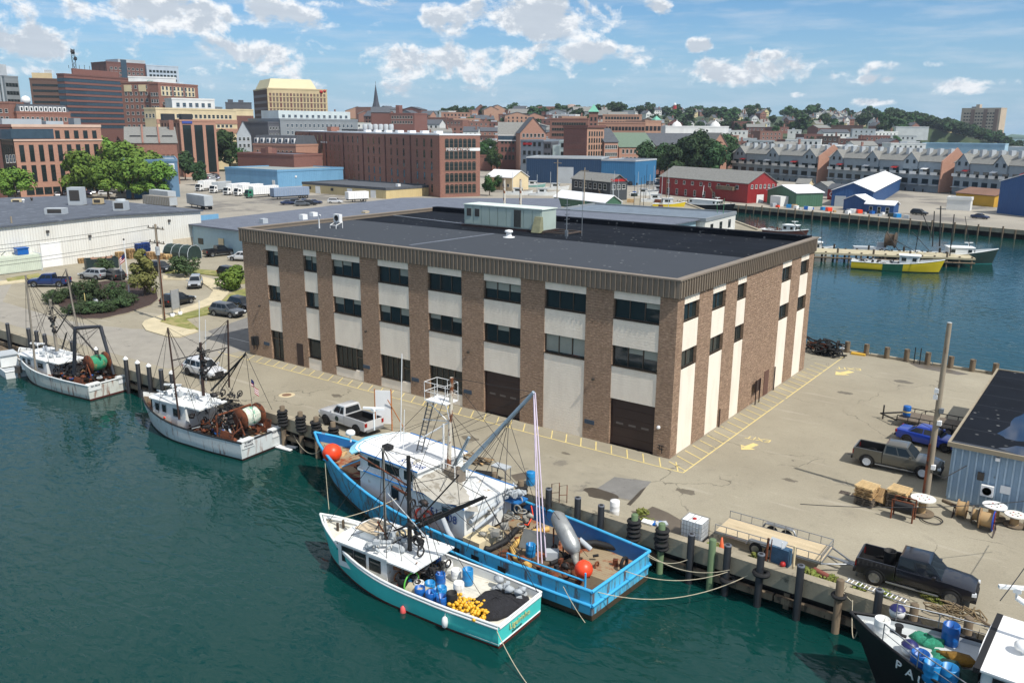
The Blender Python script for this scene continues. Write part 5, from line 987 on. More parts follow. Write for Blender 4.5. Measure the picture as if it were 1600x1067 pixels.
def wshed(name, lab, px0,py0,px1,py1, pxs, hh_, ridge_, wall, rm=ROOFW, rd='y', **kw):
    A, B = G(px0,py0), G(px1,py1); return building(name, lab, 'shed', A, B, solve_depth(A, B, pxs, 'R'), hh_, wall, rm, 'gable', ridge_, z0=0, ridge_dir=rd, **kw)
t, L, D = wshed('green_shed', 'dark green metal shed with white roof right of the red shed', 1198,318,1243,324, 1281, 4.2, 1.9, GRM); lbox('door', t, (L*.12,-.1,0),(L*.3,-.02,2.4), LGREY); lbox('white_hut', t, (L*.4,-3,0),(L*.75,-.1,3.0), WHITEW)
t, L, D = wshed('blue_shed', 'large deep blue metal shed with a wide white roof on the far pier', 1298,322,1362,325, 1405, 4.8, 2.4, BLU2); lbox('roller_door', t, (1,-.1,0),(4.2,-.02,3.2), LGREY)
t, L, D = wshed('blue_shed', 'smaller deep blue lean to in front of the large blue shed', 1317,328,1352,331, 1366, 3.0, 1.5, BLU2)
t, L, D = building('blue_hut', 'tiny blue hut with a flat white roof and two doors at the pier edge', 'shed', G(1351,333), G(1395,336), 4.5, 2.6, BLU2, ROOFW, 'gable', .9, z0=0); windows(t, 'F', L, D, 3, 1, 1.0, 1.9, .1, 1, FRW)
t, L, D = building('grey_hut', 'small grey gabled hut behind the green pier shed', 'shed', G(1268,305), G(1293,307), 6, 3.2, GREYW, SHING, 'gable', 1.6, z0=0, ridge_dir='y')
t, L, D = building('cream_hut', 'small cream gabled hut behind the red pier shed', 'shed', G(1243,300), G(1262,301), 5, 3.2, CREAMW, SHING, 'gable', 1.6, z0=0)
t, L, D = building('red_hut', 'small dark red hut with round white numerals beside the blue pier shed', 'shed', G(1292,312), G(1320,314), 6, 3.6, REDM, SHIND, 'gable', 1.5, z0=0)
for i, ch in enumerate('OII'): text(ch, 'sign_lettering', None, t, Vector(t.location), 2.2, (Vector((1,0,0)),Vector((0,0,1)),Vector((0,-1,0))), WHITE, .05).location = (L*(.25+.22*i),-.08,1.8)
t, L, D = building('big_blue_shed', 'tall deep blue metal shed with white roof at the right edge', 'shed', G(1557,333), G(1640,343), 22, 9.0, BLU2, ROOFW, 'gable', 2.6, z0=0, ridge_dir='y')
t, L, D = building('brown_roof_shed', 'long low shed with a rust brown roof and yellow wall on the far pier', 'shed', G(1492,318), G(1552,324), 12, 3.4, M_('ochre_wall', S(196,152,52)), M_('brown_sheet', S(122,92,76)), 'gable', 1.6, z0=0)
t, L, D = building('office_trailer', 'long white portable cabin on the far pier', 'cabin', G(1478,328), G(1515,330), 4, 3.4, WHITEW, LGREY, z0=0)
# ---- condominiums
CND = mat('grey_clapboard', S(134,146,154), .85, 0, .1, .8)
def condo(lab, px0, y0, px1, y1, bays, hh_=11.5):
    A, B = G(px0,y0), G(px1,y1); A.z = B.z = 0; D = 13
    t, L, D = building('condominium_row', lab, 'building', A, B, D, hh_-1.2, CND, SHING, 'gable', 4.2, z0=1.2, trim=WHITE); w1 = L/bays; h = hh_-1.2
    for i in range(bays):
        x = (i+.5)*w1
        if i % 4 in (0,) and w1:
            q = MB(); a, b = x-w1*.2, x+w1*1.2; c = (a+b)/2; hz = h+3.2
            q.add([(a,-.5,h-3.1),(b,-.5,h-3.1),(b,-.5,h),(c,-.5,hz),(a,-.5,h),(a,5,h-3.1),(b,5,h-3.1),(b,5,h),(c,5,hz),(a,5,h)], [(0,1,2,3,4),(0,4,9,5),(1,6,7,2)]); o = part('dormer_gable', q, CND, t, world=False)
            q = MB(); q.add([(a-.4,-.8,h-.3),(c,-.8,hz+.15),(c,6,hz+.15),(a-.4,6,h-.3),(b+.4,-.8,h-.3),(b+.4,6,h-.3)], [(0,1,2,3),(1,4,5,2)]); part('dormer_roof', q, SHING, o, world=False)
            for s_ in (-1,1): o2 = link('window', wmesh(1.1,1.3,FRD,GLASS), t, (c+s_*1.6,-.52,h-.9))
        q = MB(); q.box((x-w1*.32,-1.7,h-5.0),(x+w1*.32,-.02,h-4.85)); q.box((x-w1*.32,-1.7,h-4.85),(x+w1*.32,-1.62,h-3.9)); part('balcony', q, FRW, t, world=False)
        q = MB(); q.box((x-w1*.3,-.1,h-4.85),(x+w1*.3,-.01,h-2.9)); part('balcony_door', q, GLASS, t, world=False)
        q = MB(); q.box((x-w1*.3,-.1,h-8.4),(x+w1*.3,-.01,h-6.6)); part('lower_window', q, GLASS, t, world=False)
        q = MB(); q.box((x-w1*.36,-1.5,h-8.9),(x+w1*.36,-.02,h-8.7)); part('lower_deck', q, LGREY, t, world=False)
        if i % 3 == 1: q = MB(); q.obox((x,-.9,h-2.6),(w1*.6,1.8,.1),0,0,.35); part('awning', q, [WHITE, REDP, WHITE][i % 3 if i % 2 else 0], t, world=False)
        q = MB(); q.box((i*w1+w1*.78,3.2,h+1.0),(i*w1+w1*.78+1.3,5.2,h+4.8)); part('chimney', q, LGREY, t, world=False)
    lbox('end_wall', t, (L+.02,-1.2,-1),(L+.5,D+.3,h+.2), BR_ORG); q = MB(); q.add([(L+.02,-1.2,h+.2),(L+.5,-1.2,h+.2),(L+.5,D+.3,h+.2),(L+.02,D+.3,h+.2),(L+.02,D/2,h+5.2),(L+.5,D/2,h+5.2)], [(0,1,5,4),(2,3,4,5),(1,2,5),(3,0,4)]); part('end_gable', q, BR_ORG, t, world=False)
    q = MB()
    for i in range(int(L/4)): q.cyl((i*4+.5,-.6,-6),(i*4+.5,-.6,-.1),.22)
    part('support_piles', q, TIMD, t, world=False); return t
condo('grey condominium row with gabled dormers, left of the first orange end wall', 1143,275, 1278,287, 10)
condo('grey condominium row between the two orange end walls', 1292,288, 1468,302, 12)
condo('grey condominium row running out of frame at the right', 1486,303, 1640,318, 10)
# ---- skyline pieces
t, L, D, h = bd('highrise', 'lone tan apartment highrise on the wooded hill at the right', 1486, 1420, 1546, 1400, 170, M_('tan_concrete', S(196,176,152)), depth=20, z0=5); windows(t, 'F', L, D, 12, 8, 2.6, 1.8, h-40, 4.6, FRB, GLASS)
for x in (.3,.62,.9): lbox('brown_bay', t, (L*x-2.5,-.8,0),(L*x+2.5,-.02,h-1.5), M_('brown_bay', S(140,112,96)))
lbox('lift_house', t, (L*.33,4,h),(L*.42,12,h+5.5), M_('tan_concrete', S(196,176,152))); lbox('lift_house', t, (L*.22,4,h),(L*.3,12,h+2.5), GREYW)
q = MB(); p = P2(592, 690); zt = ZT(593,132,p); b = p.z
ch = thing('church_spire', 'dark slender church spire above the rooftops', 'church', (p.x,p.y,b)); q.lathe((p.x,p.y,ZT(593,168,p)), [(3.1,0),(2.0,4),(1.0,11),(.05,zt-ZT(593,168,p))], 8, 0, sm=False); part('spire', q, mat('slate_spire', S(70,74,84), .8), ch)
q = MB(); q.box((p.x-3,p.y-3,b-2),(p.x+3,p.y+3,ZT(593,168,p))); part('tower', q, BRD, ch); q = MB(); q.cyl((p.x,p.y,zt-.5),(p.x,p.y,zt+2),.15); part('cross', q, CHROME, ch)
t, L, D, h = bd('brick_church', 'dark red brick church body with stepped gables below the spire', 584, 660, 612, 660, 176, BRD, depth=20, roof='gable', ridge=4, roofm=SHIND)
t, L, D, h = bd('brick_school', 'red brick block with a tall central stack right of the spire', 612, 650, 650, 640, 178, BRW, depth=20); lbox('brick_stack', t, (L*.2,2,h),(L*.34,7,h+6), BRW); windows(t, 'F', L, D, 8, 2, 1.6, 2, h-7, 3.5, FRW)
p = P2(890, 1350); zt = ZT(890,163,p); q = MB(); rr = 11/FPX*1380; q.lathe((p.x,p.y,zt-9), [(rr,-6),(rr,0),(rr*.85,4),(rr*.5,8),(.1,9)], 20); solo('domed_hall', q, M_('tan_dome', S(152,132,120)), 'low tan domed hall on the skyline', 'building', (p.x,p.y,p.z))
p = P2(1047.5, 1150); zt = ZT(1048,161,p); ob = thing('observation_tower', 'slim red octagonal observation tower on the skyline', 'tower', p); q = MB(); H = zt-p.z; q.lathe(p, [(4,0),(2.2,H*.8),(2.6,H*.82)], 8, 0, sm=False); part('shaft', q, REDP, ob); q = MB(); q.lathe(p, [(1.9,H*.82),(1.9,H*.93),(.1,H)], 8, 0, sm=False); part('lantern', q, WHITE, ob)
for px, lab in ((1052,'white domed cupola left of its twin beyond the trees'),(1111,'white domed cupola right of its twin beyond the trees')):
    p = P2(px, 620); zt = ZT(px,188,p); c = thing('domed_cupola', lab, 'cupola', p); q = MB(); q.lathe(p, [(4,-1),(4,zt-p.z-5.2)], 8, 0, sm=False); q.lathe((p.x,p.y,zt), [(4.4,-5.2),(4.4,-4.8)], 8); part('drum', q, WHITEW, c); q = MB(); q.lathe((p.x,p.y,zt-4.8), [(3.6,0),(3.3,1.5),(2,3.2),(.4,4),(.05,5.4)], 12); part('dome', q, WHITEW, c)
bd('long_white_hall', 'long flat white roofed hall in front of the left cupola', 1035, 600, 1132, 620, 198, WHITEW, depth=40, roofm=ROOFW)
bd('long_white_tent', 'long bright white roof near the river at the right', 1370, 760, 1428, 760, 222, WHITEW, depth=18, roofm=ROOFW, z0=0)
bd('river_shed', 'very long low pale blue waterfront shed in front of the far shore trees', 1432, 700, 1560, 690, 224, M_('pale_blue', S(168,196,210)), depth=14, z0=-2, roofm=M_('pale_blue', S(168,196,210)))
sh = thing('moored_ship', 'white superstructure of a large ship cut by the right edge', 'ship', P2(1590, 660, -2)); p = P2(1600,660,-1.85); q = MB(); q.obox((p.x,p.y,2), (60,12,7), -.2); part('hull', q, M_('ship_navy', S(50,56,80)), sh); q = MB(); q.obox((p.x+3,p.y,9), (30,9,8), -.2); q.obox((p.x+6,p.y,15),(18,7,5),-.2); part('superstructure', q, WHITE, sh)
# ---- town fabric
WALLS = [('red brick',BR_RED),('orange brick',BR_ORG),('dark red brick',BRD),('maroon brick',BRW),('white',WHITEW),('grey',GREYW),('light grey',LGREY),('cream',CREAMW),('brown brick',BR_BRN),('pale brick',BR_PNK)]
RFS = [('grey',ROOFG),('dark',SHIND),('white',ROOFW),('shingle',SHING)]
rg = random.Random(5)
def fabric(px0, px1, D0, D1, n_, hmin, hmax, wset, grp, where, pitched=.3, wmin=10, wmax=30):
    for i in range(n_):
        f = (i+.5)/n_; px = px0+(px1-px0)*((i*.618+rg.random()*.02) % 1.); D = D0+(D1-D0)*f+rg.uniform(-8,8); p = P2(px, D); W_ = rg.uniform(wmin, wmax); h = rg.uniform(hmin, hmax)
        d = Vector((AX.x, AX.y)).normalized(); an = rg.uniform(-.5,.35); d = Vector((d.x*math.cos(an)-d.y*math.sin(an), d.x*math.sin(an)+d.y*math.cos(an)))
        A = Vector((p.x-d.x*W_/2, p.y-d.y*W_/2, p.z)); B = Vector((p.x+d.x*W_/2, p.y+d.y*W_/2, p.z)); wn, wm = WALLS[rg.choice(wset)]; pit = rg.random() < pitched; rn, rm = rg.choice(RFS if not pit else [RFS[1], RFS[3]])
        dp = rg.uniform(9, 20); t, L, D_ = building('town_building', f'{wn} {"pitched roof" if pit else "flat roofed"} building with {rn} roof {where}', 'building', A, B, dp, h, wm, rm, 'gable' if pit else 'flat', rg.uniform(2.5,5), group=grp, ridge_dir=rg.choice('xy'))
        if D < 900:
            rows = max(1, int((h-1.5)/3.3)); cols = max(2, int(L/4)); windows(t, 'F', L, D_, cols, min(rows, 4), 1.5, 1.7, h-2.9-(min(rows,4)-1)*3.3, 3.3, rg.choice([FRW, FRD]))
            if not pit and rg.random() < .6: lbox('roof_plant', t, (L*.3,3,h+.1),(L*.5,6,h+1.8), LGREY)
            if rg.random() < .4: lbox('chimney', t, (L*.8,3,h),(L*.8+1.2,4.2,h+(3.5 if not pit else 5)), BR_RED)
fabric(560, 880, 510, 1050, 90, 7, 12, [0,1,2,3,3,0,4,5,9], 'town centre buildings', 'in the town centre rooftops', .35)
fabric(640, 800, 455, 520, 7, 7, 11, [0,1,2,3], 'town centre buildings', 'just behind the long brick block', .3)
fabric(1010, 1440, 500, 920, 64, 5, 10, [0,2,3,4,5,6,8,4,9], 'town buildings beyond the trees', 'between the street trees and the hill', .35)
fabric(860, 1040, 600, 950, 16, 6, 11, [0,2,4,5,7,9], 'town buildings behind the garage', 'behind the parking garage', .3)
fabric(0, 640, 640, 1000, 18, 8, 14, [0,2,5,8], 'skyline buildings', 'behind the downtown towers', .2)
# houses on the hill
def hill_house_mesh(wm, rm, k):
    mb = MB(); L, D, h, r = 8+2*k, 9, 6.5, 3.2
    mb.add([(-L/2,-D/2,-3),(L/2,-D/2,-3),(L/2,D/2,-3),(-L/2,D/2,-3),(-L/2,-D/2,h),(L/2,-D/2,h),(L/2,D/2,h),(-L/2,D/2,h),(0,-D/2,h+r),(0,D/2,h+r)], [(0,1,5,8,4),(2,3,7,9,6),(1,2,6,5),(3,0,4,7)], 0)
    e = .4; mb.add([(-L/2-e,-D/2-e,h-.2),(0,-D/2-e,h+r+.15),(0,D/2+e,h+r+.15),(-L/2-e,D/2+e,h-.2),(L/2+e,-D/2-e,h-.2),(L/2+e,D/2+e,h-.2)], [(0,1,2,3),(1,4,5,2)], 1)
    for x in (-L*.28,0,L*.28):
        for z in (1,4): mb.box((x-.6,-D/2-.05,z),(x+.6,-D/2,z+1.5), 2)
    for y in (-2.5,0,2.5):
        for z in (1,4): mb.box((L/2,y-.5,z),(L/2+.05,y+.5,z+1.4), 2)
    mb.box((L*.2,1,h),(L*.2+.9,2,h+r+1.4), 3); return mb.mesh('hill_house', [wm, rm, GLASS, BR_RED])
HH = [(hill_house_mesh(w_, r_, i % 2), n_) for i, (w_, r_, n_) in enumerate(((WHITEW,SHIND,'white'),(WHITEW,SHING,'white'),(CREAMW,SHIND,'cream'),(LGREY,SHING,'pale grey'),(GREYW,SHIND,'grey'),(BR_RED,SHIND,'brick'),(M_('pale_yellow_house', S(214,200,150)),SHING,'pale yellow')))]
for i in range(150):
    px = rg.uniform(985, 1490) if i > 25 else rg.uniform(740, 985); D = rg.uniform(930, 1420) if px < 1430 else rg.uniform(1200, 1420); p = P2(px, D); me, n_ = HH[rg.choice([0,0,0,1,1,2,3,4,5,6])]
    o = link('hill_house', me, None, p); o.rotation_euler = (0,0,math.radians(-36)+rg.choice((0,1.57))+rg.uniform(-.3,.3)); tag(o, f'{n_} gabled house among trees on the far hill', 'house', 'hillside houses')
for i in range(150):
    px = rg.uniform(690, 1560); D = rg.uniform(900, 1450) if px < 1425 else rg.uniform(1195, 1400)
    tree(rg.choice(['far','far','far2']), P2(px, D), rg.uniform(1.0,2.0), 'distant round tree among the houses on the hill', group='trees on the far hill')
for i in range(46): px = 1420+i*3.8+rg.uniform(-3,3); D = rg.uniform(1192,1290); tree(rg.choice(['far','far','far2']), P2(px, D), rg.uniform(1.0,1.7)*(1 if px < 1560 else .7), 'distant tree of the wooded shore at the right', group='trees of the far shore')
wd = MB(); me_ = TREE['far'][0][0]; cv = [v.co.copy() for v in me_.vertices]; cf = [tuple(p.vertices) for p in me_.polygons]
for i in range(190):
    px = rg.uniform(690, 1560) if i < 120 else rg.uniform(1385, 1500); D = (rg.uniform(900, 1450) if px < 1425 else rg.uniform(1195, 1400)) if i < 120 else rg.uniform(1150, 1215) if px < 1425 else rg.uniform(1194, 1225); q = P2(px, D); s_ = rg.uniform(.9,1.7); wd.add([Vector((v.x*s_, v.y*s_, v.z*s_+5*s_))+q for v in cv], cf)
o = struct('wooded_hillside', wd, LEAF3, 'stuff'); tag(o, 'mass of dark green trees covering the distant hill', 'woodland')
for i in range(30): px = rg.uniform(650, 1440); D = rg.uniform(600, 900); tree(rg.choice(['far','far2']), P2(px, D), rg.uniform(.7,1.1), 'mid distance tree among town rooftops', group='trees among the rooftops')
# ---- street trees
def trs(L, key, lab, grp=None):
    for px, py, s_ in L: tree(key, G(px,py), s_, lab if isinstance(lab, str) else lab.pop(0), group=grp)
trs([(132,309,1.45),(170,311,1.2),(208,312,1.3),(145,300,1.9),(190,302,1.7),(108,301,1.35),(246,310,1.15),(228,304,1.45),(160,297,1.6)], 'big', 'bright green street tree in the dense clump by the hotel', 'street trees by the hotel')
trs([(26,320,1.05)], 'big', 'yellow green tree at the left edge in front of the hotel'); trs([(68,298,1.15)], 'mid', 'round mid green tree between the yellow green tree and the clump')
trs([(305,272,1.9),(335,268,2.1),(360,268,2.1),(385,274,1.5)], 'mid', 'green tree below the glazed brick building', 'trees by the glazed building'); trs([(290,282,1.2),(312,290,.9)], 'dark', 'dark tree beside the slate blue warehouse', 'dark trees by the slate blue warehouse')
trs([(350,240,1.8),(370,236,1.6)], 'cone', 'dark pointed conifer by the slate roofed house', 'conifers')
trs([(758,266,1.5),(772,268,1.3),(762,258,1.6)], 'mid', 'green tree right of the long brick block', 'trees right of the brick block'); trs([(765,306,.7),(780,297,.55)], 'mid', 'low green shrub tree near the cream house', 'shrub trees by the cream house')
for i, (px, py, s_) in enumerate([(1008,280,1.7),(1030,278,1.6),(1048,282,1.6),(1068,278,1.9),(1088,280,2.2),(1108,278,1.8),(1128,274,2.0),(1136,268,2.0),(975,262,1.1),(1120,282,1.7),(955,262,1.0)]): tree('dark', G(px,py), s_, 'dark green street tree in the row left of the condominiums', group='street trees left of the condominiums')
trs([(170,228,1.5),(190,232,1.3),(215,230,1.3),(225,226,1.2)], 'big', 'light green tree above the gabled mill', 'trees above the gabled mill')
# ---- car parks
keys = ['white','silver','black','navy','grey','white','black','silver','red']
def lot_cars(px0, px1, y0, y1, n_, where, grp):
    for i in range(n_): px = rg.uniform(px0,px1); py = y0+(y1-y0)*((i*.618) % 1); farcar(px, py, rg.choice((-.4,1.17))+rg.uniform(-.05,.05), rg.choice(keys), where, grp)
lot_cars(752, 800, 245, 262, 34, 'parked in the crowded lot right of the brick block', 'cars in the crowded lot'); lot_cars(985, 1130, 276, 292, 34, 'parked under the dark street trees', 'cars under the dark street trees')
lot_cars(60, 180, 301, 308, 16, 'parked in the row below the street tree clump', 'cars below the street trees'); lot_cars(285, 345, 272, 284, 16, 'parked beyond the white lorries', 'cars beyond the lorries')
for i, (px, py, k) in enumerate([(450,320,'navy'),(464,319,'black'),(477,318,'navy'),(484,321,'black'),(472,322,'grey'),(492,319,'navy')]): farcar(px, py, 1.0, k, ['at the left end of the row beside the tan shed','second in the row beside the tan shed','in the middle of the row beside the tan shed','nearest the tan shed wall','half hidden in front of the tan shed row','at the right of the row beside the tan shed'][i], None)
# ================================================================== THE WHARF AND THE YARDS
# ---- white warehouse on the left
wh = thing('warehouse', 'long white ribbed metal warehouse with a dark shallow pitched roof at the left', 'building', (-120.3, 12, 0)); q = MB()
vs = [(-120.3,-24),(-120.3,25.3),(-120.3,43.6),(-172,43.6),(-172,25.3),(-172,-24)]; hs = [6.3,7.5,7.0,7.0,7.5,6.3]
q.add([(x,y,-.5) for x,y in vs]+[(x,y,h) for (x,y),h in zip(vs,hs)], [(0,1,7,6),(1,2,8,7),(2,3,9,8),(3,4,10,9),(4,5,11,10),(5,0,6,11)]); part('wall', q, WHM, wh); q = MB()
vs2 = [(-119.9,-24.4),(-119.9,25.3),(-119.9,44.0),(-172.4,44.0),(-172.4,25.3),(-172.4,-24.4)]
q.add([(x,y,h+.02) for (x,y),h in zip(vs2,hs)]+[(x,y,h+.3) for (x,y),h in zip(vs2,hs)], [(6,7,10,11),(7,8,9,10),(0,6,11,5),(0,1,7,6),(1,2,8,7),(2,3,9,8),(3,4,10,9),(4,5,11,10)]); part('roof', q, mat('dark_grey_roofing', S(82,88,98), .9, 0, .2, .5, 0, 8, S(108,114,124), .56), wh)
q = MB(); a = V(63,0,0); p0, p1 = UU(63,380,-120.3), UU(92,379,-120.3); q.box((-120.3,p0.y,0),(-120.18,p1.y,4.0)); q.box((-120.25,p0.y-.15,0),(-120.1,p0.y,4.15)); q.box((-120.25,p1.y,0),(-120.1,p1.y+.15,4.15)); part('roller_door', q, WHITE, wh)
for px, py in ((74,362),(264,345),(140,369)): p = UU(px,py,-120.2); q = MB(); q.box((-120.3,p.y-.2,p.z-.2),(-119.9,p.y+.2,p.z+.2)); part('wall_lamp', q, FIT, wh)
q = MB(); p = UU(268,345,-120.2); q.box((-120.33,p.y,-.4),(-120.24,43.62,2.3)); part('wall_base_panel', q, mat('beige_base', S(196,184,164), .8), wh)
def roofbox(px0, py0, px1, z, w_, h, M, lab, cat='roof unit', fan=False):
    a = G(px0,py0,z); b = G(px1,py0,z); q = MB(); t = thing('rooftop_unit', lab, cat, a); L = (b-a).length; d = (b-a).normalized(); an = math.atan2(d.y,d.x); c = (a+b)/2+Vector((-d.y,d.x,0))*w_/2
    q.obox((c.x,c.y,z+h/2+.15),(L,w_,h),an); part('casing', q, M, t); q = MB(); q.obox((c.x,c.y,z+.08),(L+.3,w_+.3,.16),an); part('curb', q, FIT, t)
    if fan: q = MB(); q.lathe((c.x,c.y,z+h+.15),[(L*.4,0),(L*.4,.35),(L*.3,.4),(.01,.38)],14); part('fan_cowl', q, LGREY, t)
    n_ = Vector((d.y,-d.x,0)); q = MB(); e = c+n_*(w_/2+.02); q.obox((e.x,e.y,z+h*.55+.15),(L*.7,.05,h*.6),an); part('grille', q, FIT, t)
roofbox(18,320,33,7.2,1.4,.9,CREAMW,'small cream roof unit at the far left of the warehouse roof'); roofbox(70,337,101,7.5,1.6,1.1,LGREY,'long low grey roof unit near the warehouse front edge'); roofbox(107,322,129,7.5,2.2,3.4,LGREY,'tallest grey boxy roof unit on the warehouse',)
roofbox(145,320,159,7.5,1.4,1.0,TANW,'small tan roof unit behind the tall grey one'); roofbox(177,331,196,7.5,2.2,1.7,LGREY,'roof unit with a round fan cowl at the right of the warehouse roof',fan=True)
mushroom(G(37,319,7.4),.3,1.0,'thin white vent stub on the left of the warehouse roof'); mushroom(G(50,316,7.4),.28,1.0,'dark vent stub right of the thin white vent stub', FIT)
# container, tubs, skip, stacks, tent
ct = thing('shipping_container', 'pale green ribbed shipping container at the left edge by the warehouse', 'container', (-121,6,0)); q = MB(); q.box((-120.4,1.0,.1),(-118,12.2,2.7))
for i in range(40): q.box((-118,1.1+i*.28,.25),(-117.94,1.22+i*.28,2.55))
for i in range(8): q.box((-120.3+i*.29,12.2,.25),(-120.18+i*.29,12.26,2.55))
part('ribbed_shell', q, mat('container_green_white', S(198,206,190), .6, 0, .1, .6, 0, 8, S(140,124,100), .64), ct)
for s_ in (1.0,12.0): q = MB(); q.box((-120.45,s_,0),(-117.95,s_+.25,2.75)); part('end_frame', q, LGREY, ct)
q = MB(); q.box((-119.6,8.9,2.76),(-118.4,10.6,3.7)); q.box((-119.7,8.8,3.7),(-118.3,10.7,3.85)); solo('blue_tub', q, BLUED, 'blue plastic tub standing on the pale container', 'tub')
fr_ = thing('steel_rack', 'low steel racks lying on top of the pale container', 'rack', (-119.2,4.5,2.75))
for i in range(4): q = MB(); q.cyl((-120,2+i*1.7,2.8),(-118.3,2+i*1.7,3.6),.06); q.cyl((-118.3,2+i*1.7,3.6),(-118.3,3.6+i*1.7,3.6),.06); part('rail', q, GREYW, fr_)
def pallet(mb, c, an, z, j=0., thin=.14):
    ca, sa = math.cos(an), math.sin(an)
    for i in range(7): o_ = -.54+i*.18; mb.obox((c[0]-sa*o_, c[1]+ca*o_, z+.125), (1.2,.1,.02), an)
    for i in range(3): o_ = -.5+i*.5; mb.obox((c[0]+ca*o_, c[1]+sa*o_, z+.06), (.1,1.15,.09), an)
    for i in range(3): o_ = -.5+i*.5; mb.obox((c[0]-sa*o_, c[1]+ca*o_, z+.01), (1.2,.1,.02), an)
def pallet_stack(c, n_, an, mats_, lab, grp=None):
    t = thing('pallet_stack', lab, 'pallet stack', (c[0],c[1],0), 0, grp)
    for i in range(n_):
        q = MB(); a2 = an+random.uniform(-.06,.06); cc_ = (c[0]+random.uniform(-.05,.05), c[1]+random.uniform(-.05,.05)); pallet(q, cc_, a2, i*.145); part('pallet', q, mats_[min(len(mats_)-1, int(i*len(mats_)/n_))], t)
PDARK = mat('grey_pallet_wood', S(104,94,82), .9, 0, .25, 3); PLIGHT = mat('fresh_pallet_wood', S(214,184,134), .9, 0, .15, 3); PBLUE = mat('blue_pallet', S(36,68,132), .8, 0, .15, 3)
for (px, py, n_, ms, lab) in ((109,411,16,[PALLET],'tall tan pallet stack right of the warehouse roller door'),(127,411,6,[PALLET],'short pallet stack right of the tall tan stack'),(188,405,9,[PALLET],'leftmost of the tan pallet stacks behind the flagpole'),(205,404,12,[PALLET],'taller tan pallet stack just behind the flagpole'),
    (219,402,17,[PBLUE],'left one of the tall blue pallet stacks'),(229,400,17,[PBLUE],'right one of the tall blue pallet stacks'),(236,405,9,[PALLET],'tan pallet stack just right of the blue stacks'),(250,405,7,[PALLET],'low tan pallet stack left of the dark green tent'),(262,405,6,[PALLET,PLIGHT],'lowest pallet stack nearest the dark green tent')):
    p = G(px,py); pallet_stack((p.x,p.y), n_, 1.57, ms, lab)
p0, p1 = G(137,423), G(186,419); sk = thing('waste_skip', 'dark green open waste skip between the pallets', 'skip', p0); d = (p1-p0).normalized(); an = math.atan2(d.y,d.x); n_ = Vector((-d.y,d.x,0)); L = (p1-p0).length; c = (p0+p1)/2+n_*1.2; q = MB()
DKG = mat('dark_green_steel', S(34,50,50), .6, .1, .15, 2); q.obox((c.x,c.y,.15),(L,2.3,.1),an)
for s_ in (-1,1): e = c+n_*s_*1.15; q.obox((e.x,e.y,.95),(L,.08,1.6),an); e = c+d*s_*L/2; q.obox((e.x,e.y,.95),(.08,2.3,1.6),an)
for i in range(9): e = c-n_*1.22+d*(-L/2+.3+i*(L-.6)/8); q.obox((e.x,e.y,.95),(.1,.1,1.6),an)
part('box', q, DKG, sk); q = MB()
for i in range(20): e = c+d*random.uniform(-L*.4,L*.4)+n_*random.uniform(-.8,.8); q.obox((e.x,e.y,1.4+random.random()*.5),(random.uniform(.3,1),random.uniform(.2,.6),.12),random.random()*3,0,random.random())
part('rubble', q, mat('mixed_waste', S(140,110,90), .9, 0, .4, 3), sk)
p0, p1 = G(258,404), G(290,407); tt = thing('hooped_tent', 'dark green hooped tarpaulin shelter by the warehouse wall', 'shelter', p0); d = (p1-p0).normalized(); L = (p1-p0).length+1; n_ = Vector((-d.y,d.x,0)); q = MB(); prof = [(-1.6,0),(-1.6,1.2),(-1.2,2.0),(-.5,2.4),(.5,2.4),(1.2,2.0),(1.6,1.2),(1.6,0)]
vs = [p0-d*.5+n_*(1.7+a)+d*k*L+Vector((0,0,z)) for k in (0,1) for a, z in prof]; q.add(vs, [(i,i+1,9+i,8+i)[::-1] for i in range(7)]+[tuple(range(8)),tuple(range(15,7,-1))]); part('tarpaulin', q, mat('dark_green_tarp', S(34,52,48), .6, 0, .2, 2, .5, 3), tt)
q = MB()
for k in (0,.33,.66,1): q.tube([p0-d*.5+n_*(1.7+a*1.02)+d*k*L+Vector((0,0,z*1.02)) for a, z in prof], .05, 5)
part('hoops', q, LGREY, tt)
# ---- roundabout planting, flagpole, poles
for i, (px, py, s_) in enumerate([(88,474,1.1),(98,468,1.1),(110,462,1.0),(124,488,1.15),(137,490,1.1),(150,490,1.15),(164,488,1.15),(178,484,1.1),(190,480,1.1),(198,476,1.1),(84,468,1.0),(112,492,1.0)]):
    tree('darkbush', G(px,py), s_*.72, ['rounded clipped shrub of the low hedge on the roundabout','clipped hedge shrub at the left of the roundabout'][px < 115], 'clipped_shrub', 'shrub', 'hedge shrubs on the roundabout', .62)
for px, py, s_, lab in ((148,476,1.0,'wide flat topped dark pine in the middle of the roundabout'),(128,468,.8,'dark pine behind the left hedge of the roundabout'),(184,470,.8,'dark bushy pine left of the flagpole')): tree('darkbush', G(px,py), s_, lab, 'pine', 'tree', None, 1.15)
tree('olive', G(226,463), 1.6, 'tall olive brown conical bush beside the flagpole on the roundabout', 'conical_bush', 'bush'); tree('darkbush', G(162,426), .9, 'dark spreading bush behind the parked cars by the skip', 'spreading_bush', 'bush', None, .9)
tree('darkbush', G(290,432), 1.45, 'rounded dark bush on the grass strip behind the silver car', 'rounded_bush', 'bush', None, .75); tree('lime', G(366,452), 1.55, 'bright green bush at the left corner of the office block', 'bright_bush', 'bush', None, .9)
for k, (px, py) in enumerate([(150,478),(160,484),(178,471)]): q = MB(); p = G(px,py); q.blob((p.x,p.y,.4), .5, 8, 0, .25, (1.3,.6,1.5)); solo('boulder', q, LGREY, ['pale boulder left of centre in the roundabout bed','low pale boulder at the front of the roundabout bed','upright pale boulder by the roundabout hedge'][k], 'boulder', p)
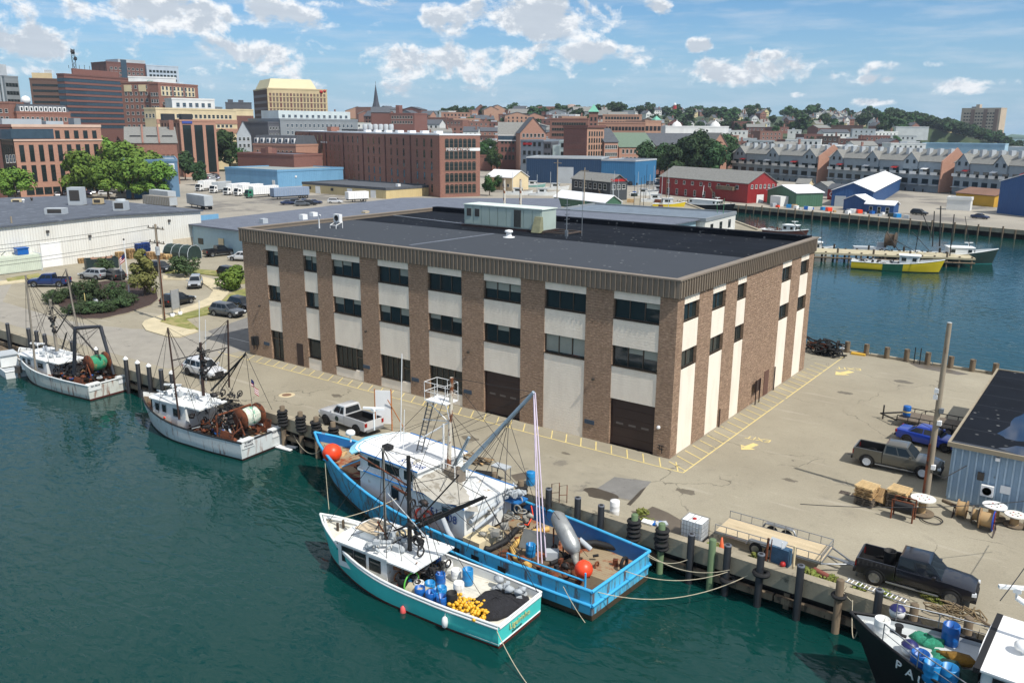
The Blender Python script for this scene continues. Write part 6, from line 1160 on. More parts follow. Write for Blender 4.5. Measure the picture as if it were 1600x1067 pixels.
def pole(px, py, top, r, M, name, lab, cat, parts=(), r2=None):
    p = G(px, py); z = ZT(px, top, p); t = thing(name, lab, cat, p); q = MB(); q.cyl((p.x,p.y,-.2),(p.x,p.y,z),r,r2 or r*.8,10); part('pole', q, M, t); return t, p, z
def flag(t, p, z, w_, h, d=(1,0,0), droop=.5):
    d = Vector(d).normalized(); cols_ = [REDP, WHITE]; q = MB(); q2 = MB()
    n_ = 7
    f = lambda u, v: p+Vector((0,0,z))+d*(u*w_*(1-droop*.5))+Vector((0,.12*math.sin(u*7),-v*h-u*w_*droop))
    for i in range(n_):
        for k in range(6):
            if i < 4 and k < 3: m_ = 2
            else: m_ = i % 2
            u0, u1, v0, v1 = k/6, (k+1)/6, i/n_, (i+1)/n_; q.add([f(u0,v0),f(u1,v0),f(u1,v1),f(u0,v1)], [(0,1,2,3)], m_)
    part('flag', q, [REDP, WHITE, mat('flag_blue', S(30,40,90))], t)
t, p, z = pole(202,458,375,.09,WHITE,'flagpole','white flagpole with a hanging flag on the roundabout','flagpole'); flag(t, p, z-1.6, 1.6, 1.0, (-.6,-.6,0), .75); q = MB(); q.blob((p.x,p.y,z+.1),.14,8,0,0); part('finial', q, BLACK, t)
TP = mat('utility_pole_wood', S(146,134,116), .9, 0, .2, 2, 0, 8, S(110,84,64), .55, stretch=(1,1,.2))
t, p, z = pole(257,502,350,.17,TP,'utility_pole','tall wooden utility pole with crossarms and wires on the grass verge','utility pole')
for dz, L in ((-.5,1.7),(-2.2,1.6)):
    q = MB(); q.box((p.x-L,p.y-.06,z+dz-.06),(p.x+L,p.y+.06,z+dz+.06)); o = part('crossarm', q, TP, t)
    for k in range(4): q = MB(); q.cyl((p.x-L+.2+k*(2*L-.4)/3,p.y,z+dz+.05),(p.x-L+.2+k*(2*L-.4)/3,p.y,z+dz+.28),.06); part('insulator', q, FIT, o)
q = MB(); q.cyl((p.x+.3,p.y-.2,z-3.6),(p.x+.3,p.y-.2,z-2.6),.25); part('transformer', q, LGREY, t)
q = MB(); q.cyl((p.x+.34,p.y-.1,0),(p.x+.34,p.y-.1,z-2),.05); part('conduit', q, RUST, t)
WIRE = mat('wire', S(30,30,32), .6)
def wire(a, b, sag, r, lab, M=WIRE, grp=None, n=10, name='overhead_wire', cat='wire'):
    a, b = Vector(a), Vector(b); q = MB(); q.tube([a.lerp(b, i/n)-Vector((0,0,4*sag*(i/n)*(1-i/n))) for i in range(n+1)], r, 5); return solo(name, q, M, lab, cat, a, grp)
for k, (dz, dx_) in enumerate(((-.25,-1.5),(-.25,1.5),(-2,-1.3),(-2,1.2))): wire((p.x+dx_,p.y,z+dz), (p.x-8+dx_,p.y-62,z+dz+1), 1.5, .022, 'thin sagging wire running left from the wooden utility pole', grp='wires of the utility pole')
# left yard small poles
t, p, z = pole(135,487,458,.06,YELL,'marker_post','pale yellow marker post in front of the roundabout hedge','post')
t, p, z = pole(191,440,411,.04,STEEL,'sign_post','thin sign post with a white plate behind the roundabout','sign'); q = MB(); q.box((p.x-.3,p.y-.03,z-1.2),(p.x+.3,p.y,z-.2)); part('sign_plate', q, WHITE, t)
t, p, z = pole(28,420,338,.16,TP,'utility_pole','pale leaning utility pole at the left edge near the hotel','utility pole')
for px, py, top, lab in ((208,266,228,'leftmost far utility pole beyond the truck yard'),(324,262,230,'far utility pole in front of the tree group'),(350,262,233,'far utility pole near the red car'),(565,282,243,'street lamp pole in front of the long brick block'),(578,282,240,'utility pole with a transformer before the long brick block'),(1084,270,242,'far utility pole behind the red shed'),(1096,270,246,'far white lamp pole behind the red shed'),(870,325,250,'tall bare mast left of the quayside house'),(912,330,262,'thin bare mast right of the quayside house')):
    t, p, z = pole(px,py,top,.18,TP,'utility_pole',lab,'utility pole'); q = MB(); q.box((p.x-1.3,p.y-.08,z-1.0),(p.x+1.3,p.y+.08,z-.8)); part('crossarm', q, TP, t)
t, p, z = pole(189,308,282,.12,LGREY,'street_lamp','white double arm street lamp at the warehouse car park','street lamp'); q = MB(); q.tube([(p.x-1.6,p.y,z+.1),(p.x-.6,p.y,z+.4),(p.x,p.y,z-.5),(p.x+.6,p.y,z+.4),(p.x+1.6,p.y,z+.1)],.07,6); part('lamp_arm', q, LGREY, t)
t, p, z = pole(72,307,262,.1,WHITE,'flagpole','white flagpole with a limp flag in the far car park','flagpole'); flag(t, p, z-1, 3.2, 2.0, (-.8,-.5,0), .5)
# banner boards in white buckets
sb = thing('banner_board', 'grey banner board with two posts in white buckets on the verge', 'sign board', G(276,496)); a, b = G(270,496), G(282,493); q = MB(); z = 3.4
for c in (a,b): q.cyl((c.x,c.y,0),(c.x,c.y,z),.05)
part('post', q, STEEL, sb); q = MB(); d = (b-a).normalized(); c = (a+b)/2; q.obox((c.x,c.y,2.2),((b-a).length,.05,2.3),math.atan2(d.y,d.x)); part('banner', q, mat('banner_grey', S(150,152,154), .7), sb)
for c in (a,b): q = MB(); q.lathe(c,[(.22,0),(.26,.5),(.22,.5),(.2,.1)],12); part('bucket', q, WHITE, sb)
# ---- vehicles
WHT, NAVY, BLK, GRY, SIL = ('white',S(222,224,226),0), ('dark_navy',S(12,15,26),.1), ('black',S(18,19,22),.3), ('grey',S(84,88,92),.4), ('silver',S(182,188,194),.4)
t = parked('crew','pickup_truck','dark navy crew cab pickup towing position beside the flatbed trailer','pickup truck',(1362,912),(1487,947),NAVY)
p = Vector(t.location); q = MB(); q.lathe((p.x-1.35,p.y+.1,.75), [(.27,0),(.31,.85),(.33,.88),(.29,.88),(.25,.1)], 14); solo('black_barrel', q, BLACK, 'open black barrel standing in the bed of the navy pickup', 'barrel', (p.x-1.35,p.y+.1,.75))
parked('crew','pickup_truck','grey bronze crew cab pickup between the wooden pole and the blue saloon','pickup truck',(1357.6,730),(1435.6,746.6),('bronze_grey',S(92,90,82),.3),rim=LAMPW)
parked('sedan','saloon_car','bright blue saloon car parked beside the grey bronze pickup','car',(1415,692),(1477,707),('bright_blue',S(14,56,160),.3),rim=DRIM)
t = parked('cab','pickup_truck','white two door pickup with a round door badge at the quay edge','pickup truck',(556,679),(513,664),WHT,rim=DRIM)
q = MB(); q.lathe((.45,KIND['cab']['W']/2+.003,.85),[(.01,.006),(.22,.004)],14,0,'Y'); part('door_badge', q, mat('badge_green', S(40,60,52), .5), t, world=False)
parked('suv','white_suv','white car with dark glass parked at the quay behind the middle trawler','car',(286,584),(331,597),WHT,rim=DRIM)
for kind, r_, f_, c, lab, cat in (('crew',(95,449),(52,449),('mid_blue',S(24,50,104),.3),'blue crew cab pickup half behind the bushes left of the roundabout','pickup truck'),('suv',(186,441),(154,434),BLK,'black car with red tail light half hidden behind the roundabout trees','car'),('suv',(233,424),(257,427),BLK,'dark car behind the olive conical bush','car'),
    ('suv',(318,440),(312,456),SIL,'silver car facing the camera on the roundabout drive','car'),('suv',(262,482),(308,472),BLK,'long black car parked behind the grey banner board','car'),('suv',(330,493),(366,498),GRY,'dark grey hatchback nearest the shaded corner of the block','car'),('suv',(356,482),(386,489),BLK,'black car just behind the dark grey hatchback','car'),
    ('suv',(341,432),(366,436),BLK,'black car partly behind the bright green bush','car'),('crew',(332,402),(362,399),NAVY,'dark blue pickup with red tail lights by the pale blue building','pickup truck'),('suv',(384,409),(364,408),WHT,'white car cut off by the left corner of the block','car')):
    parked(kind,'parked_car' if cat=='car' else 'pickup_truck',lab,cat,r_,f_,c)
parked('suv','parked_car','silver car half hidden behind the pine on the roundabout','car',(152,438),(128,436),SIL)
# lorries
def lorry(pr_, pf_, L, cabc, boxm, lab, trailer=False, cab=True, h=2.6):
    a, b = G(*pr_), G(*pf_); d = (b-a).normalized(); an = math.atan2(d.y,d.x); c = (a+b)/2; t = thing('semi_trailer' if trailer else 'box_lorry', lab, 'trailer' if trailer else 'lorry', c, an)
    q = MB(); x0, x1 = -L/2, L/2-(0 if trailer else 2.0); q.box((x0,-1.25,1.1),(x1,1.25,1.1+h)); part('cargo_box', q, boxm, t, world=False)
    q = MB(); 
    for i in range(int((x1-x0)/.8)): q.box((x0+.2+i*.8,-1.28,1.2),(x0+.25+i*.8,-1.25,1.0+h)); q.box((x0+.2+i*.8,1.25,1.2),(x0+.25+i*.8,1.28,1.0+h))
    q.box((x0-.03,-1.2,1.2),(x0,1.2,1.0+h)); part('panel_ribs', q, LGREY, t, world=False)
    q = MB(); q.box((x0,-.5,.75),(L/2,.5,1.1)); part('chassis', q, BLACK, t, world=False)
    for x in ([x0+1,x0+2.3] if L > 9 else [x0+1.4])+([] if trailer else [L/2-1]):
        for s_ in (-1,1): q = MB(); q.tire((x,s_*1.05,.5),.5,.3,'Y',0,14); part('wheel', q, TYRE, t, world=False)
    if trailer: q = MB(); q.box((L/2-2.4,-.9,0),(L/2-2.2,-.75,1)); q.box((L/2-2.4,.75,0),(L/2-2.2,.9,1)); part('landing_leg', q, FIT, t, world=False)
    else:
        q = MB(); q.add([(L/2-1.9,-1.1,.5),(L/2,-1.1,.5),(L/2,1.1,.5),(L/2-1.9,1.1,.5),(L/2-1.9,-1.05,2.7),(L/2-.45,-1.05,2.7),(L/2-.45,1.05,2.7),(L/2-1.9,1.05,2.7),(L/2,-1.1,1.5),(L/2,1.1,1.5)], [(0,1,8,5,4),(2,3,7,6,9),(1,2,9,8),(8,9,6,5),(4,5,6,7),(0,4,7,3),(0,3,2,1)]); part('cab', q, cabc, t, world=False)
        q = MB(); q.add([(L/2+.0,-1.0,1.58),(L/2+.0,1.0,1.58),(L/2-.4,.95,2.6),(L/2-.4,-.95,2.6)], [(0,1,2,3)]); part('windshield', q, CARGL, t, world=False)
        for s_ in (-1,1): q = MB(); q.box((L/2-1.3,s_*1.1,1.6),(L/2-.4,s_*1.12,2.3)); part('side_window', q, CARGL, t, world=False)
        q = MB(); q.box((L/2,-.7,.7),(L/2+.03,.7,1.3)); part('grille', q, FIT, t, world=False)
GLR = mat('green_cab', S(54,120,96), .5)
for i, (r_, f_, L, cb, bm, lab) in enumerate([((345,296),(297,301),9,WHITE,WHITE,'leftmost white box lorry in the row of lorries'),((370,298),(318,304),10,WHITE,LGREY,'second lorry from the left, with a grey box'),((400,301),(338,307),11,WHITE,WHITE,'third white lorry with cab turned to the camera'),((420,303),(356,308),11,WHITE,WHITE,'fourth white lorry in the row of lorries'),((445,306),(372,311),12,GLR,WHITE,'white long box lorry with a green cab at the right of the row')]): lorry(r_, f_, L, cb, bm, lab)
lorry((486,309),(420,313),13,None,mat('blue_grey_box', S(132,148,170), .5),'blue grey semi trailer parked by the tan shed',True); lorry((337,330),(290,322),12,None,LGREY,'pale grey semi trailer parked behind the white warehouse roof',True,h=2.8); lorry((286,322),(226,314),12,None,LGREY,'second pale trailer to the left behind the warehouse roof',True,h=2.8)
lorry((292,330),(212,322),13,None,mat('brown_grey_box', S(132,126,116), .7),'brown grey trailer just behind the warehouse roof edge',True,h=2.4); lorry((578,315),(538,317),7,None,WHITE,'small white trailer in front of the tan shed',True,h=2.2)
farcar(524,318,.6,'white','shaped pickup beside the small white trailer',None)
q = MB(); q.box((-146,47,0),(-141,52,1.6)); solo('white_tank', q, WHITE, 'low white box between warehouse and pale blue building', 'box')
q = MB(); p = G(334,360); q.obox((p.x,p.y-3,1.8),(9,.1,3.6),1.57); solo('blue_fence', q, BLUEM, 'pale blue sheet metal fence right of the white warehouse', 'fence')
# ---- piles along the quay
def hpile(px, top, kind, lab, grp):
    p = V(px, top, QV-.28 if kind != 'tyres' else QV-.38); x, y, z = p; r = .2
    t = thing('mooring_pile', lab, 'pile', (x, y, WZ), 0, grp); M = {'sleeve':BLACKP,'cap':BLACKP,'tyres':TIMB,'green':GREENP,'wood':TIMB,'gtyres':GREENP}[kind]
    q = MB(); q.lathe((x,y,0), [(r,-5),(r,z-.03),(r*.85,z),(.01,z)], 12); part('shaft', q, M, t)
    if kind == 'cap': q = MB(); q.lathe((x,y,z), [(r*1.15,-.1),(r*1.15,.02),(.02,.22)], 12); part('white_cap', q, WHITE, t)
    if kind in ('tyres','gtyres'):
        for k in range(5): q = MB(); q.torus((x+random.uniform(-.05,.05),y+random.uniform(-.05,.05),z-.45-k*.27), .29, .14, 16, 8, 0, 'Z', .85); part('tyre_fender', q, RUBBER, t)
    if kind in ('sleeve1','wood1'): pass
    if kind in ('wood','ring'): q = MB(); q.torus((x,y,z-.9), .3, .1, 14, 6); part('tyre_fender', q, RUBBER, t)
    if kind == 'sleeve': q = MB(); q.lathe((x,y,0),[(r*1.01,z-.06),(r*.99,z+.012),(r*.6,z+.012)],12); part('pile_top', q, mat('slate_grey_top', S(92,96,104), .8), t)
    return t
for px, top in ((44,513),(56,517),(69,522),(112,533),(251,577),(11,505)): hpile(px, top, 'sleeve', 'dark pile without a cap along the left part of the quay', 'bare dark piles at the left')
for px, top in ((196,560),(214.5,566),(232,571),(267.7,582),(150,545)): hpile(px, top, 'cap', 'black pile with a white cone cap along the left part of the quay', 'white capped piles')
for px, top in ((440.6,634),(468.7,643),(493.5,651),(520,659),(773,738),(814,750)): hpile(px, top, 'tyres', 'quay pile wrapped in a stack of old tyres', 'tyre wrapped piles')
hpile(992,803,'gtyres','green topped pile in tyres near the stern of the big blue boat',None); hpile(1034.5,817,'gtyres','green topped pile in tyres just right of the big blue boat stern',None)
for k, (px, top) in enumerate(((857.5,763),(903,777),(939.6,789),(1080.7,834),(1137.6,851),(1189.6,865),(1251.8,883),(1374.5,921))): hpile(px, top, 'sleeve', 'black sleeved pile standing against the wharf cap', 'black sleeved piles')
hpile(1114,842,'green','plain pale green pile in front of the tote tank',None); hpile(1313.7,905,'wood','weathered wooden pile with one tyre ring left of the black boat',None); hpile(1429.7,943,'wood','weathered wooden pile behind the bow of the black boat',None); hpile(1515,964,'wood','weathered wooden pile next to the black boat wheelhouse',None)
for px, top in ((1137.6,905),(1189.6,895)): p = V(px, top, QV-.28); q = MB(); q.torus((p.x,p.y,p.z), .36, .13, 16, 8); solo('tyre_fender', q, RUBBER, 'single tyre hung round a black pile right of the tote tank', 'tyre', (p.x,p.y,p.z), 'single tyres on black piles')
for k in range(5): px = 610+k*28; p = V(px, 700+k*9, QV-.3); q = MB(); q.cyl((p.x,p.y,-5),(p.x,p.y,.7),.2); solo('mooring_pile', q, BLACKP, 'dark pile partly hidden behind the big blue boat', 'pile', (p.x,p.y,WZ), 'piles behind the big blue boat')
for px, py in ((1265,536),(1325,537),(1355,541),(1387,546),(1418,549),(1451,554),(1487,560),(1521,565),(1557,571)):
    p = V(px, py-3, 39.0); q = MB(); q.cyl((p.x,39.0,-4),(p.x,39.0,p.z),.3,.27,10); q.cyl((p.x,39.0,p.z),(p.x,39.0,p.z+.02),.27); solo('wooden_bollard', q, TIMB, 'short weathered wooden bollard along the back edge of the wharf', 'bollard', (p.x,39,0), 'back edge bollards')
for px in (1428,1437): p = V(px, 566, 38.6); q = MB(); q.cyl((p.x,38.6,0),(p.x,38.6,1.7),.05); solo('steel_stake', q, BLACK, 'thin dark ladder stake at the back edge of the wharf', 'stake', (p.x,38.6,0), 'ladder stakes')
q = MB(); a, b = G(1330,553), G(1352,556); d = (b-a).normalized(); c = (a+b)/2; q.obox((c.x,c.y,.1),((b-a).length,.5,.2),math.atan2(d.y,d.x)); solo('yellow_kerb_block', q, mat('yellow_block', S(214,170,60), .8), 'yellow painted kerb block at the back edge', 'kerb block', c)
q = MB(); a, b = G(1312,548), G(1322,545); q.cyl((a.x,a.y,.1),(b.x,b.y,.5),.12); q.cyl((a.x+.4,a.y,.1),(a.x,a.y+.6,.6),.1); q.cyl((b.x,b.y,.2),(a.x,a.y+.3,.1),.09); solo('bent_pipes', q, WHITE, 'small heap of bent white pipes right of the hose heap', 'pipes', a)
# hose heap
hp = thing('hose_heap', 'tangled heap of dark hoses and trawl gear at the back corner', 'gear heap', G(1283,552)); c = G(1284,553); q = MB()
for k in range(26):
    an = random.uniform(0,6.28); r = random.uniform(.4,1.5); cx, cy = c.x+random.uniform(-1.3,1.3), c.y+random.uniform(-.9,.9); zz = random.uniform(.1,1.3)
    q.tube([(cx+r*math.cos(an+t*.7),cy+r*math.sin(an+t*.7)*.6,max(.08,zz+.3*math.sin(t*1.3+k))) for t in range(6)], .09, 6)
part('hose_tangle', q, RUBBER, hp)
for k in range(5): q = MB(); q.torus((c.x+1.3+random.uniform(-.4,.5),c.y-.6+random.uniform(-.4,.5),.4+.25*k),.35,.11,14,6,0,random.choice('XYZ')); part('rubber_disc', q, RUBBER, hp)
q = MB(); p = G(1288,553); q.torus((p.x,p.y-.3,.45),.33,.09,16,6,0,'Y'); part('red_wheel', q, REDP, hp)
for k in range(8): q = MB(); q.tube([(c.x-1.6+random.random()*2.5,c.y+random.uniform(-.6,.6),.2+random.random()) for i in range(3)], .05, 5); part('rust_rod', q, RUST, hp)
# ---- wharf clutter near the water
def barrel(c, r, h, M, lab, lid=True, grp=None, name='barrel', rot=None, cat='barrel'):
    q = MB(); pr_ = [(r*.92,0),(r,.04),(r,h*.3),(r*1.03,h*.33),(r,h*.36),(r,h*.64),(r*1.03,h*.67),(r,h*.7),(r,h-.04),(r*.95,h)]
    q.lathe(c, pr_+([(.01,h-.02)] if lid else [(r*.88,h),(r*.86,.08),(.01,.07)]), 18); return solo(name, q, M, lab, cat, c, grp)
barrel(G(829,757), .3, .92, BLUEL, 'light blue plastic barrel standing at the quay edge'); barrel(G(960,804), .3, .95, WHITE, 'white plastic barrel standing at the quay edge right of the puddle')
tb = thing('cleaning_table', 'small grey fish cleaning table with a spread lid at the quay edge', 'table', G(785,752)); p = G(783,750); q = MB(); q.box((p.x-.6,p.y-.35,.95),(p.x+.6,p.y+.35,1.05)); part('table_top', q, LGREY, tb)
for x in (-.55,.55):
    for y in (-.3,.3): q = MB(); q.cyl((p.x+x,p.y+y,0),(p.x+x,p.y+y,.95),.03); part('leg', q, STEEL, tb)
q = MB(); q.lathe((p.x+.3,p.y-.8,0),[(.15,0),(.18,.36),(.16,.36),(.14,.05)],12); solo('white_bucket', q, WHITE, 'white bucket under the fish cleaning table', 'bucket')
q = MB(); q.obox((p.x-.9,p.y-.7,.25),(1.5,.9,.5),.3); solo('black_crate', q, BLACK, 'black crate left of the fish cleaning table', 'crate')
# board propped on posts behind the wheelhouse
bo = thing('notice_hoarding', 'tall white board in an orange timber frame standing on the wharf', 'board', G(601,678)); p = G(600,672); q = MB(); q.obox((p.x,p.y,1.9),(1.25,.06,2.7),.55); part('white_face', q, WHITE, bo)
OT = mat('orange_timber', S(178,110,56), .8); 
for s_ in (-1,1): q = MB(); q.cyl((p.x+s_*.64*math.cos(.55),p.y+s_*.64*math.sin(.55),0),(p.x+s_*.64*math.cos(.55),p.y+s_*.64*math.sin(.55),3.35),.05); part('upright', q, OT, bo); q = MB(); q.cyl((p.x+s_*.64+.4,p.y+1.2,0),(p.x+s_*.5,p.y,2.6),.035); part('brace', q, OT, bo)
# IBC tote
a, b = G(1064,842), G(1100,852); tt = thing('tote_tank', 'white caged tote tank with a red cap at the quay edge', 'tank', a); x0, y0 = 5.95, -10.75; q = MB(); q.box((x0+.04,y0+.04,.18),(x0+1.26,y0+1.06,1.22)); part('bottle', q, mat('milky_plastic', S(226,230,232), .4), tt)
q = MB()
for i in range(8): x = x0+i*1.3/7; q.cyl((x,y0,.15),(x,y0,1.25),.014,None,5); q.cyl((x,y0+1.1,.15),(x,y0+1.1,1.25),.014,None,5)
for i in range(7): y = y0+i*1.1/6; q.cyl((x0,y,.15),(x0,y,1.25),.014,None,5); q.cyl((x0+1.3,y,.15),(x0+1.3,y,1.25),.014,None,5)
for z in (.2,.45,.7,.95,1.24): q.tube([(x0,y0,z),(x0+1.3,y0,z),(x0+1.3,y0+1.1,z),(x0,y0+1.1,z),(x0,y0,z)],.014,5)
for x in (.43,.86): q.cyl((x0+x,y0,1.25),(x0+x,y0+1.1,1.25),.014,None,5)
part('wire_cage', q, STEEL, tt); q = MB(); q.lathe((x0+.62,y0+.5,1.22),[(.12,0),(.12,.06),(.01,.07)],14); part('red_cap', q, REDP, tt); q = MB(); q.box((x0,y0,0),(x0+1.3,y0+1.1,.12)); part('skid_base', q, BLACK, tt)
cn = thing('traffic_cone', 'faded orange traffic cone beside the tote tank', 'cone', G(1127,857)); p = G(1127,857); q = MB(); q.lathe(p,[(.15,.03),(.04,.7),(.01,.7)],14); part('cone_body', q, mat('cone_orange', S(216,96,52), .6), cn); q = MB(); q.box((p.x-.2,p.y-.2,.0),(p.x+.2,p.y+.2,.035)); part('cone_base', q, mat('cone_orange', (1,1,1,1)), cn)
# flatbed trailer
tr = thing('flatbed_trailer', 'long galvanised flatbed trailer with a plank deck behind the navy pickup', 'trailer', (10.6,-8.75,0)); X0, X1, Y0, Y1, ZD = 7.66, 13.65, -9.8, -7.6, .62
q = MB()
for i in range(14): y = Y0+.08+i*(Y1-Y0-.16)/14; q.box((X0,y,ZD-.03),(X1,y+(Y1-Y0-.16)/14-.015,ZD))
part('plank_deck', q, mat('bleached_planks', S(196,178,146), .9, 0, .16, 1.5, 0, 8, S(122,92,68), .62, stretch=(.3,2,1)), tr)
q = MB()
for y in (Y0,Y1): q.box((X0,y-.04,ZD-.14),(X1,y+.04,ZD-.02)); 
for x in (X0,X1): q.box((x-.03,Y0-.04,ZD-.14),(x+.03,Y1+.04,ZD-.02))
for s_ in (Y0,Y1): q.tube([(X1,s_,ZD-.1),(X1+1.5,(Y0+Y1)/2,.5)],.05,6)
q.cyl((X1+.2,Y0+1.1,.55),(X1+1.9,Y0+1.1,.5),.05); part('chassis', q, STEEL, tr)
for y in (Y0,Y1):
    q = MB(); q.cyl((X0,y,ZD+.42),(X1,y,ZD+.42),.025)
    for i in range(10): x = X0+i*(X1-X0)/9; q.cyl((x,y,ZD-.05),(x,y,ZD+.42),.022)
    part('side_rail', q, STEEL, tr)
q = MB(); q.cyl((X1,Y0,ZD+.42),(X1,Y1,ZD+.42),.025); q.cyl((X1,Y0,ZD+.2),(X1,Y1,ZD+.2),.022); part('front_rail', q, STEEL, tr)
for x in (10.15,11.0):
    for y in (Y0-.16,Y1+.16):
        q = MB(); q.tire((x,y,.36),.36,.2,'Y',0,18); w_ = part('wheel', q, TYRE, tr); q = MB(); q.lathe((x,y,.36),[(.01,-.08 if y<-9 else .08),(.22,-.1 if y<-9 else .1)],14,0,'Y'); part('rim', q, RIM, w_)
for y in (Y0-.17,Y1+.17): q = MB(); q.tube([(9.6,y,.5),(9.75,y,.78),(10.1,y,.84),(11.05,y,.84),(11.4,y,.78),(11.55,y,.5)],.06,6); q.box((9.8,y-.14,.8),(11.35,y+.14,.85)); part('mudguard', q, STEEL, tr)
q = MB(); q.cyl((15.3,-8.9,0),(15.3,-8.9,.75),.05); q.cyl((15.3,-8.9,.5),(13.7,-8.7,.55),.05); part('jockey_stand', q, STEEL, tr)
# junk between trailer and cap
jk = thing('scrap_cabinet', 'blue rusty scrap cabinet with pipes standing on the wharf cap', 'scrap', G(1215,875,.1)); p = G(1217,880,.4); q = MB(); q.obox((p.x,p.y+.3,.75),(1.0,.45,.95),-.1); part('blue_cabinet', q, mat('blue_scrap', S(52,84,110), .7, 0, .3, 3), jk)
for dx_, M1 in ((-.75,RUST),(.75,CREAMW),(-.55,RUST),(.05,WHITE)): q = MB(); q.cyl((p.x+dx_,p.y+.1,.3),(p.x+dx_*.95,p.y+.15,1.6),.07 if abs(dx_)>.6 else .03); part('leaning_pipe', q, M1, jk)
q = MB(); q.obox((p.x-.3,p.y+.5,1.3),(.9,.5,.08),-.1,0,.5); part('grey_flap', q, LGREY, jk); q = MB(); q.blob((p.x+.25,p.y-.15,.5),.17,8,0,.1); part('red_buoy', q, REDP, jk)
q = MB(); a, b = G(1272,890,.15), G(1298,903,.15); q.cyl(a, b, .17, None, 12); solo('rust_pipe', q, mat('red_brown_pipe', S(126,70,58), .7), 'short red brown pipe lying behind the wharf cap', 'pipe', a)
ld = thing('aluminium_ladder', 'ladder lying along the wharf cap beside the navy pickup', 'ladder', G(1365,918,.45)); a, b = G(1322,905,.5), G(1418,940,.5); d = (b-a).normalized(); n_ = Vector((-d.y,d.x,0))*.22
for s_ in (-1,1): q = MB(); q.cyl(a+n_*s_, b+n_*s_, .035); part('ladder_rail', q, STEEL, ld)
for i in range(14): c = a.lerp(b,(i+.5)/14); q = MB(); q.cyl(c-n_, c+n_, .025); part('rung', q, WHITE, ld)
for k, px in enumerate((861,)): pass
for k, (px, py) in enumerate(((868,780),(880,783))): p = V(px, py, QV+.2); q = MB(); q.tube([(p.x-.2,QV+.05,.0),(p.x-.2,QV+.05,1.5),(p.x+.2,QV+.3,1.6),(p.x+.2,QV+.3,.4)],.03,5); q.tube([(p.x-.2,QV+.05,.9),(p.x+.2,QV+.3,.95)],.02,5); solo('boarding_ladder_hoop', q, RUST, ['left rusty ladder hoop on the wharf cap','right rusty ladder hoop on the wharf cap'][k], 'ladder hoop')
q = MB(); c = G(1487,962,.4)
nh = thing('rope_heap', 'heap of old ropes and slats on the wharf cap behind the black boat', 'rope heap', c)
for k in range(16): an = k*.8; cx, cy = c.x-.8+k*.12, c.y+random.uniform(-.3,.3); q.tube([(cx+.5*math.cos(an+t),cy+.35*math.sin(an+t),.45+.03*k*random.random()+.05*t) for t in range(6)],.04,5)
part('rope_coils', q, mat('brown_rope', S(120,104,78), .95, 0, .3, 5), nh)
for k in range(6): q = MB(); q.obox((c.x+.6+k*.12,c.y+.25-k*.05,.7),(1.6,.08,.05),-.5,0,0,.1); part('slat', q, TIMB, nh)
WEED = m_leaf('weeds', S(96,120,50), S(122,120,62))
wm_ = crown_mesh('weed', .5, .35, WEED, 10, 420, .05, 3)
for px, py in ((1262,893),(1272,897),(1300,905),(1308,910),(1345,918),(1380,930),(1452,932),(1462,936),(745,742),(1000,800),(1075,838),(1110,852),(1180,868),(1010,815)): o = link('weed_tuft', wm_, None, G(px,py,.12)); o.rotation_euler = (0,0,random.random()*6); o.scale = (random.uniform(.8,1.3),random.uniform(.8,1.3),random.uniform(.7,1.2)); tag(o, 'green weed tuft growing behind the wharf cap', 'weed', 'weed tufts along the cap')
ds_ = thing('debris_pile', 'cardboard and white sacks left on the wharf cap by the puddle', 'debris', G(1014,817,.4)); p = G(1012,818,.4)
for k in range(4): q = MB(); q.obox((p.x+k*.25,p.y+.1*k,.5),(.7,.35,.12),.3*k,0,.2); part('sack', q, [WHITE,CREAMW,BLUED,LGREY][k], ds_)
# wood planks heap near hatch
pl = thing('plank_heap', 'loose heap of old planks on the wharf behind the big blue boat', 'plank heap', G(742,725)); p = G(742,722)
for k in range(9): q = MB(); q.obox((p.x+random.uniform(-.6,.6),p.y+random.uniform(-.4,.4),.1+.05*k),(1.8,.14,.04),random.uniform(-.5,.9)); part('plank', q, PALLET if k % 2 else TIMB, pl)
# ---- right hand yard
sh_ = thing('blue_shed', 'pale blue ribbed metal shed with a flat dark roof holding rain puddles at the right', 'shed', (17.3,5,0)); q = MB(); q.box((17.3,4.65,-.3),(46,25.3,3.75)); part('wall', q, mat('pale_blue_paint', S(140,164,184), .6, 0, .1, 1, 0, 8, S(108,110,110), .64), sh_); q = MB()
for i in range(70): q.box((17.4+i*.41,4.58,.15),(17.5+i*.41,4.65,3.7))
for i in range(50): q.box((17.22,4.8+i*.41,.15),(17.3,4.9+i*.41,3.7))
part('wall_ribs', q, mat('pale_blue_rib', S(170,192,208), .6), sh_)
q = MB(); q.box((17.05,4.35,3.75),(46,25.6,3.86)); part('roof', q, ROOFD, sh_); q = MB()
for a, b in (((16.98,4.28),(46,4.42)),((16.98,4.42),(17.12,25.6)),((17.12,25.46),(46,25.6))): q.box((*a,3.66),(*b,3.95))
part('roof_trim', q, mat('tan_trim', S(150,138,116), .6), sh_)
pdm = mat('rain_puddle', S(22,30,46), .04, 0, .1, 1, spec=1.)
for pts in (((1585,652),(1600,645),(1640,650),(1640,682),(1600,690),(1572,686),(1560,678),(1575,665)),((1560,700),(1590,697),(1640,702),(1640,716),(1600,714))):
    q = MB(); pp = fixccw(wob([G(x,y,3.865)[:] for x,y in pts], .12, 2)); q.add([(a.x,a.y,3.868) for a in pp], [tuple(range(len(pp)))]); part('rain_puddle', q, pdm, sh_)
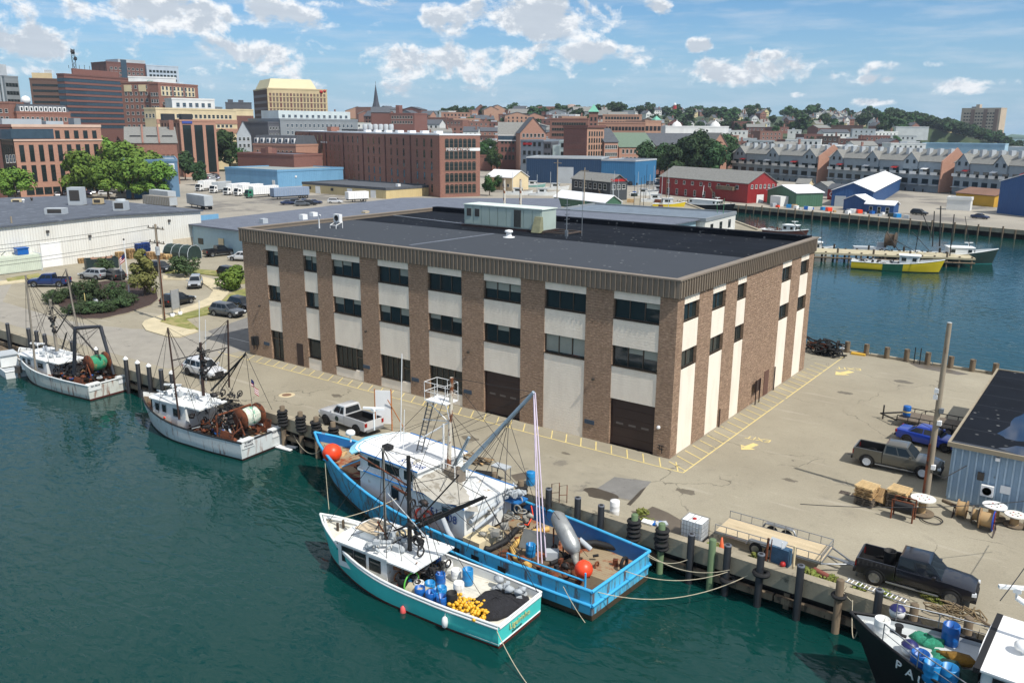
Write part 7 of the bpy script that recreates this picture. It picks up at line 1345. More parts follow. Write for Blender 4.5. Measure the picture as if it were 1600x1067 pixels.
p = V(1543,765,4.6); q = MB(); q.box((p.x-.35,4.3,p.z-.35),(p.x+.35,4.58,p.z+.35)); ac = part('wall_unit', q, WHITE, sh_); q = MB(); q.lathe((p.x,4.28,p.z),[(.26,0),(.26,.02),(.01,.02)],14,0,'Y'); part('fan_grille', q, FIT, ac)
p = V(1533,743,4.6); q = MB(); q.box((p.x-.18,4.4,p.z-.25),(p.x+.18,4.58,p.z+.25)); part('vent_box', q, FIT, sh_); p = V(1571,765,4.6); q = MB(); q.box((p.x-.28,4.54,p.z-.25),(p.x+.28,4.58,p.z+.25)); part('wall_sign', q, WHITE, sh_)
p = V(1560,716,4.6); q = MB(); q.box((p.x-.12,4.3,p.z-.1),(p.x+.12,4.58,p.z+.1)); part('floodlight', q, WHITE, sh_)
t = thing('utility_pole', 'tall bare wooden pole beside the grey bronze pickup', 'utility pole', (16.41,2.68,0)); q = MB(); q.cyl((16.41,2.68,-.3),(16.41,2.68,11.87),.2,.14,12); part('pole', q, TP, t); q = MB(); q.lathe((16.41,2.68,11.87),[(.145,0),(.02,.04)],10); part('pole_top', q, LGREY, t)
for z, M1, dx_ in ((7.2,WHITE,-.2),(6.4,STEEL,.22),(5.6,WHITE,.2),(2.7,WHITE,.2),(7.6,WHITE,-.18)): q = MB(); q.box((16.41+dx_-.12,2.45,z-.14),(16.41+dx_+.12,2.7,z+.14)); part('pole_box', q, M1, t)
q = MB(); q.tube([(16.3,2.5,6.4),(15.6,2.4,6.1),(15.5,2.4,5.5),(16.2,2.5,5.2),(16.3,2.5,2.5)],.02,5); q.tube([(16.5,2.5,2.4),(17.2,3.2,1.9),(18.2,4.4,2.6)],.03,5); part('loose_cable', q, WIRE, t)
q = MB(); q.box((16.2,2.42,0),(16.32,2.5,4.2)); part('rust_conduit', q, RUST, t)
p = G(1368,792); pallet_stack((13.35,.75), 9, -.15, [PDARK,PDARK,PALLET,PALLET,PLIGHT], 'tall pallet stack with fresh planks on top, farther from the pole'); pallet_stack((15.1,1.35), 9, -.1, [PDARK,PDARK,PDARK,PLIGHT], 'dark pallet stack right of the tall one, next to the wooden pole')
for k in range(3): q = MB(); q.obox((14.15+.12*k,1.2,.55),(1.2,.1,.9),1.2,0,0,.5); solo('leaning_pallet', q, PALLET, 'thin pale board leaning between the two pallet stacks', 'board', (14.15+.12*k,1.2,.1), 'leaning boards')
rk = thing('net_winch', 'rusty winch frame with dark drum beside the dark pallet stack', 'winch', (15.6,.1,0)); q = MB()
for x in (15.1,16.3):
    for y in (-.5,.2): q.cyl((x,y,0),(x,y,1.25),.05)
q.cyl((15.1,-.5,1.25),(16.3,-.5,1.25),.05); q.cyl((15.1,.2,1.25),(16.3,.2,1.25),.05); part('frame', q, RUST, rk); q = MB(); q.cyl((15.2,-.15,.75),(16.2,-.15,.75),.35,None,14); part('drum', q, BLACK, rk)
q = MB(); q.torus((17.2,.6,.1),.6,.04,18,5); part('cable_ring', q, RIG, rk)
q = MB(); q.lathe((16.55,1.3,0),[(.4,.05),(.4,.1),(.12,.12),(.12,.95)],16); 
def spool(c, R_, wd, axis, M1, M2, lab, tilt=None, hub=.5, core=M_('coiled_line', S(168,140,100))):
    t = thing('cable_spool', lab, 'spool', c)
    for s_ in (-1,1):
        q = MB(); cc_ = Vector(c); off = Vector((s_*wd/2,0,0)) if axis == 'X' else Vector((0,s_*wd/2,0)) if axis == 'Y' else Vector((0,0,s_*wd/2)); q.lathe(cc_+off, [(.05,-.03),(R_,-.03),(R_,.03),(.05,.03)], 20, 0, axis, False); fl = part('flange', q, M1 if s_ > 0 else M2, t)
        if axis == 'Z' and s_ > 0:
            for k in range(6): q = MB(); an = k*1.047; q.cyl((cc_.x+R_*.45*math.cos(an),cc_.y+R_*.45*math.sin(an),cc_.z+wd/2+.03),(cc_.x+R_*.45*math.cos(an),cc_.y+R_*.45*math.sin(an),cc_.z+wd/2+.045),.05); part('bolt_hole', q, [REDP,BLACK][k%2], fl)
    q = MB(); q.lathe(c, [(R_*hub,-wd/2),(R_*hub,wd/2)], 18, 0, axis); part('core', q, core, t); return t
spool((16.5,1.2,.6), .72, .95, 'Z', mat('white_disc', S(222,220,212), .6, 0, .05, 1, 0, 8, S(170,130,96), .6), TIMB, 'spool used as a table with a round white top by the wooden pole', hub=.3)
SPW = mat('spool_wood', S(150,122,88), .9, 0, .2, 3)
spool((18.55,2.2,.6), .55, .5, 'X', SPW, SPW, 'leftmost wooden spool on the drum rack by the blue shed', hub=.8); spool((19.35,1.75,.6), .55, .35, 'X', PDARK, PDARK, 'grey middle spool on the drum rack', hub=.6); spool((20.0,1.3,.65), .62, .7, 'X', mat('royal_blue', S(24,66,160), .5), SPW, 'spool with a royal blue flange at the near end of the drum rack', hub=.7)
q = MB(); q.box((20.39,1.1,.2),(20.42,1.32,1.2)); solo('red_spool_stripe', q, REDP, 'red stripe board on the royal blue spool flange', 'stripe')
spool((20.15,3.2,.5), .68, .75, 'Z', WHITE, TIMB, 'upright spool with a plain round white top against the shed', hub=.45); spool((21.3,2.9,.4), .6, .65, 'Z', mat('white_disc', (1,1,1,1)), TIMB, 'upright spool with white top farthest right against the shed', hub=.4)
fr2 = thing('drum_rack', 'dark steel triangular rack carrying the row of spools', 'rack', (19.3,1.7,0))
for x, y in ((18.1,2.45),(20.5,1.0)): q = MB(); q.tube([(x,y-.7,.03),(x,y,.62),(x,y+.7,.03),(x,y-.7,.03)],.035,5); part('end_frame', q, DARKBR, fr2)
q = MB(); q.cyl((17.9,2.55,.62),(20.6,.95,.62),.04); part('axle', q, DARKBR, fr2)
q = MB(); q.cyl((17.3,3.4,.35),(18.4,2.5,.5),.13); solo('leaning_log', q, TIMB, 'short timber log lying by the corner of the blue shed', 'log')
rp = thing('floor_pallet', 'red brown timber platform at the shed wall on the right edge', 'platform', (22.5,3.2,0)); q = MB(); q.box((21.9,2.5,.05),(24.5,4.3,.25)); part('platform_deck', q, RUST, rp)
# black trailer with barrel
bt = thing('flatbed_trailer', 'black low flatbed trailer with a barrel on its nose behind the blue saloon', 'trailer', (14,18.5,0)); q = MB(); q.box((11.4,17.4,.55),(20,19.9,.65)); part('deck', q, PDARK, bt)
for y in (17.4,19.9):
    q = MB(); q.cyl((11.4,y,.95),(17,y,.95),.04)
    for i in range(8): q.cyl((11.4+i*.8,y,.5),(11.4+i*.8,y,.95),.03)
    part('side_rail', q, BLACK, bt)
q = MB(); q.tube([(11.4,17.4,.5),(9.9,18.6,.45),(11.4,19.9,.5)],.07,6); q.cyl((10.1,18.6,0),(10.1,18.6,1.2),.06); part('drawbar', q, BLACK, bt); q = MB(); q.obox((17.6,18.6,1.35),(2.4,2.3,.1),0,0,0,.45); part('ramp', q, BLACK, bt)
for x in (15.2,16.1): q = MB(); q.tire((x,17.25,.36),.36,.22,'Y',0,16); w_ = part('wheel', q, TYRE, bt); q = MB(); q.lathe((x,17.14,.36),[(.01,-.02),(.2,0)],12,0,'Y'); part('rim', q, RIM, w_)
p = (11.9,18.3,.66); barrel(p, .3, .9, BLUED, 'dark blue barrel with a yellow strap on the black trailer'); q = MB(); q.lathe((p[0],p[1],p[2]),[(.315,.4),(.315,.52)],16); solo('yellow_strap', q, YELL, 'yellow strap round the dark blue barrel', 'strap')
for k in range(2): wire((24,-2+k*.7,4.5+k*.4), (13.5+k*9,-14-k*4,5.5), .4, .02, 'thin cable crossing above the navy pickup bonnet', grp='cables above the navy pickup')
# ================================================================== BOATS
class Boat:
    """x runs from the transom to the bow, y to port, z above the water"""
    def __init__(s, name, lab, O, P, B, zm, zb, zs, hullm, railm, deckm, bul=.75, stern=.9, rake=.9, cat='boat', innerm=None, rr=.07):
        O, P = Vector((*O, WZ)), Vector((*P, WZ)); s.O, s.d = O, (P-O).normalized(); s.n = Vector((-s.d.y, s.d.x, 0)); s.L = (P-O).length; s.B = B
        s.t = thing(name, lab, cat, O); s.zm, s.zb, s.zs, s.bul = zm, zb, zs, bul; N_ = 22; out = MB(); rows = []
        s.sh = lambda t: zm+(zb-zm)*max(0,(t-.4)/.6)**1.8+(zs-zm)*max(0,(.25-t)/.25)**1.5
        s.hb = lambda t: B/2*(stern+(1-stern)*min(1,t/.25) if t < .25 else 1. if t < .5 else max(.015,(1-((t-.5)/.5)**2.1)**.82))
        for i in range(N_+1):
            t = i/N_; h, b = s.sh(t), s.hb(t); bw = b*(.97 if t < .5 else .97-.3*((t-.5)/.5)**1.5); X = lambda z: t*(s.L-rake)+rake*t*t*t*t*(z/zb)
            rows.append([s.T(X(z), y, z) for y, z in ((0,-1.),(bw*.6,-.8),(bw*.93,-.2),(bw,.1),(bw+(b-bw)*.45,h*.45),(b*.99,h*.72),(b,h))])
        for sg in (0, 1):
            vs = [(p if not sg else s.M(p)) for r in rows for p in r]; fs = [(i*7+j,i*7+j+1,(i+1)*7+j+1,(i+1)*7+j) for i in range(N_) for j in range(6)]; out.add(vs, fs if sg else [f[::-1] for f in fs], 0, True)
        tr = rows[0]; out.add(tr+[s.M(p) for p in tr[::-1]], [tuple(range(14))]); part('hull', out, hullm, s.t); s.rows = rows
        rl = MB(); dk = MB(); iv = []
        for sg in (1,-1): rl.tube([s.T(i/N_*(s.L-rake)+rake*(i/N_)**4, sg*(s.hb(i/N_)-.03), s.sh(i/N_)+.01) for i in range(N_+1)], rr, 6)
        rl.cyl(s.T(0,-s.hb(0),zs), s.T(0,s.hb(0),zs), rr, None, 6); part('rail', rl, railm, s.t)
        s.dz = lambda t: min(s.sh(t)-.12, max(zm-bul, (s.sh(t)-bul*.6) if t > .62 else 0)); inn = MB()
        for i in range(N_+1):
            t = i/N_; x = t*(s.L-rake)+rake*t**4*.9-(.12 if i == N_ else 0)+(.1 if i == 0 else 0); b = max(.01, s.hb(t)-.12); iv += [s.T(x,b,s.sh(t)-.02), s.T(x,b-.03,s.dz(t)), s.T(x,-b+.03,s.dz(t)), s.T(x,-b,s.sh(t)-.02)]
        for i in range(N_): a = i*4; dk.add([iv[k] for k in (a+1,a+2,a+6,a+5)], [(0,1,2,3)]); inn.add([iv[k] for k in (a,a+1,a+5,a+4)], [(0,1,2,3)]); inn.add([iv[k] for k in (a+2,a+3,a+7,a+6)], [(0,1,2,3)])
        inn.add(iv[:4], [(0,1,2,3)]); part('deck', dk, deckm, s.t); part('bulwark', inn, innerm or railm, s.t)
    def T(s, x, y, z): return s.O+s.d*x+s.n*y+Vector((0,0,z))
    def M(s, p): r = p-s.O; y = r.dot(s.n); return p-s.n*(2*y)
    def X(s, p): return (Vector(p)-s.O).dot(s.d)
    def Y(s, p): return (Vector(p)-s.O).dot(s.n)
    def box(s, name, x0, x1, y0, y1, z0, z1, m, par=None, inset=0, mb=None):
        q = mb or MB(); i = inset; vs = [s.T(x,y,z0) for x,y in ((x0,y0),(x1,y0),(x1,y1),(x0,y1))]+[s.T(x,y,z1) for x,y in ((x0,y0+i),(x1-i,y0+i),(x1-i,y1-i),(x0,y1-i))]
        q.add(vs, [(0,3,2,1),(4,5,6,7),(0,1,5,4),(1,2,6,5),(2,3,7,6),(3,0,4,7)]); return q if mb else part(name, q, m, par or s.t)
    def cabin(s, x0, x1, w_, z0, z1, wm, rm, side=(), front=0, round_=0, over=.15, name='wheelhouse', fw=None):
        poly = [(x0,-w_),(x1,-w_)]+([(x1+round_*math.sin(math.pi*k/8), -w_*math.cos(math.pi*k/8)) for k in range(1,8)] if round_ else [])+[(x1,w_),(x0,w_)]
        q = MB(); n = len(poly); vs = [s.T(x,y,z0) for x,y in poly]+[s.T(x,y,z1) for x,y in poly]; q.add(vs, [(i,(i+1)%n,n+(i+1)%n,n+i) for i in range(n)]+[tuple(range(n,2*n))]); hs_ = part(name, q, wm, s.t)
        cx = (x0+x1)/2; k = lambda x,y: (cx+(x-cx)*(1+over*2/(x1-x0)), y*(1+over/w_)); q = MB(); vs = [s.T(*k(x,y),z) for z in (z1,z1+.09) for x,y in poly]; q.add(vs, [(i,(i+1)%n,n+(i+1)%n,n+i) for i in range(n)]+[tuple(range(n,2*n)),tuple(range(n-1,-1,-1))]); part('cabin_roof', q, rm, hs_)
        h = z1-z0
        for (a, b, lo, hi) in side:
            for sg in (-1,1):
                q = MB(); s.box('', a, b, sg*(w_+.005), sg*(w_+.02), z0+h*lo, z0+h*hi, None, mb=q); part('window', q, GLASS, hs_); q = MB()
                for aa, bb, l2, h2 in ((a-.05,b+.05,hi,hi+.04),(a-.05,b+.05,lo-.04,lo),(a-.05,a,lo,hi),(b,b+.05,lo,hi)): s.box('', aa, bb, sg*(w_+.003), sg*(w_+.035), z0+h*l2, z0+h*h2, None, mb=q)
                part('window_frame', q, fw or WHITE, hs_)
        if front:
            for k_ in range(front):
                y0, y1 = -w_*.9+1.8*w_*k_/front+.05, -w_*.9+1.8*w_*(k_+1)/front-.05; xr = (x1+round_*.9) if round_ else x1; q = MB(); s.box('', xr+.005, xr+.03, y0, y1, z0+h*.5, z0+h*.88, None, mb=q); part('window', q, GLASS, hs_)
        return hs_
    def spars(s, name, L_, m, each=True):
        for p, q_, r in L_: q = MB(); q.cyl(p, q_, r, r*.85, 8); part(name, q, m, s.t)
    def lines(s, prs, r=.018, m=None, name='rigging_line', sag=0):
        for a, b in prs: a, b = Vector(a), Vector(b); q = MB(); q.tube([a.lerp(b,i/6)-Vector((0,0,4*sag*(i/6)*(1-i/6))) for i in range(7)], r, 4); part(name, q, m or RIG, s.t)
    def numbers(s, txt, x, y, z, size, m, out, name='lettering'):
        r = s.d*(1 if out.dot(s.n) < 0 else -1) if abs(out.dot(s.n)) > .5 else s.n*(-1 if out.dot(s.d) < 0 else 1); return text(txt, name, None, s.t, s.T(x,y,z), size, (r, Vector((0,0,1)), out), m, .012)
def webs(b, tops, g, n):
    for i in range(n): a_ = g.choice(tops); b.lines([(a_, b.T(g.uniform(.5,b.L*.9), g.uniform(-2,2), g.uniform(1.2,2.6)))], .015)
def drum(bt, c, R_, w_, fm, nm, lab=None, name='net_drum'):
    """a net reel athwartships at world point c"""
    c = Vector(c); n = bt.n; q = MB(); prof = [(R_*.5,-w_/2+.05),(R_*.86,-w_*.32),(R_*.93,0),(R_*.86,w_*.32),(R_*.5,w_/2-.05)]
    def ring(mb, prof, k=18):
        vs = [c+n*z+Vector((0,0,1))*r*math.cos(6.2832*i/k)+bt.d*r*math.sin(6.2832*i/k) for r, z in prof for i in range(k)]; mb.add(vs, [(j*k+i,j*k+(i+1)%k,(j+1)*k+(i+1)%k,(j+1)*k+i) for j in range(len(prof)-1) for i in range(k)], 0, True)
    t = part(name, (ring(q, prof), q)[1], nm, bt.t)
    for sg in (-1,1): q = MB(); ring(q, [(.03,sg*w_/2),(R_*1.08,sg*w_/2),(R_*1.08,sg*(w_/2+.07)),(.03,sg*(w_/2+.07))]); part('reel_flange', q, fm, t)
    q = MB()
    for sg in (-1,1): b = c+n*sg*(w_/2+.18); q.cyl(b, b-Vector((0,0,R_*1.5))+bt.d*.5, .07); q.cyl(b, b-Vector((0,0,R_*1.5))-bt.d*.5, .07)
    part('reel_stand', q, RUST, t)
def junk(bt, name, n, xr, yr, zr, m, seed, sz=(.15,.5)):
    g = random.Random(seed); q = MB()
    for i in range(n):
        p = bt.T(g.uniform(*xr), g.uniform(*yr), g.uniform(*zr)); k = g.randint(0,3)
        if k == 0: q.cyl(p, p+Vector((g.uniform(-.7,.7),g.uniform(-.7,.7),g.uniform(-.1,.6))), g.uniform(.03,.09), None, 6)
        elif k == 1: q.obox(p, (g.uniform(*sz),g.uniform(*sz),g.uniform(.1,.35)), g.uniform(0,3), 0, g.uniform(-.3,.3))
        elif k == 2: q.torus(p, g.uniform(.14,.28), .05, 12, 5, 0, g.choice('XYZ'))
        else: q.blob(p, g.uniform(.12,.3), 7, 0, .3, (1.2,1,.7))
    part(name, q, m, bt.t)
def coil(bt, name, x, y, z, r, m, turns=5):
    q = MB()
    for k in range(turns): q.torus(bt.T(x,y,z+.05*k), r-.02*k, .035, 16, 5)
    part(name, q, m, bt.t)
def radar(bt, p, h, lab='radar'): q = MB(); p = Vector(p); q.cyl(p, p+Vector((0,0,h)), .05); q.obox(p+Vector((0,0,h+.1)), (1.5,.16,.14), .5); q.obox(p+Vector((0,0,h)), (.3,.3,.2)); part('radar_scanner', q, WHITE, bt.t)
def dome(bt, p, r, h=.3): q = MB(); p = Vector(p); q.cyl(p, p+Vector((0,0,h)), .06); q.lathe(p+Vector((0,0,h)), [(.02,0),(r,.03),(r,r*.6),(r*.7,r*.95),(.02,r*1.05)], 12); part('radome', q, WHITE, bt.t)
def lifering(bt, p, ax='Y'): q = MB(); q.torus(p, .33, .08, 16, 6, 0, ax); part('life_ring', q, ORANGE, bt.t)
def mooring(a, b, sag, lab, r=.022, m=ROPE): return wire(a, b, sag, r, lab, m, None, 14, 'mooring_rope', 'rope')
TEAL = S(78,206,198); UZ = Vector((0,0,1))
# ---------------- teal boat (nearest)
HT = m_hull('teal_hull_paint', TEAL, S(112,52,44), .16, .2)
b = Boat('lobster_boat', 'teal and white fishing boat crowded with tubs, nearest the camera', (2.35,-21.55), (-12.1,-21.95), 4.35, 1.28, 2.45, 1.28, HT, WHITEB, mat('speckled_white_deck', S(206,202,188), .8, 0, .12, 3, 0, 8, S(160,146,120), .6), .48, .9, .8, 'fishing boat')
q = MB()
for sg in (-1,1): q.tube([b.T(i/22*(b.L-.8)+.8*(i/22)**4*.5, sg*(b.hb(i/22)*.985+.012), b.sh(i/22)-.14) for i in range(23)], .085, 6)
q.cyl(b.T(-.02,-b.hb(0)*.95,1.14), b.T(-.02,b.hb(0)*.95,1.14), .085, None, 6); part('white_sheer_band', q, WHITEB, b.t); q = MB()
for sg in (-1,1): q.tube([b.T(i/22*(b.L-.8), sg*(b.hb(i/22)*(.95 if i < 12 else .95-.35*((i/22-.5)/.5)**1.3)+.02), .24) for i in range(21)], .035, 5)
q.cyl(b.T(-.02,-b.hb(0)*.93,.24), b.T(-.02,b.hb(0)*.93,.24), .035, None, 5); part('white_boot_stripe', q, WHITE, b.t)
text('Ligeirinho', 'transom_name', None, b.t, b.T(-.06,.1,.78), .46, (-b.n, UZ, -b.d), mat('gold_lettering', S(204,196,130), .5), .01, 1.0); text('PORTLAND', 'hailing_port', None, b.t, b.T(-.06,.35,.42), .17, (-b.n, UZ, -b.d), BLACK, .008)
hs = b.cabin(7.6, 11.3, 1.62, .85, 2.3, WHITEB, WHITEB, [(8.1,8.85,.38,.8),(9.2,10.0,.3,.85),(10.15,10.95,.3,.85)], 3, .35, .12, fw=BLACK)
b.box('foredeck_trunk', 11.3, 12.6, -.9, .9, 1.2, 1.75, WHITEB, None, .1); b.box('roof_hatch', 9.3, 10.5, -.5, .7, 2.39, 2.95, WHITEB); b.box('roof_hatch_lid', 9.1, 10.7, -.65, .85, 2.95, 3.02, mat('tan_lid', S(196,178,150), .8))
q = MB(); q.lathe(b.T(8.6,-.9,2.39), [(.5,0),(.45,.2),(.1,.3)], 12); part('roof_cover', q, CREAMW, b.t)
b.box('cabin_back_shelter', 6.4, 7.6, -1.6, -1.5, .5, 2.2, WHITEB); b.box('shelter_roof', 5.6, 7.6, -1.7, 1.7, 2.2, 2.28, WHITEB)
for x, y in ((12.9,.1),(12.9,-.35)): q = MB(); q.cyl(b.T(x,y,1.6), b.T(x,y,2.35), .08); part('bitt_post', q, TIMB, b.t)
m1, m0 = V(598,700,-22), V(603,855,-22); M1, M0 = V(638,712,-21.8), V(641,885,-21.8); bm = V(756,776,-21.6); bm2 = V(717,742,-21.0); foot = M0.lerp(M1,.35)
b.spars('mast', [(M0,M1,.13)], RIG); b.spars('mast', [(m0,m1,.08)], GREYP); b.spars('boom', [(foot,bm,.1),(foot+Vector((.3,0,0)),bm+Vector((0,.25,-.1)),.05),(foot,bm2,.05),(V(600,835,-22),V(690,800,-21.4),.06),(m0,M0.lerp(M1,.3),.05)], RIG)
b.spars('gallows_bar', [(V(561,711,-22.3),V(640,760,-21.8),.05),(V(640,775,-21.8),V(615,760,-21),.08),(V(590,815,-22.6),V(606,842,-22),.05)], RUST); b.spars('outrigger', [(V(668,842,-22),V(605,770,-22.3),.04),(V(640,850,-21.8),V(668,862,-21.4),.03)], LGREY)
b.lines([(M1,bm),(M1,m1),(m1,b.T(13.8,0,2.1)),(M1,bm2),(m1,b.T(7.6,1.6,2.3)),(m1,b.T(8.5,1.4,2.3)),(m1,b.T(7.6,-1.6,2.3)),(bm,V(830,900,-21.5)),(bm,V(840,925,-21)),(M1,b.T(3.5,2,1.1)),(M0.lerp(M1,.75),bm2),(M0.lerp(M1,.9),b.T(6,-1.6,2.3)),(M1,b.T(10.8,1.4,2.3))])
junk(b, 'winch_machinery', 44, (5.3,6.6), (-.9,1.3), (.6,1.9), RIG, 3); junk(b, 'deckhouse_clutter', 26, (7.6,9.2), (-.3,1.6), (2.3,3.1), LGREY, 4, (.2,.5)); junk(b, 'oilskins', 10, (6.2,7.4), (.3,1.4), (.8,2.1), ORANGE if 0 else mat('oilskin_brown', S(128,84,50), .7), 9); junk(b, 'mast_fittings', 22, (6.2,7.0), (-.3,.4), (2.6,5.8), RIG, 5, (.08,.25))
q = MB(); c = b.T(6.1,1.35,1.35); q.torus(c, .55, .045, 20, 5, 0, 'X'); part('green_hoop', q, mat('lime_green', S(96,190,72), .5), b.t); q = MB(); a_ = b.T(6.35,1.45,.95); q.cyl(a_, b.T(4.9,1.25,.95), .38, None, 18); part('rope_reel', q, ROPE, b.t); q = MB()
for x in (6.4,4.85): q.cyl(b.T(x,1.35,.95), b.T(x+.06,1.35,.95), .46, None, 18)
part('reel_flange', q, PDARK, b.t)
q = MB(); q.blob(b.T(6.65,1.7,1.1), .17, 8, 0, 0); part('small_orange_float', q, ORANGE, b.t)
webs(b, [M1,M0.lerp(M1,.8),m1,bm], random.Random(6), 12); b.spars('mast_brace', [(M0.lerp(M1,.75), V(605,842,-22.6), .03),(M0.lerp(M1,.7), V(660,845,-21), .03),(m0.lerp(m1,.35), V(575,850,-22.4), .035),(m0.lerp(m1,.3), V(640,845,-21.6), .035)], RIG)
q = MB(); junk(b, 'stern_gear', 14, (.5,2.6), (-1.7,-.9), (.9,1.5), LGREY, 52, (.2,.4)); q.blob(b.T(1.6,-.1,.84), 1.1, 16, 0, .12, (1.1,1.25,.42)); q.blob(b.T(.9,-.9,.84), .8, 12, 0, .15, (.9,1,.4)); solo('black_net_heap', q, ROPEB, 'heap of black netting in the stern of the teal boat', 'net'); g = random.Random(4)
q = MB(); fl = MB()
for i in range(170): p = b.T(2.3+g.uniform(-1.1,1.3)*1., 1.15+g.gauss(0,.32), .9+g.random()*.35); fl.blob(p, .1, 6, 0, .05, (1.15,1,1))
solo('float_string', fl, mat('yellow_floats', S(232,178,44), .5), 'heap of yellow net floats on the black net of the teal boat', 'floats', b.T(2.3,1.1,.6))
TUBS = [(682,885,'b',0),(672,905,'c',1),(603+60,890,'w',0),(700,893,'w',1),(713,905,'w',1),(688,912,'b',1),(672,925,'l',1),(655,925,'w',1),(647,912,'w',0),(636,918,'l',0),(683,938,'l',1),(690,933,'l',0),(668,945,'b',1),(648,940,'b',1),(717,932,'W',1),(706,948,'k',1),(685,952,'b',1),(617+6,928,'k',0),(731,912,'L',1)]
nm_ = {'b':(BLUED,'blue'),'l':(BLUEL,'light blue'),'L':(BLUEL,'tall light blue'),'w':(WHITEP,'white'),'W':(WHITEP,'tall white'),'k':(BLACK,'black'),'c':(WHITEP,'white')}
PLC = ['farthest from the rail next to the winch','with yellow contents','behind the blue ones by the winch','of the back row','at the right end of the back row','with dark contents','in the second row','in front of the reel, second row','beside the mast foot','next to the rope reel','half full of pale gear','between two white tubs','at the near rail','nearest the rope reel at the rail','behind the black tall tub','taller than its neighbours by the near rail','closest to the near rail','just behind the rope reel','standing alone mid deck']
for i, (px, py, k, o_) in enumerate(TUBS):
    c = G(px, py, WZ+.82); yy = b.Y(c); c = c-b.n*(max(0, yy-1.62)); c.z = WZ+.82; m_, nn = nm_[k]; h = {'L':.92,'W':.85,'k':.85 if i > 10 else .5}.get(k, .62 if k != 'b' else .66); barrel(c, .29 if k != 'L' else .3, h, m_, f'{nn} tub {PLC[i]} on the teal boat deck', False, None, 'deck_tub', None, 'tub')
for px, py, M1, lab in ((630,955,mat('pink_buoy', S(226,96,92), .5),'pink oval fender hanging from the teal hull'),(695,972,WHITE,'white oval fender hanging from the teal hull')): p = V(px,py,-23.85); q = MB(); q.lathe((p.x,p.y,p.z-.32), [(.02,0),(.14,.1),(.17,.35),(.14,.58),(.03,.68)], 12); q.cyl((p.x,p.y,p.z+.3),(p.x,p.y+.1,-.62),.015); solo('hull_fender', q, M1, lab, 'fender', p)
for px, py in ((600,930),(629,942),(665,957)): p = V(px,py,-23.72); q = MB(); q.box((p.x-.25,p.y-.05,p.z-.07),(p.x+.25,p.y+.12,p.z+.09)); part('scupper_plate', q, WHITE, b.t)
mooring(b.T(.2,1.9,1.15), (6.5,-25.5,WZ+.05), .4, 'pale rope trailing from the teal stern into the water'); mooring(b.T(13.9,.2,2.2), b.T(12,-4.0,2.6), .2, 'rope from the teal bow to the big blue boat')
# ---------------- big blue boat
HB = m_hull('blue_hull_paint', S(86,184,222), S(86,72,56), .34, .95, S(104,66,38))
B2 = mat('sky_blue_paint', S(64,166,216), .5, 0, .1, 1.2, 0, 8, S(128,80,48), .62); B3 = mat('mid_blue_paint', S(36,110,176), .5, 0, .12, 1.2, 0, 8, S(110,70,46), .64)
b = Boat('scallop_dragger', 'big bright blue fishing vessel with a long white deckhouse and a rusty work deck', (5.0,-15.85), (-21.4,-14.25), 6.7, 1.75, 3.25, 1.75, HB, B2, DECKW, .95, .86, 1.8, 'fishing boat', B3, .1); BB = b
q = MB()
for sg in (-1,1): q.tube([b.T(i/22*(b.L-1.8), sg*(b.hb(i/22)*.995+.04), b.sh(i/22)*.52+.05) for i in range(15)], .1, 6)
q.cyl(b.T(-.06,-b.hb(0),.95), b.T(-.06,b.hb(0),.95), .1, None, 6); part('rubbing_strake', q, B2, b.t)
for x in (5.4,7.4,8.9,10.4): q = MB(); b.box('', x, x+.55, 3.335, 3.37, 1.0, 1.32, None, mb=q); part('freeing_port', q, mat('dark_port', S(24,22,20), .9), b.t)
hs = b.cabin(9.6, 18.9, 2.15, 1.1, 3.1, WHITEB, WHITEB, [(15.2,15.9,.45,.9),(10.8,11.4,.45,.85)], 0, .5, .12, 'deckhouse', LGREY)
b.cabin(13.6, 18.7, 2.05, 3.15, 4.35, WHITEB, WHITE, [(14.0,14.8,.35,.85),(15.2,16.6,.35,.85),(17.0,18.2,.35,.85)], 5, 1.2, .2); q = MB()
po = [(18.7+1.2*math.sin(math.pi*k/8), -2.05*math.cos(math.pi*k/8)) for k in range(9)]; vs = [b.T(x*k_-(k_-1)*18.2,y*k2,z) for x,y in po for k_,k2,z in ((1.0,1.02,4.44),(1.0,1.34,4.32))]; vs = []
for x, y in po: vs += [b.T(x+.05,y*1.0,4.47), b.T(x+.5*(1-abs(y)/2.05)+.45,y*1.26,4.28)]
q.add(vs, [(i*2,i*2+1,i*2+3,i*2+2) for i in range(8)]); q.add([v-UZ*.06 for v in vs], [(i*2,i*2+2,i*2+3,i*2+1) for i in range(8)]); part('blue_visor', q, mat('visor_blue', S(132,196,216), .5), b.t)
q = MB()
for sg in (-1,1): q.cyl(b.T(13.4,sg*2.25,4.45), b.T(18.7,sg*2.25,4.45), .05); q.cyl(b.T(9.5,sg*2.27,3.2), b.T(18.4,sg*2.27,3.2), .05)
part('blue_roof_edge', q, B3, b.t)
NUMB = mat('number_blue', S(40,70,130), .5); text('510508', 'roof_number', None, b.t, b.T(14.6,1.55,4.455), .72, (-b.d, -b.n, UZ), NUMB, .004); b.numbers('516508', 11.3, 2.19, 2.2, .75, NUMB, b.n)
for px, py, h in ((548,690,.6),(585,672,1.5)): p = G(px,py,WZ+4.45); dome(b, p, .32, .5) if h < 1 else radar(b, p, h)
b.box('roof_lamp', 17.3, 17.9, -1.0+1.6, 1.1, 4.5, 4.75, BLACK); b.box('roof_vent_box', 12.3, 13.3, -.9, .1, 3.2, 4.0, mat('worn_box', S(120,110,98), .7)); q = MB()
for x in (12.2,13.4):
    for y in (-1,.2): q.cyl(b.T(x,y,3.2), b.T(x,y,4.5), .03)
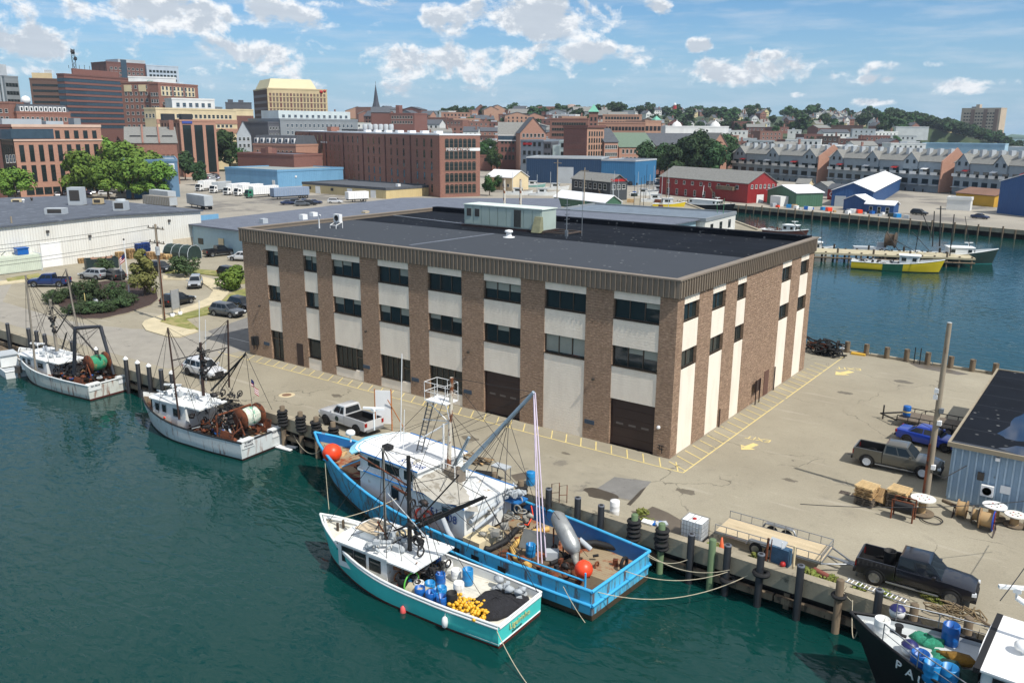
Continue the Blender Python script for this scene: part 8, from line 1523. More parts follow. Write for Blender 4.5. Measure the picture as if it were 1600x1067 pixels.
q.tube([b.T(12.2,-1,4.5),b.T(13.4,-1,4.5),b.T(13.4,.2,4.5),b.T(12.2,.2,4.5),b.T(12.2,-1,4.5)], .03, 5); part('pipe_frame', q, WHITE, b.t)
for x, y in ((15.6,1.3),(12.5,1.5)): q = MB(); q.torus(b.T(x,y,3.25), .4, .04, 14, 5); q.torus(b.T(x,y,3.35), .3, .04, 14, 5); part('wire_coil', q, STEEL, b.t)
lifering(b, b.T(12.5,2.27,1.85)); lifering(b, V(693,757,-13.6)); lifering(b, b.T(13.3,2.27,1.75), 'X')
q = MB(); c = V(519,707,-15.4); q.blob(c, .68, 16, 0, .02, (1,1,.95)); solo('orange_buoy', q, ORANGE, 'large faceted orange buoy in the bow of the big blue boat', 'buoy', c); q = MB(); c = V(912,889,-17.4); q.blob(c, .5, 16, 0, .01); solo('orange_buoy', q, ORANGE, 'round orange buoy at the stern rail of the big blue boat', 'buoy', c)
q = MB(); q.obox(b.T(23.6,0,2.3), (.7,.7,.1), .4, 0, .3); q.obox(b.T(23.6,0,2.35), (.9,.2,.1), 1.1, 0, .2); part('tan_deck_fitting', q, PALLET, b.t); coil(b, 'red_hose_coil', 20.4, 1.2, 1.75, .5, mat('red_hose', S(112,40,40), .8)); junk(b, 'foredeck_gear', 16, (20,22), (-1.2,.6), (1.7,2.2), RIG, 8); b.box('foredeck_plate', 22, 24.2, -1.1, 1.1, 2.05, 2.12, B2)
M0, M1 = V(700,765,-14.8), V(706,590,-14.8); q = MB(); q.cyl(M0, M1, .15, .12, 10); part('mast', q, mat('rusty_white_mast', S(206,198,182), .6, 0, .15, 2, 0, 8, S(124,72,40), .5), b.t); z_ = V(700,628,-14.8); T0 = z_.lerp(M1,.0); cr = MB(); c = Vector((z_.x-.55,-14.8,z_.z))
cr.obox(c, (1.7,1.2,.06))
for sx_ in (-.85,.0,.85):
    for sy in (-.6,.6): cr.cyl(c+Vector((sx_,sy,0)), c+Vector((sx_,sy,1.2)), .018)
for hz in (.6,1.2): cr.tube([c+Vector((x,y,hz)) for x,y in ((-.85,-.6),(.85,-.6),(.85,.6),(-.85,.6),(-.85,-.6))], .018, 5)
for sx_ in (-.8,.8): cr.cyl(c+Vector((sx_,-.5,0)), M0.lerp(M1,.6), .035)
part('crows_nest', cr, WHITE, b.t); L0, L1 = V(648,735,-14.6), V(674,625,-14.8); q = MB(); dn = Vector((.22,0,0))
for s_ in (-1,1): q.cyl(L0+dn*s_, L1+dn*s_, .045)
for i in range(18): p = L0.lerp(L1,(i+.5)/18); q.cyl(p-dn, p+dn, .025)
part('mast_ladder', q, mat('grey_ladder', S(104,104,104), .5, .3), b.t)
BM0, BM1 = V(712,745,-14.4), V(834,613,-14.0); q = MB(); q.cyl(BM0, BM1, .17, .12, 10); part('cargo_boom', q, mat('blue_grey_boom', S(156,174,186), .45, .3), b.t); b.spars('short_boom', [(V(690,765,-14.6), V(733,683,-14.4), .12)], mat('blue_grey_boom', (1,1,1,1)))
b.spars('rig_post', [(V(693,764,-15), V(693,662,-15), .07),(V(626,690,-16), V(628,553,-16), .035),(V(630,700,-16), V(632,640,-16), .03),(V(661,655,-14.8).lerp(M0,0), M0.lerp(M1,.62), .0 if 0 else .035)], WHITE); b.spars('stay_bar', [(M0.lerp(M1,.62), V(572,735,-16.5), .05)], WHITE)
b.lines([(BM1,M1),(BM1,M0.lerp(M1,.55)),(BM0.lerp(BM1,.7),V(775,748,-13.4)),(BM0.lerp(BM1,.72),V(745,720,-14.0)),(M1,b.T(20,0,3)),(M0.lerp(M1,.7),b.T(10,2.1,3.2)),(M0.lerp(M1,.7),b.T(13,-2,3.2)),(BM0.lerp(BM1,.7),b.T(6,3,1.7)),(V(733,683,-14.4),b.T(12,2,3.2)),(M1,b.T(13.5,2,4.5))]); b.lines([(BM1,V(847,880,-17.0)),(BM1,V(841,890,-17.2)),(BM1+Vector((.1,0,0)),V(853,870,-16.6))], .04, mat('lilac_rope', S(214,200,214), .9), 'hoist_rope')
q = MB(); r_ = random.Random(3); P_ = [V(x,y,v) for x,y,v in ((646,720,-16.3),(668,714,-14.6),(742,765,-14.4),(748,800,-17.2),(690,790,-18.0),(645,765,-17.8))]
k = 6; vs = []
for i in range(k+1):
    for j in range(k+1):
        u_, v_ = i/k, j/k; a_ = P_[0].lerp(P_[5],v_); c_ = P_[2].lerp(P_[3],v_); m_ = (P_[1].lerp(P_[4],v_)); p = a_*(1-u_)**2+m_*2*u_*(1-u_)+c_*u_*u_; vs.append(p+Vector((0,0,.12*math.sin(i*2.1+j)+.05*r_.random())))
q.add(vs, [(i*(k+1)+j,(i+1)*(k+1)+j,(i+1)*(k+1)+j+1,i*(k+1)+j+1) for i in range(k) for j in range(k)], 0, True); part('canvas_awning', q, mat('grey_canvas', S(168,164,154), .9, 0, .12, 1.2, .4, 2, S(136,130,118), .55), b.t)
b.box('white_hatch_box', 8.2, 9.5, .2, 2.4, .85, 1.5, mat('tan_white_box', S(206,192,158), .6)); b.box('davit_platform', 8.6, 9.9, -2.6, -1.5, 2.4, 2.5, B3); junk(b, 'platform_gear', 20, (8.6,9.9), (-2.6,-1.4), (2.5,3.2), LGREY, 12, (.15,.4)); junk(b, 'hydraulic_gear', 30, (7.2,9.6), (-1.6,1.6), (.9,2.6), GREYP, 13, (.2,.5))
webs(b, [M1,M0.lerp(M1,.7),BM1,BM0.lerp(BM1,.7)], random.Random(2), 14)
P = lambda px, py, z=.0: G(px, py, WZ+.8+z)
for nm2, pts, r, M1 in (('yellow_hose',((858,826,.4),(835,830,.3),(812,842,.2),(800,857,.15),(806,872,.15),(828,884,.15)),.17,mat('yellow_hose', S(206,166,92), .6)),('black_hose',((808,826,.5),(790,845,.25),(765,858,.2),(735,852,.2),(715,845,.2)),.18,BLACK),('cream_pipe',((775,765,1.2),(785,790,1.0),(800,805,.6)),.14,CREAMW),('white_pipe',((728,752,2.0),(745,770,1.8),(768,775,1.6),(775,790,1.2)),.13,GREYP),('white_pipe',((735,815,1.6),(780,782,1.8)),.15,LGREY),('white_pipe',((740,828,1.4),(784,792,1.6)),.1,LGREY),('aqua_pipe',((762,765,1.4),(755,775,1.0),(757,785,.6)),.15,mat('aqua_pipe', S(140,190,180), .6)),('grey_pipe',((688,800,1.6),(700,830,.9),(712,850,.3)),.16,LGREY),('orange_hose',((830,790,.9),(833,805,.5),(825,820,.3),(812,818,.2)),.04,ORANGE),('black_hose',((905,850,.3),(930,848,.3),(960,855,.25),(985,862,.2)),.2,BLACK),('black_hose',((860,880,.2),(890,868,.3),(905,878,.2)),.12,RUBBER)):
    q = MB(); q.tube([P(*p) for p in pts], r, 10); part(nm2, q, M1, b.t)
q = MB(); q.cyl(P(822,824,0), P(829,790,.5), .2, .19, 12); part('black_hose_stub', q, BLACK, b.t); q = MB(); q.cyl(P(829,790,.5), P(831,781,.55), .21, None, 12); part('hose_collar', q, LGREY, b.t)
q = MB(); q.add([b.T(x,y,z) for x,y,z in ((7.0,.3,.85),(4.9,-.6,.85),(5.0,-1.2,1.7),(7.2,-.5,1.7),(6.9,.2,.85),(4.8,-.7,.85))], [(0,1,2,3)]); q.add([b.T(x,y,z) for x,y,z in ((7.0,.3,.85),(7.2,-.5,1.7),(7.3,-.9,.85))], [(0,1,2)]); part('sloping_chute', q, mat('steel_chute', S(112,114,112), .5, .5, .15, 2), b.t)
tk = thing('pump_tank', 'tall leaning dented aluminium pump tank on the work deck of the big blue boat', 'tank', P(885,880)); a_, c_ = V(869,803,-14.6), V(898,860,-15.4); ax_ = (c_-a_); q = MB(); q.tube([a_-ax_*.07, a_, a_+ax_*.08, a_+ax_*.5, a_+ax_*.85, c_, c_+ax_*.08], .4, 14, 0, [.12,.3,.44,.5,.5,.38,.2]); part('tank_shell', q, mat('dented_aluminium', S(158,160,158), .42, .5, .22, 1.6, .5, 3, S(110,106,98), .6), tk)
q = MB(); q.tube([c_, c_+Vector((.1,-.1,-.4)), V(900,878,-15.8), V(908,890,-16.2)], .2, 10, 0, [.26,.22,.16,.14]); part('outlet_pipe', q, GREYP, tk); q = MB(); q.cyl(V(905,842,-14.8), V(923,858,-14.6), .15, None, 12); part('side_pipe', q, LGREY, tk); q = MB()
for px, py in ((880,850),(865,850),(905,868)): q.cyl(V(px,py-25,-15), P(px,py+14), .05)
part('support_legs', q, RUST, tk)
q = MB(); q.obox(P(863,866,.3), (.75,.55,.5), .6); solo('engine_box', q, LGREY, 'small grey engine box beside the pump tank', 'machine', P(863,866)); barrel(P(829,868), .29, .75, BLUEL, 'cut open blue barrel with jagged rim on the big blue boat', False)
q = MB(); q.torus(P(975,880,.35), .33, .1, 18, 8, 0, 'X'); solo('old_tyre', q, RUBBER, 'worn tyre leaning at the stern rail of the big blue boat', 'tyre', P(975,880)); q = MB()
for i in range(14): c = b.T(3.6+i*.24, 2.75, 1.0); q.obox(c, (.1,.6,.22), math.atan2(b.d.y,b.d.x)); 
part('white_rack', q, WHITE, b.t); b.box('rack_base', 3.5, 7, 2.4, 3.1, .85, .95, RUST)
b.spars('stern_handrail', [(b.T(.5,2.75,1.75), b.T(.5,2.75,2.6), .06),(b.T(.5,2.75,2.15), b.T(5.5,3.1,2.15), .05),(b.T(5.5,3.1,2.15), b.T(5.5,3.1,1.75), .04)], B2); junk(b, 'deck_scrap', 30, (1.5,7.5), (-2,2), (.82,1.15), RUST, 21, (.1,.4)); junk(b, 'black_gear', 16, (2,6.5), (-1.8,2.2), (.82,1.3), RIG, 22, (.15,.4))
for a_, c_, sg, l_ in ((b.T(.1,-2.5,1.8),V(1140,890,-12.2),.6,'upper mooring rope from the blue stern to the black piles'),(b.T(.1,0,1.8),V(1137,893,-12.2),.6,'middle mooring rope from the blue stern to the black piles'),(b.T(0,2.3,1.5),(10.5,-11.9,-.3),.85,'long lowest mooring rope from the blue stern'),(b.T(1.5,3.3,1.7),(4.6,-18.9,WZ),.1,'yellowish rope hanging down the blue stern quarter'),(b.T(24.5,.6,3),(-26.5,-12.1,-.6),1.1,'bow rope of the big blue boat to the quay'),(b.T(22.5,2.2,2.6),b.T(21,3.2,.0),.4,'rope hanging over the blue bow')): mooring(a_, c_, sg, l_)
# ---------------- trawlers on the left
def trawler(name, lab, O, P_, B, hm, rm, W_, wl, roofz, masts, dr, nets, stern_txt, seed, door=True):
    b = Boat(name, lab, O, P_, B, 1.45, 2.45, 1.45, hm, rm, DECKW, .7, .9, .9, 'trawler', WHITEB)
    x0, x1 = wl; b.cabin(x0, x1, W_, 1.0, roofz, WHITEB, WHITEB, [(x1-.9,x1-.4,.5,.85),(x1-1.8,x1-1.3,.5,.85),(x0+.6,x0+1.5,.45,.8)], 3, .5, .15, fw=LGREY); b.box('aft_shelter', x0-1.6, x0, -W_*.9, W_*.9, roofz-.12, roofz, WHITEB)
    b.box('transom_block', -.06, .5, .9, 2.1, .9, 1.55, WHITEB); b.box('transom_block', -.06, .5, -2.1, -.9, .9, 1.55, WHITEB); b.box('stern_ramp', .05, 1.4, -.88, .88, .75, .95, mat('ramp_tan', S(178,166,130), .8) if seed % 2 else LGREY)
    drum(b, dr, .8, 1.7, RUST, nets[0]); q = MB(); n_ = b.n*.3; 
    if nets[1]: q.tube([Vector(dr)+b.n*y+UZ*z+b.d*x for x,y,z in ((.5,.5,.5),(.6,.5,.1),(.7,.5,-.5))], .2, 8, 0); part('hanging_net', q, nets[1], b.t)
    junk(b, 'trawl_gear', 60, (2.0,x0-.2), (-1.7,1.7), (.8,1.9), RIG, seed, (.15,.5)); junk(b, 'rusty_gear', 44, (1.2,x0-.4), (-1.9,1.9), (.75,1.7), RUST, seed+1, (.15,.5)); junk(b, 'coloured_gear', 12, (2.0,x0-.5), (-1.5,1.5), (.9,1.6), BLUED, seed+2, (.15,.35)); junk(b, 'pale_gear', 14, (1.5,x0), (-1.6,1.7), (.9,1.5), LGREY, seed+3, (.15,.35)); junk(b, 'roof_gear', 12, (x0,x1-.5), (-1,1), (roofz+.1,roofz+.5), LGREY, seed+4, (.15,.35))
    dome(b, b.T(x1-.9,-.5,roofz+.1), .22); radar(b, b.T(x1-1.6,.6,roofz+.1), 1.0)
    if door:
        for sg in (-1,1): q = MB(); q.obox(b.T(1.9,sg*1.9,1.4), (1.4,.1,1.0), math.atan2(b.d.y,b.d.x), 0, .2); part('trawl_door', q, RUST, b.t)
    k = -.02; p1 = b.T(k-.06,1.45,1.2); p2 = b.T(k-.06,-1.45,1.2)
    for tx, pp in zip(stern_txt, (p1, p2)):
        for li, ln in enumerate(tx.split('\n')): text(ln, 'transom_name', None, b.t, pp+UZ*(.14-.24*li), .22, (-b.n, UZ, -b.d), mat('dark_lettering', S(40,44,60), .6), .008)
    return b
HW = m_hull('white_hull_rust', S(206,208,200), S(96,40,36), .16, .8); HW2 = m_hull('white_hull_black_rail', S(206,212,212), S(60,36,34), .16, .68)
b = trawler('stern_trawler', 'white trawler with a pale net drum and a small flag, second from the left', (-28.0,-13.9), (-43.0,-15.0), 4.9, HW2, BLACK, 1.55, (7.2,11.4), 2.85, None, V(390,650,-13.7), (mat('white_green_net', S(206,212,196), .9, 0, .2, 3, .6, 14, S(52,150,120), .55), None), ('ROBERT\nMICHAEL','PORTLAND'), 40)
BM = mat('brown_mast', S(66,48,42), .6, .1, .2, 3); b.spars('mast', [(V(280,655,-16.2),V(262,512,-16.2),.08),(V(358,605,-12.6),V(356,500,-12.6),.08),(V(318,618,-14.4),V(313,535,-14.4),.13)], BM); Ma = V(314,540,-14.4); b.spars('boom', [(V(330,610,-14.2),V(384,553,-14),.09),(V(345,610,-13.8),V(384,550,-14),.05),(V(270,563,-16.2),V(355,543,-12.8),.05),(V(317,590,-14.4),V(352,545,-13.6),.06)], RIG); b.spars('whip_aerial', [(V(313,600,-14.4),V(311,470,-14.4),.035),(V(322,600,-14),V(321,500,-14),.03)], WHITE)
q = MB(); a_ = V(262,512,-16.2); b.lines([(a_,b.T(14,0,2.4)),(a_,b.T(5,1.8,1.5)),(V(356,500,-12.6),b.T(14,0,2.4)),(V(384,553,-14),b.T(.8,0,1.6)),(V(384,553,-14),b.T(3.5,1.6,1.6)),(Ma,V(262,512,-16.2)),(Ma,V(356,500,-12.6)),(V(384,552,-14),V(425,640,-13))])
q = MB()
for p, r in ((b.T(3.2,1.7,.9),1),(b.T(3.2,-1.7,.9),1)): q.cyl(p, p+UZ*2.0, .09); 
q.cyl(b.T(3.2,1.7,2.9), b.T(3.2,-1.7,2.9), .09); part('stern_gantry', q, RUST, b.t)
fs_ = thing('small_flag', 'small striped flag flying above the net drum of the second trawler', 'flag', V(392,592,-13.8)); flag(fs_, V(392,592,-13.8), 0, .9, .55, (.3,.3,0), 1.0); junk(b, 'buoys_on_deck', 5, (9.8,10.8), (1.0,1.6), (1.3,1.6), ORANGE, 77)
q = MB(); p = G(450,697,WZ+.1); q.obox(p, (1.6,.35,.08), .3); q.obox(p+Vector((.1,-.5,0)), (1.6,.35,.08), .1); solo('floating_plank', q, WHITE, 'pair of white planks floating behind the second trawler', 'plank', p)
webs(b, [V(262,512,-16.2),V(356,500,-12.6),V(384,552,-14),Ma,Ma], random.Random(9), 16); mx, my = b.X(Ma), b.Y(Ma); junk(b, 'mast_head_gear', 18, (mx-.25,mx+.25), (my-.25,my+.25), (5.0,7.4), RIG, 87, (.1,.25)); junk(b, 'boom_gear', 24, (mx-4,mx-1.5), (-1,1), (2.6,4.2), RIG, 89, (.1,.25)); junk(b, 'tangled_gear', 40, (2.5,6.5), (-1.6,1.6), (1.5,2.6), RIG, 88, (.1,.35))
b = trawler('stern_trawler', 'white trawler with dark gantry and a green net drum, leftmost of the two trawlers', (-51.4,-13.4), (-66.6,-14.5), 4.8, HW, WHITEB, 1.6, (7.6,12.2), 2.5, None, V(152,566,-13.0), (mat('green_tan_net', S(52,140,104), .95, 0, .25, 3, .9, 14, S(140,134,84), .55), NETTAN), ('SEA BEAR','PORTLAND ME'), 61)
b.spars('mast', [(V(57,588,-16.0),V(40,430,-16.0),.11),(V(122,520,-11.8),V(103,420,-11.8),.11),(V(89,548,-13.8),V(78,468,-13.8),.17)], mat('grey_timber_mast', S(140,132,120), .85, 0, .15, 2)); GT = mat('dark_gantry', S(50,54,62), .6, .1, .15, 2); g0 = [V(116,585,-14.9),V(117,513,-14.9),V(157,510,-11.9),V(178,585,-11.9)]; q = MB()
for a_, c_ in zip(g0, g0[1:]): q.cyl(a_, c_, .19, .15, 8)
part('stern_gantry', q, GT, b.t); b.spars('stay_bar', [(V(112,508,-14),V(158,560,-13),.08),(V(88,520,-13.8),V(112,480,-13),.06),(V(82,480,-13.8),V(120,520,-13),.06),(V(97,545,-14),V(104,520,-14),.08)], RIG); a_, c_ = V(40,432,-16), V(103,421,-11.8); Mb = V(78,470,-13.8)
b.lines([(a_,b.T(14,0,2.4)),(c_,b.T(14,0,2.4)),(a_,Mb),(c_,Mb),(Mb,V(117,513,-14.9)),(Mb,V(157,510,-11.9)),(a_,b.T(6,2,1.5)),(c_,b.T(5,-2,1.5)),(V(157,510,-11.9),b.T(.3,-1.8,1.5)),(V(50,495,-16),V(84,488,-13.8)),(V(50,480,-16),V(84,500,-13.8))])
webs(b, [a_,c_,Mb,V(117,513,-14.9),V(157,510,-11.9)], random.Random(8), 18); mx, my = b.X(Mb), b.Y(Mb); junk(b, 'mast_head_gear', 18, (mx-.25,mx+.25), (my-.25,my+.25), (5.0,7.6), RIG, 85, (.1,.25)); junk(b, 'tangled_gear', 40, (2.5,6.8), (-1.6,1.6), (1.4,2.6), RIG, 86, (.1,.35))
for x in (-.4,): mooring(b.T(.1,-2.2,1.3), (-45.5,-12.1,-.9), .5, 'stern rope of the leftmost trawler'); mooring(BB.T(.1,-2.6,1.6), (7.2,-12.1,-.3), .4, 'short stern rope to the tyre pile')
# small motor boat at the far left
b = Boat('motor_boat', 'small white motor boat with an outboard cut by the left edge', (-64.4,-15.9), (-71.5,-14.6), 2.4, .8, 1.2, .75, WHITEB, WHITEB, LGREY, .4, .95, .6); b.cabin(3, 5, .8, .5, 1.7, WHITEB, LGREY, [(3.5,4.5,.4,.9)], 2); q = MB(); c = b.T(-.35,0,.9); q.obox(c, (.5,.45,.7), .1); q.obox(c-UZ*.7, (.2,.15,.9), .1); part('outboard_motor', q, FIT, b.t)
fd = MB(); fd.box((-82,-13.6,WZ+.05),(-60.5,-11.9,WZ+.45)); solo('floating_dock', fd, TIMB, 'grey timber floating dock at the far left quay', 'dock')
# ---------------- black boat, lower right
b = Boat('black_trawler', 'black hulled fishing boat with a white deckhouse entering at the lower right', (37,-16.1), (16.6,-15.3), 6.6, 2.1, 3.3, 2.1, m_hull('black_hull_paint', S(18,18,22), S(30,26,26), .12, .1), BLACK, mat('pale_grey_deck', S(188,192,192), .6, 0, .1, 1.2, 0, 8, S(150,146,136), .6), .35, .9, 1.6, 'fishing boat', LGREY)
for i, ch in enumerate('PAULO MARC'):
    if ch == ' ': continue
    f_ = 22*(.905-.0225*i*(1+.02*i)); k = int(f_); u_ = f_-k; g1 = lambda j: b.rows[k][j].lerp(b.rows[k+1][j], u_)
    up_ = (g1(6)-g1(5)).normalized(); rt = (b.rows[k-1][5]-b.rows[k+1][5]).normalized(); ot = rt.cross(up_).normalized(); c = g1(5).lerp(g1(6), .35)+ot*.05; text(ch, 'bow_letter', None, b.t, c, .62, (rt, ot.cross(rt), ot), WHITE, .02)
b.cabin(8.0, 14.6, 2.3, 1.9, 4.1, WHITEB, WHITE, [(13.2,14.2,.5,.88),(11.8,12.8,.5,.88),(10.4,11.4,.5,.88)], 4, .2, .2, fw=BLACK); b.box('black_roof_edge', 14.7, 14.95, -2.5, 2.5, 4.0, 4.22, BLACK)
q = MB(); mb0 = b.T(14.0,-.6,4.2); q.tube([b.T(12.5,-.9,4.2), b.T(12.9,-.9,5.4), b.T(14.2,-.9,6.0)], .12, 8); part('radar_arch', q, WHITE, b.t); radar(b, b.T(14.2,-.9,6.0), .35); dome(b, b.T(13.6,.2,4.2), .32, .2)
for sg in (-1,1):
    pts = [b.T(b.L*t-.3, sg*(b.hb(t)-.1), b.sh(t)+.85) for t in (.55,.65,.75,.85,.93)]; q = MB(); q.tube(pts, .03, 5); q.tube([p-UZ*.4 for p in pts], .02, 5)
    for p in pts: q.cyl(p-UZ*.85, p, .025)
    part('guard_rail', q, STEEL, b.t)
P = lambda px, py, z=0: G(px, py, WZ+2.5+z)
barrel(P(1483,1006), .36, 1.0, BLUED, 'deep blue drum standing alone on the black boat foredeck', False); barrel(P(1376,992,.3), .34, .85, WHITEP, 'white worn tub on the bow tip of the black boat', False)
for px, py, lab in ((1435,1052,'blue drum at the rail beside the white buoy'),(1455,1068,'blue drum of floats at the lower edge'),(1480,1075,'rightmost blue drum of floats at the lower edge')): barrel(P(px,py-6), .38, .85, BLUED if px < 1450 else BLUEL, lab, False)
for px, py, lab in ((1401,963,'white buoy with navy top hanging at the far bow rail'),(1420,1020,'white buoy with navy top lying by the green net')): c = P(px,py,.3); c = c+UZ*.25; q = MB(); q.blob(c, .36, 12, 0, .01); by = thing('round_buoy', lab, 'buoy', c); part('white_half', q, WHITE, by); q = MB(); q.lathe(c+UZ*.02, [(.36,.14),(.29,.25),(.1,.37),(.01,.375)], 12); part('navy_top', q, mat('navy_rubber', S(34,36,92), .4), by)
q = MB(); c = P(1446,1005); q.blob(c+UZ*.1, .6, 12, 0, .35, (1.3,1,.6)); q.blob(c+Vector((.7,-.8,0)), .5, 10, 0, .35, (1,1,.4)); solo('green_net_heap', q, ROPEG, 'loose heap of green netting on the black boat foredeck', 'net', c); q = MB(); c = P(1490,1060); q.blob(c, .9, 12, 0, .25, (1.3,1,.6)); solo('dark_net_heap', q, mat('dark_green_net', S(24,60,54), .95, 0, .4, 4, 1, 14), 'dark green net heap before the black boat wheelhouse', 'net', c); q = MB(); c = P(1500,1030,.2); q.blob(c, .5, 10, 0, .35, (1.5,.8,.4)); solo('ochre_net_heap', q, mat('ochre_net', S(124,92,30), .95, 0, .3, 4, .8, 12), 'ochre net bundle before the black boat wheelhouse', 'net', c)
q = MB(); c = P(1402,1000); q.cyl(c, c+UZ*.7, .14); q.cyl(c+UZ*.7, c+UZ*.78, .19); q.cyl(c+Vector((-.35,0,.3)), c+Vector((.35,0,.3)), .09); part('mooring_bitt', q, BLACK, b.t); q = MB(); b.box('', 15.0, 16.6, -1.0, 1.2, 2.0, 2.35, None, mb=q); part('foredeck_hatch', q, LGREY, b.t)
mooring((15.95,-12.1,.3), b.T(19.9,.2,3.2), 1.5, 'long sagging bow rope of the black boat'); mooring((15.2,-11.6,.45), (15.95,-12.1,.2), .05, 'short rope end looped on the wooden pile')
# ---------------- beyond the block: timber pier and its boats
pr_ = thing('timber_pier', 'narrow timber finger pier standing on many piles in the far basin', 'pier', (-20,120,0)); a_, c_ = Vector((-46,105.5,0)), Vector((1.2,124.8,0)); d_ = (c_-a_).normalized(); n_ = Vector((-d_.y,d_.x,0)); q = MB(); m_ = (a_+c_)/2+n_*3; q.obox((m_.x,m_.y,-.2), ((c_-a_).length,6.5,.35), math.atan2(d_.y,d_.x)); part('pier_deck', q, mat('pier_planks', S(176,166,138), .9, 0, .2, .8, .3, 8), pr_)
for i in range(24):
    for j in (0,6.2): p = a_+d_*(1+i*2.15)+n_*j; q = MB(); q.cyl((p.x,p.y,-6),(p.x,p.y,.2 if i % 3 else .9),.2,None,8); part('pier_pile', q, TIMB if j == 0 else TIMD, pr_)
q = MB(); p = a_-n_*.2; e = c_-n_*.2; q.cyl((p.x,p.y,-1.0),(e.x,e.y,-1.0),.15); part('fender_wale', q, TIMB, pr_)
def smallboat(name, lab, O, P_, B, hm, cab, masts=(), zs=1.3, zb=2.2, seed=1, gear=RIG, cm=WHITEB):
    b = Boat(name, lab, O, P_, B, zs, zb, zs, hm, WHITEB, LGREY, .5, .9, .8, 'fishing boat'); b.cabin(b.L*cab[0], b.L*cab[1], B*.33, zs-.4, zs+1.5, cm, WHITEB, [(b.L*cab[0]+.3,b.L*cab[0]+1.1,.5,.85),(b.L*cab[1]-1.0,b.L*cab[1]-.3,.5,.85)], 3, .3)
    for px0,py0,px1,py1,r in masts: v = O[1]; q = MB(); q.cyl(V(px0,py0,v), V(px1,py1,v), r, r*.8, 6); part('mast', q, gear, b.t)
    junk(b, 'deck_gear', 34, (.8,b.L*cab[0]), (-B*.3,B*.3), (zs-.4,zs+.5), gear, seed); junk(b, 'pale_deck_gear', 14, (.8,b.L*cab[0]), (-B*.3,B*.3), (zs-.4,zs+.4), LGREY, seed+1); radar(b, b.T(b.L*cab[1]-.6,0,zs+1.6), .7); return b
YH = m_hull('yellow_hull', S(216,190,40), S(30,28,26), .15, .25); b = smallboat('yellow_boat', 'yellow and green fishing boat moored along the timber pier', (-17.3,111.2), (-2.2,114.6), 4.2, YH, (.52,.72), ((1404,392,1385,362,.08),(1398,375,1433,395,.07),(1430,394,1436,358,.08),(1425,362,1452,392,.06)), 1.35, 2.4, 90); q = MB()
for t0 in range(8,13): pass
vs = [b.rows[i][j]-b.n*0+Vector(((0,-.03,0))) for i in range(8,14) for j in range(2,7)]; vs = [(b.M(b.rows[i][j]) if b.n.y > 0 else b.rows[i][j])+Vector((0,-.03,0)) for i in range(8,14) for j in range(2,7)]; q.add(vs, [(i*5+j,i*5+j+1,(i+1)*5+j+1,(i+1)*5+j) for i in range(5) for j in range(4)]); part('green_hull_band', q, mat('hull_green', S(22,84,62), .5), b.t)
b = smallboat('dark_green_boat', 'dark green hulled boat with tall masts behind the timber pier', (-16,124.5), (3.8,133.2), 5, m_hull('dark_green_hull', S(36,56,52), S(60,150,150), .1, .3), (.58,.78), ((1457,385,1460,330,.12),(1468,385,1470,322,.15),(1484,400,1491,335,.12),(1515,385,1508,338,.07),(1440,330,1457,372,.1)), 1.5, 2.9, 95)
q = MB(); q.lathe(V(1392,375,128), [(.2,-.9),(1.6,-.9),(1.6,-.8),(1.2,-.7),(1.2,.7),(1.6,.8),(1.6,.9),(.2,.9)], 18, 0, 'X'); solo('net_reel', q, mat('reel_brown', S(70,58,46), .9, 0, .4, 2), 'big dark brown net reel standing on the timber pier', 'net reel', V(1392,375,128)); q = MB(); c = V(1345,395,121)
sf = thing('skiff', 'small grey skiff with outboard lying behind the timber pier', 'boat', c); q.obox((c.x,c.y+6,0), (6,1.8,.5), .4); q.obox((c.x+2,c.y+7,.7), (1.5,.8,.9), .4); part('hull', q, LGREY, sf)
b = smallboat('inshore_boat', 'white inshore boat with blue gear just behind the right end of the roof', (-33,120), (-24,124), 3.4, WHITEB, (.4,.7), ((1270,378,1235,345,.08),(1283,385,1285,345,.06),(1267,380,1268,330,.08)), 1.2, 2.0, 100, RIG); junk(b, 'blue_gear', 10, (.5,4), (-1,1), (.9,1.6), BLUEL, 101)
b = smallboat('inshore_boat', 'rusty masted boat group behind the right half of the roof', (-49,150), (-37,148), 4, m_hull('rust_red_hull', S(120,70,60), S(60,30,26), .1, .5), (.5,.75), ((1178,375,1185,340,.12),(1195,372,1180,345,.08),(1170,372,1172,335,.1)), 1.4, 2.2, 102, RUST)
b = smallboat('inshore_boat', 'blue boat with a white cabin and ladder mast beyond the long white building', (-52,128), (-40,131), 4, m_hull('teal_far_hull', S(40,130,150), S(90,40,36), .1, .3), (.1,.35), ((1128,355,1132,310,.08),(1122,355,1120,315,.06)), 1.3, 2.2, 104, mat('green_rig', S(70,130,90), .7))
b = smallboat('ferry_boat', 'black hulled boat with a long white superstructure before the red shed', (-97,204.5), (-76,200), 5.5, m_hull('far_black_hull', S(26,28,34), S(80,30,28), .1, .05), (.25,.72), ((1098,305,1100,290,.1),), 1.6, 2.6, 106, WHITE)
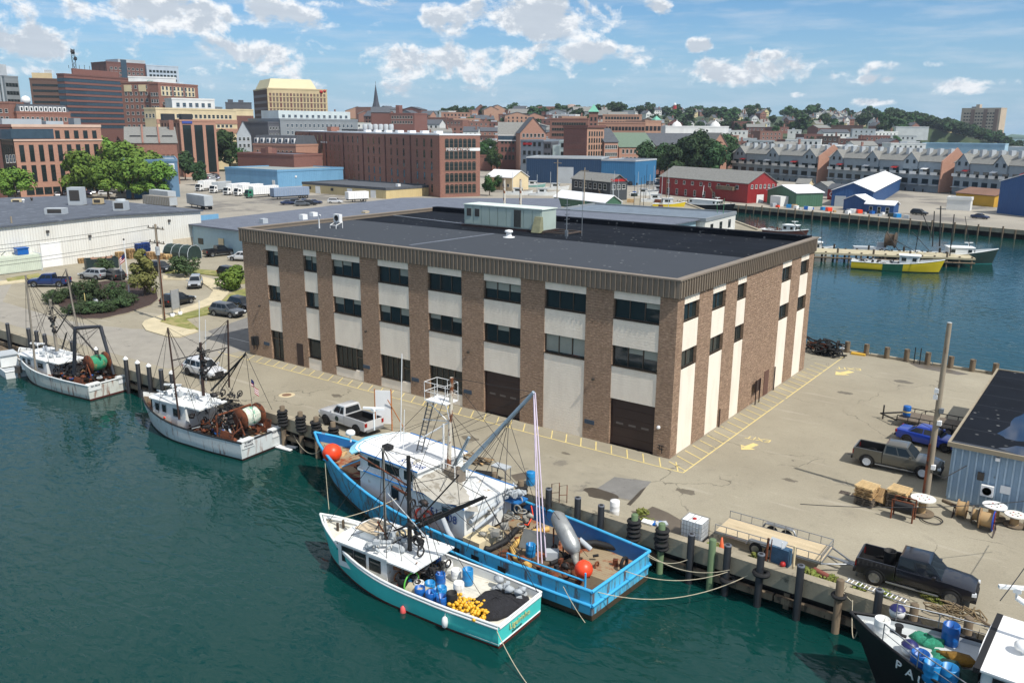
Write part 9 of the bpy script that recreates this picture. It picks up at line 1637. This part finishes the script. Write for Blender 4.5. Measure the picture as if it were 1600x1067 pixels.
for i, (px, py, hm, nn) in enumerate(((815,292,m_hull('seafoam_hull', S(124,168,160), S(60,60,60), .1, .2),'seafoam'),(850,296,WHITEB,'white'),(828,305,WHITEB,'white'),(790,304,WHITEB,'white'),(985,305,WHITEB,'white'),(1002,315,WHITEB,'white'),(1020,322,YH,'yellow'),(1010,300,LGREY,'grey'))):
    p = G(px,py); o = (p.x,p.y); b = Boat('laid_up_boat', f'{nn} boat hauled out among masts, {["by the white shed roof","left of the quayside house","nearest the white roof edge","beside the shrubs","right of the quayside house","beyond the green shed","at the slip head","farthest by the parked cars"][i]}', o, (p.x+9,p.y+4), 3.2, 2.6, 3.4, 2.6, hm, WHITEB, LGREY, .4); b.cabin(3,6,1.0,2.2,4.2,WHITEB,LGREY,[(3.6,5.2,.5,.85)],2); b.spars('mast', [(b.T(2.5,0,2.2), b.T(2.5,0,8+i*.5), .09)], LGREY)
g = random.Random(12); cl = ['white','silver','navy','grey','black','red']
for i in range(26): px, py = g.uniform(895,1045), g.uniform(300,330); p = G(px,py); q = MB(); s_ = g.uniform(.8,2); q.obox((p.x,p.y,s_*.35), (s_*1.4,s_,s_*.7), g.random()*3); solo('gear_crate', q, g.choice([LGREY,WHITE,BLUED,PALLET,RUST,DKG,YELL]), 'fishing gear crate on the cluttered quay left of the red shed', 'crate', None, 'gear crates on the cluttered quay')
for i in range(34): px = g.uniform(1205,1420); p = G(px, 318+(px-1200)*.085+g.uniform(1,6)); q = MB(); s_ = g.uniform(.6,1.4); q.obox((p.x,p.y,s_*.4), (s_*1.2,s_,s_*.8), g.random()*3); solo('gear_crate', q, g.choice([LGREY,WHITE,BLUED,PALLET,ORANGE,DKG,BLUEL]), 'fishing gear crate along the far pier edge in front of the sheds', 'crate', None, 'gear crates on the far pier')
for i in range(44): t_ = (i+.5)/44; x, y = -98+t_*120, 206-t_*31.2; q = MB(); q.cyl((x,y-.4,-6),(x,y-.4,.9 if i % 2 else .35),.2,None,7); solo('pier_pile', q, TIMB, 'upright timber pile along the edge of the far pier', 'pile', (x,y-.4,0), 'piles of the far pier')
for i in range(14): px, py = g.uniform(905,1050), g.uniform(306,332); p = G(px,py,0); q = MB(); q.cyl(p, p+UZ*g.uniform(6,12)+Vector((g.uniform(-.5,.5),0,0)), .09, .05, 6); solo('boat_mast', q, g.choice([LGREY,RIG,TIMB]), 'thin boat mast sticking up from the cluttered quay', 'mast', p, 'masts on the cluttered quay')
for px, top, lab in ((785,288,'left rusty white mast showing behind the roof unit'),(810,288,'right rusty white mast showing behind the roof unit')): p = G(px+3,345,4.8); q = MB(); z = ZT(px,top-8,p); q.cyl(p, (p.x,p.y,z), .28, .22, 8); solo('rusty_mast', q, mat('rusty_white_mast', (1,1,1,1)), lab, 'mast', p)
for i, k in enumerate(('black','navy')): farcar(1436+i*95, 336+i*6, -.3, k, ['on the far pier beside the blue huts','on the far pier by the tall blue shed'][i], None)
# ================================================================== AIR
hq = MB(); hq.box((-2700,-120,-10.5), (1500,3300,170)); hm = bpy.data.materials.new('haze'); hm.use_nodes = True; t_ = hm.node_tree; t_.nodes.clear()
ho = t_.nodes.new('ShaderNodeOutputMaterial'); pv = t_.nodes.new('ShaderNodeVolumePrincipled'); pv.inputs['Color'].default_value = (.72,.84,1,1); pv.inputs['Density'].default_value = .00008; t_.links.new(pv.outputs[0], ho.inputs['Volume'])
struct('haze', hq, hm, 'stuff')
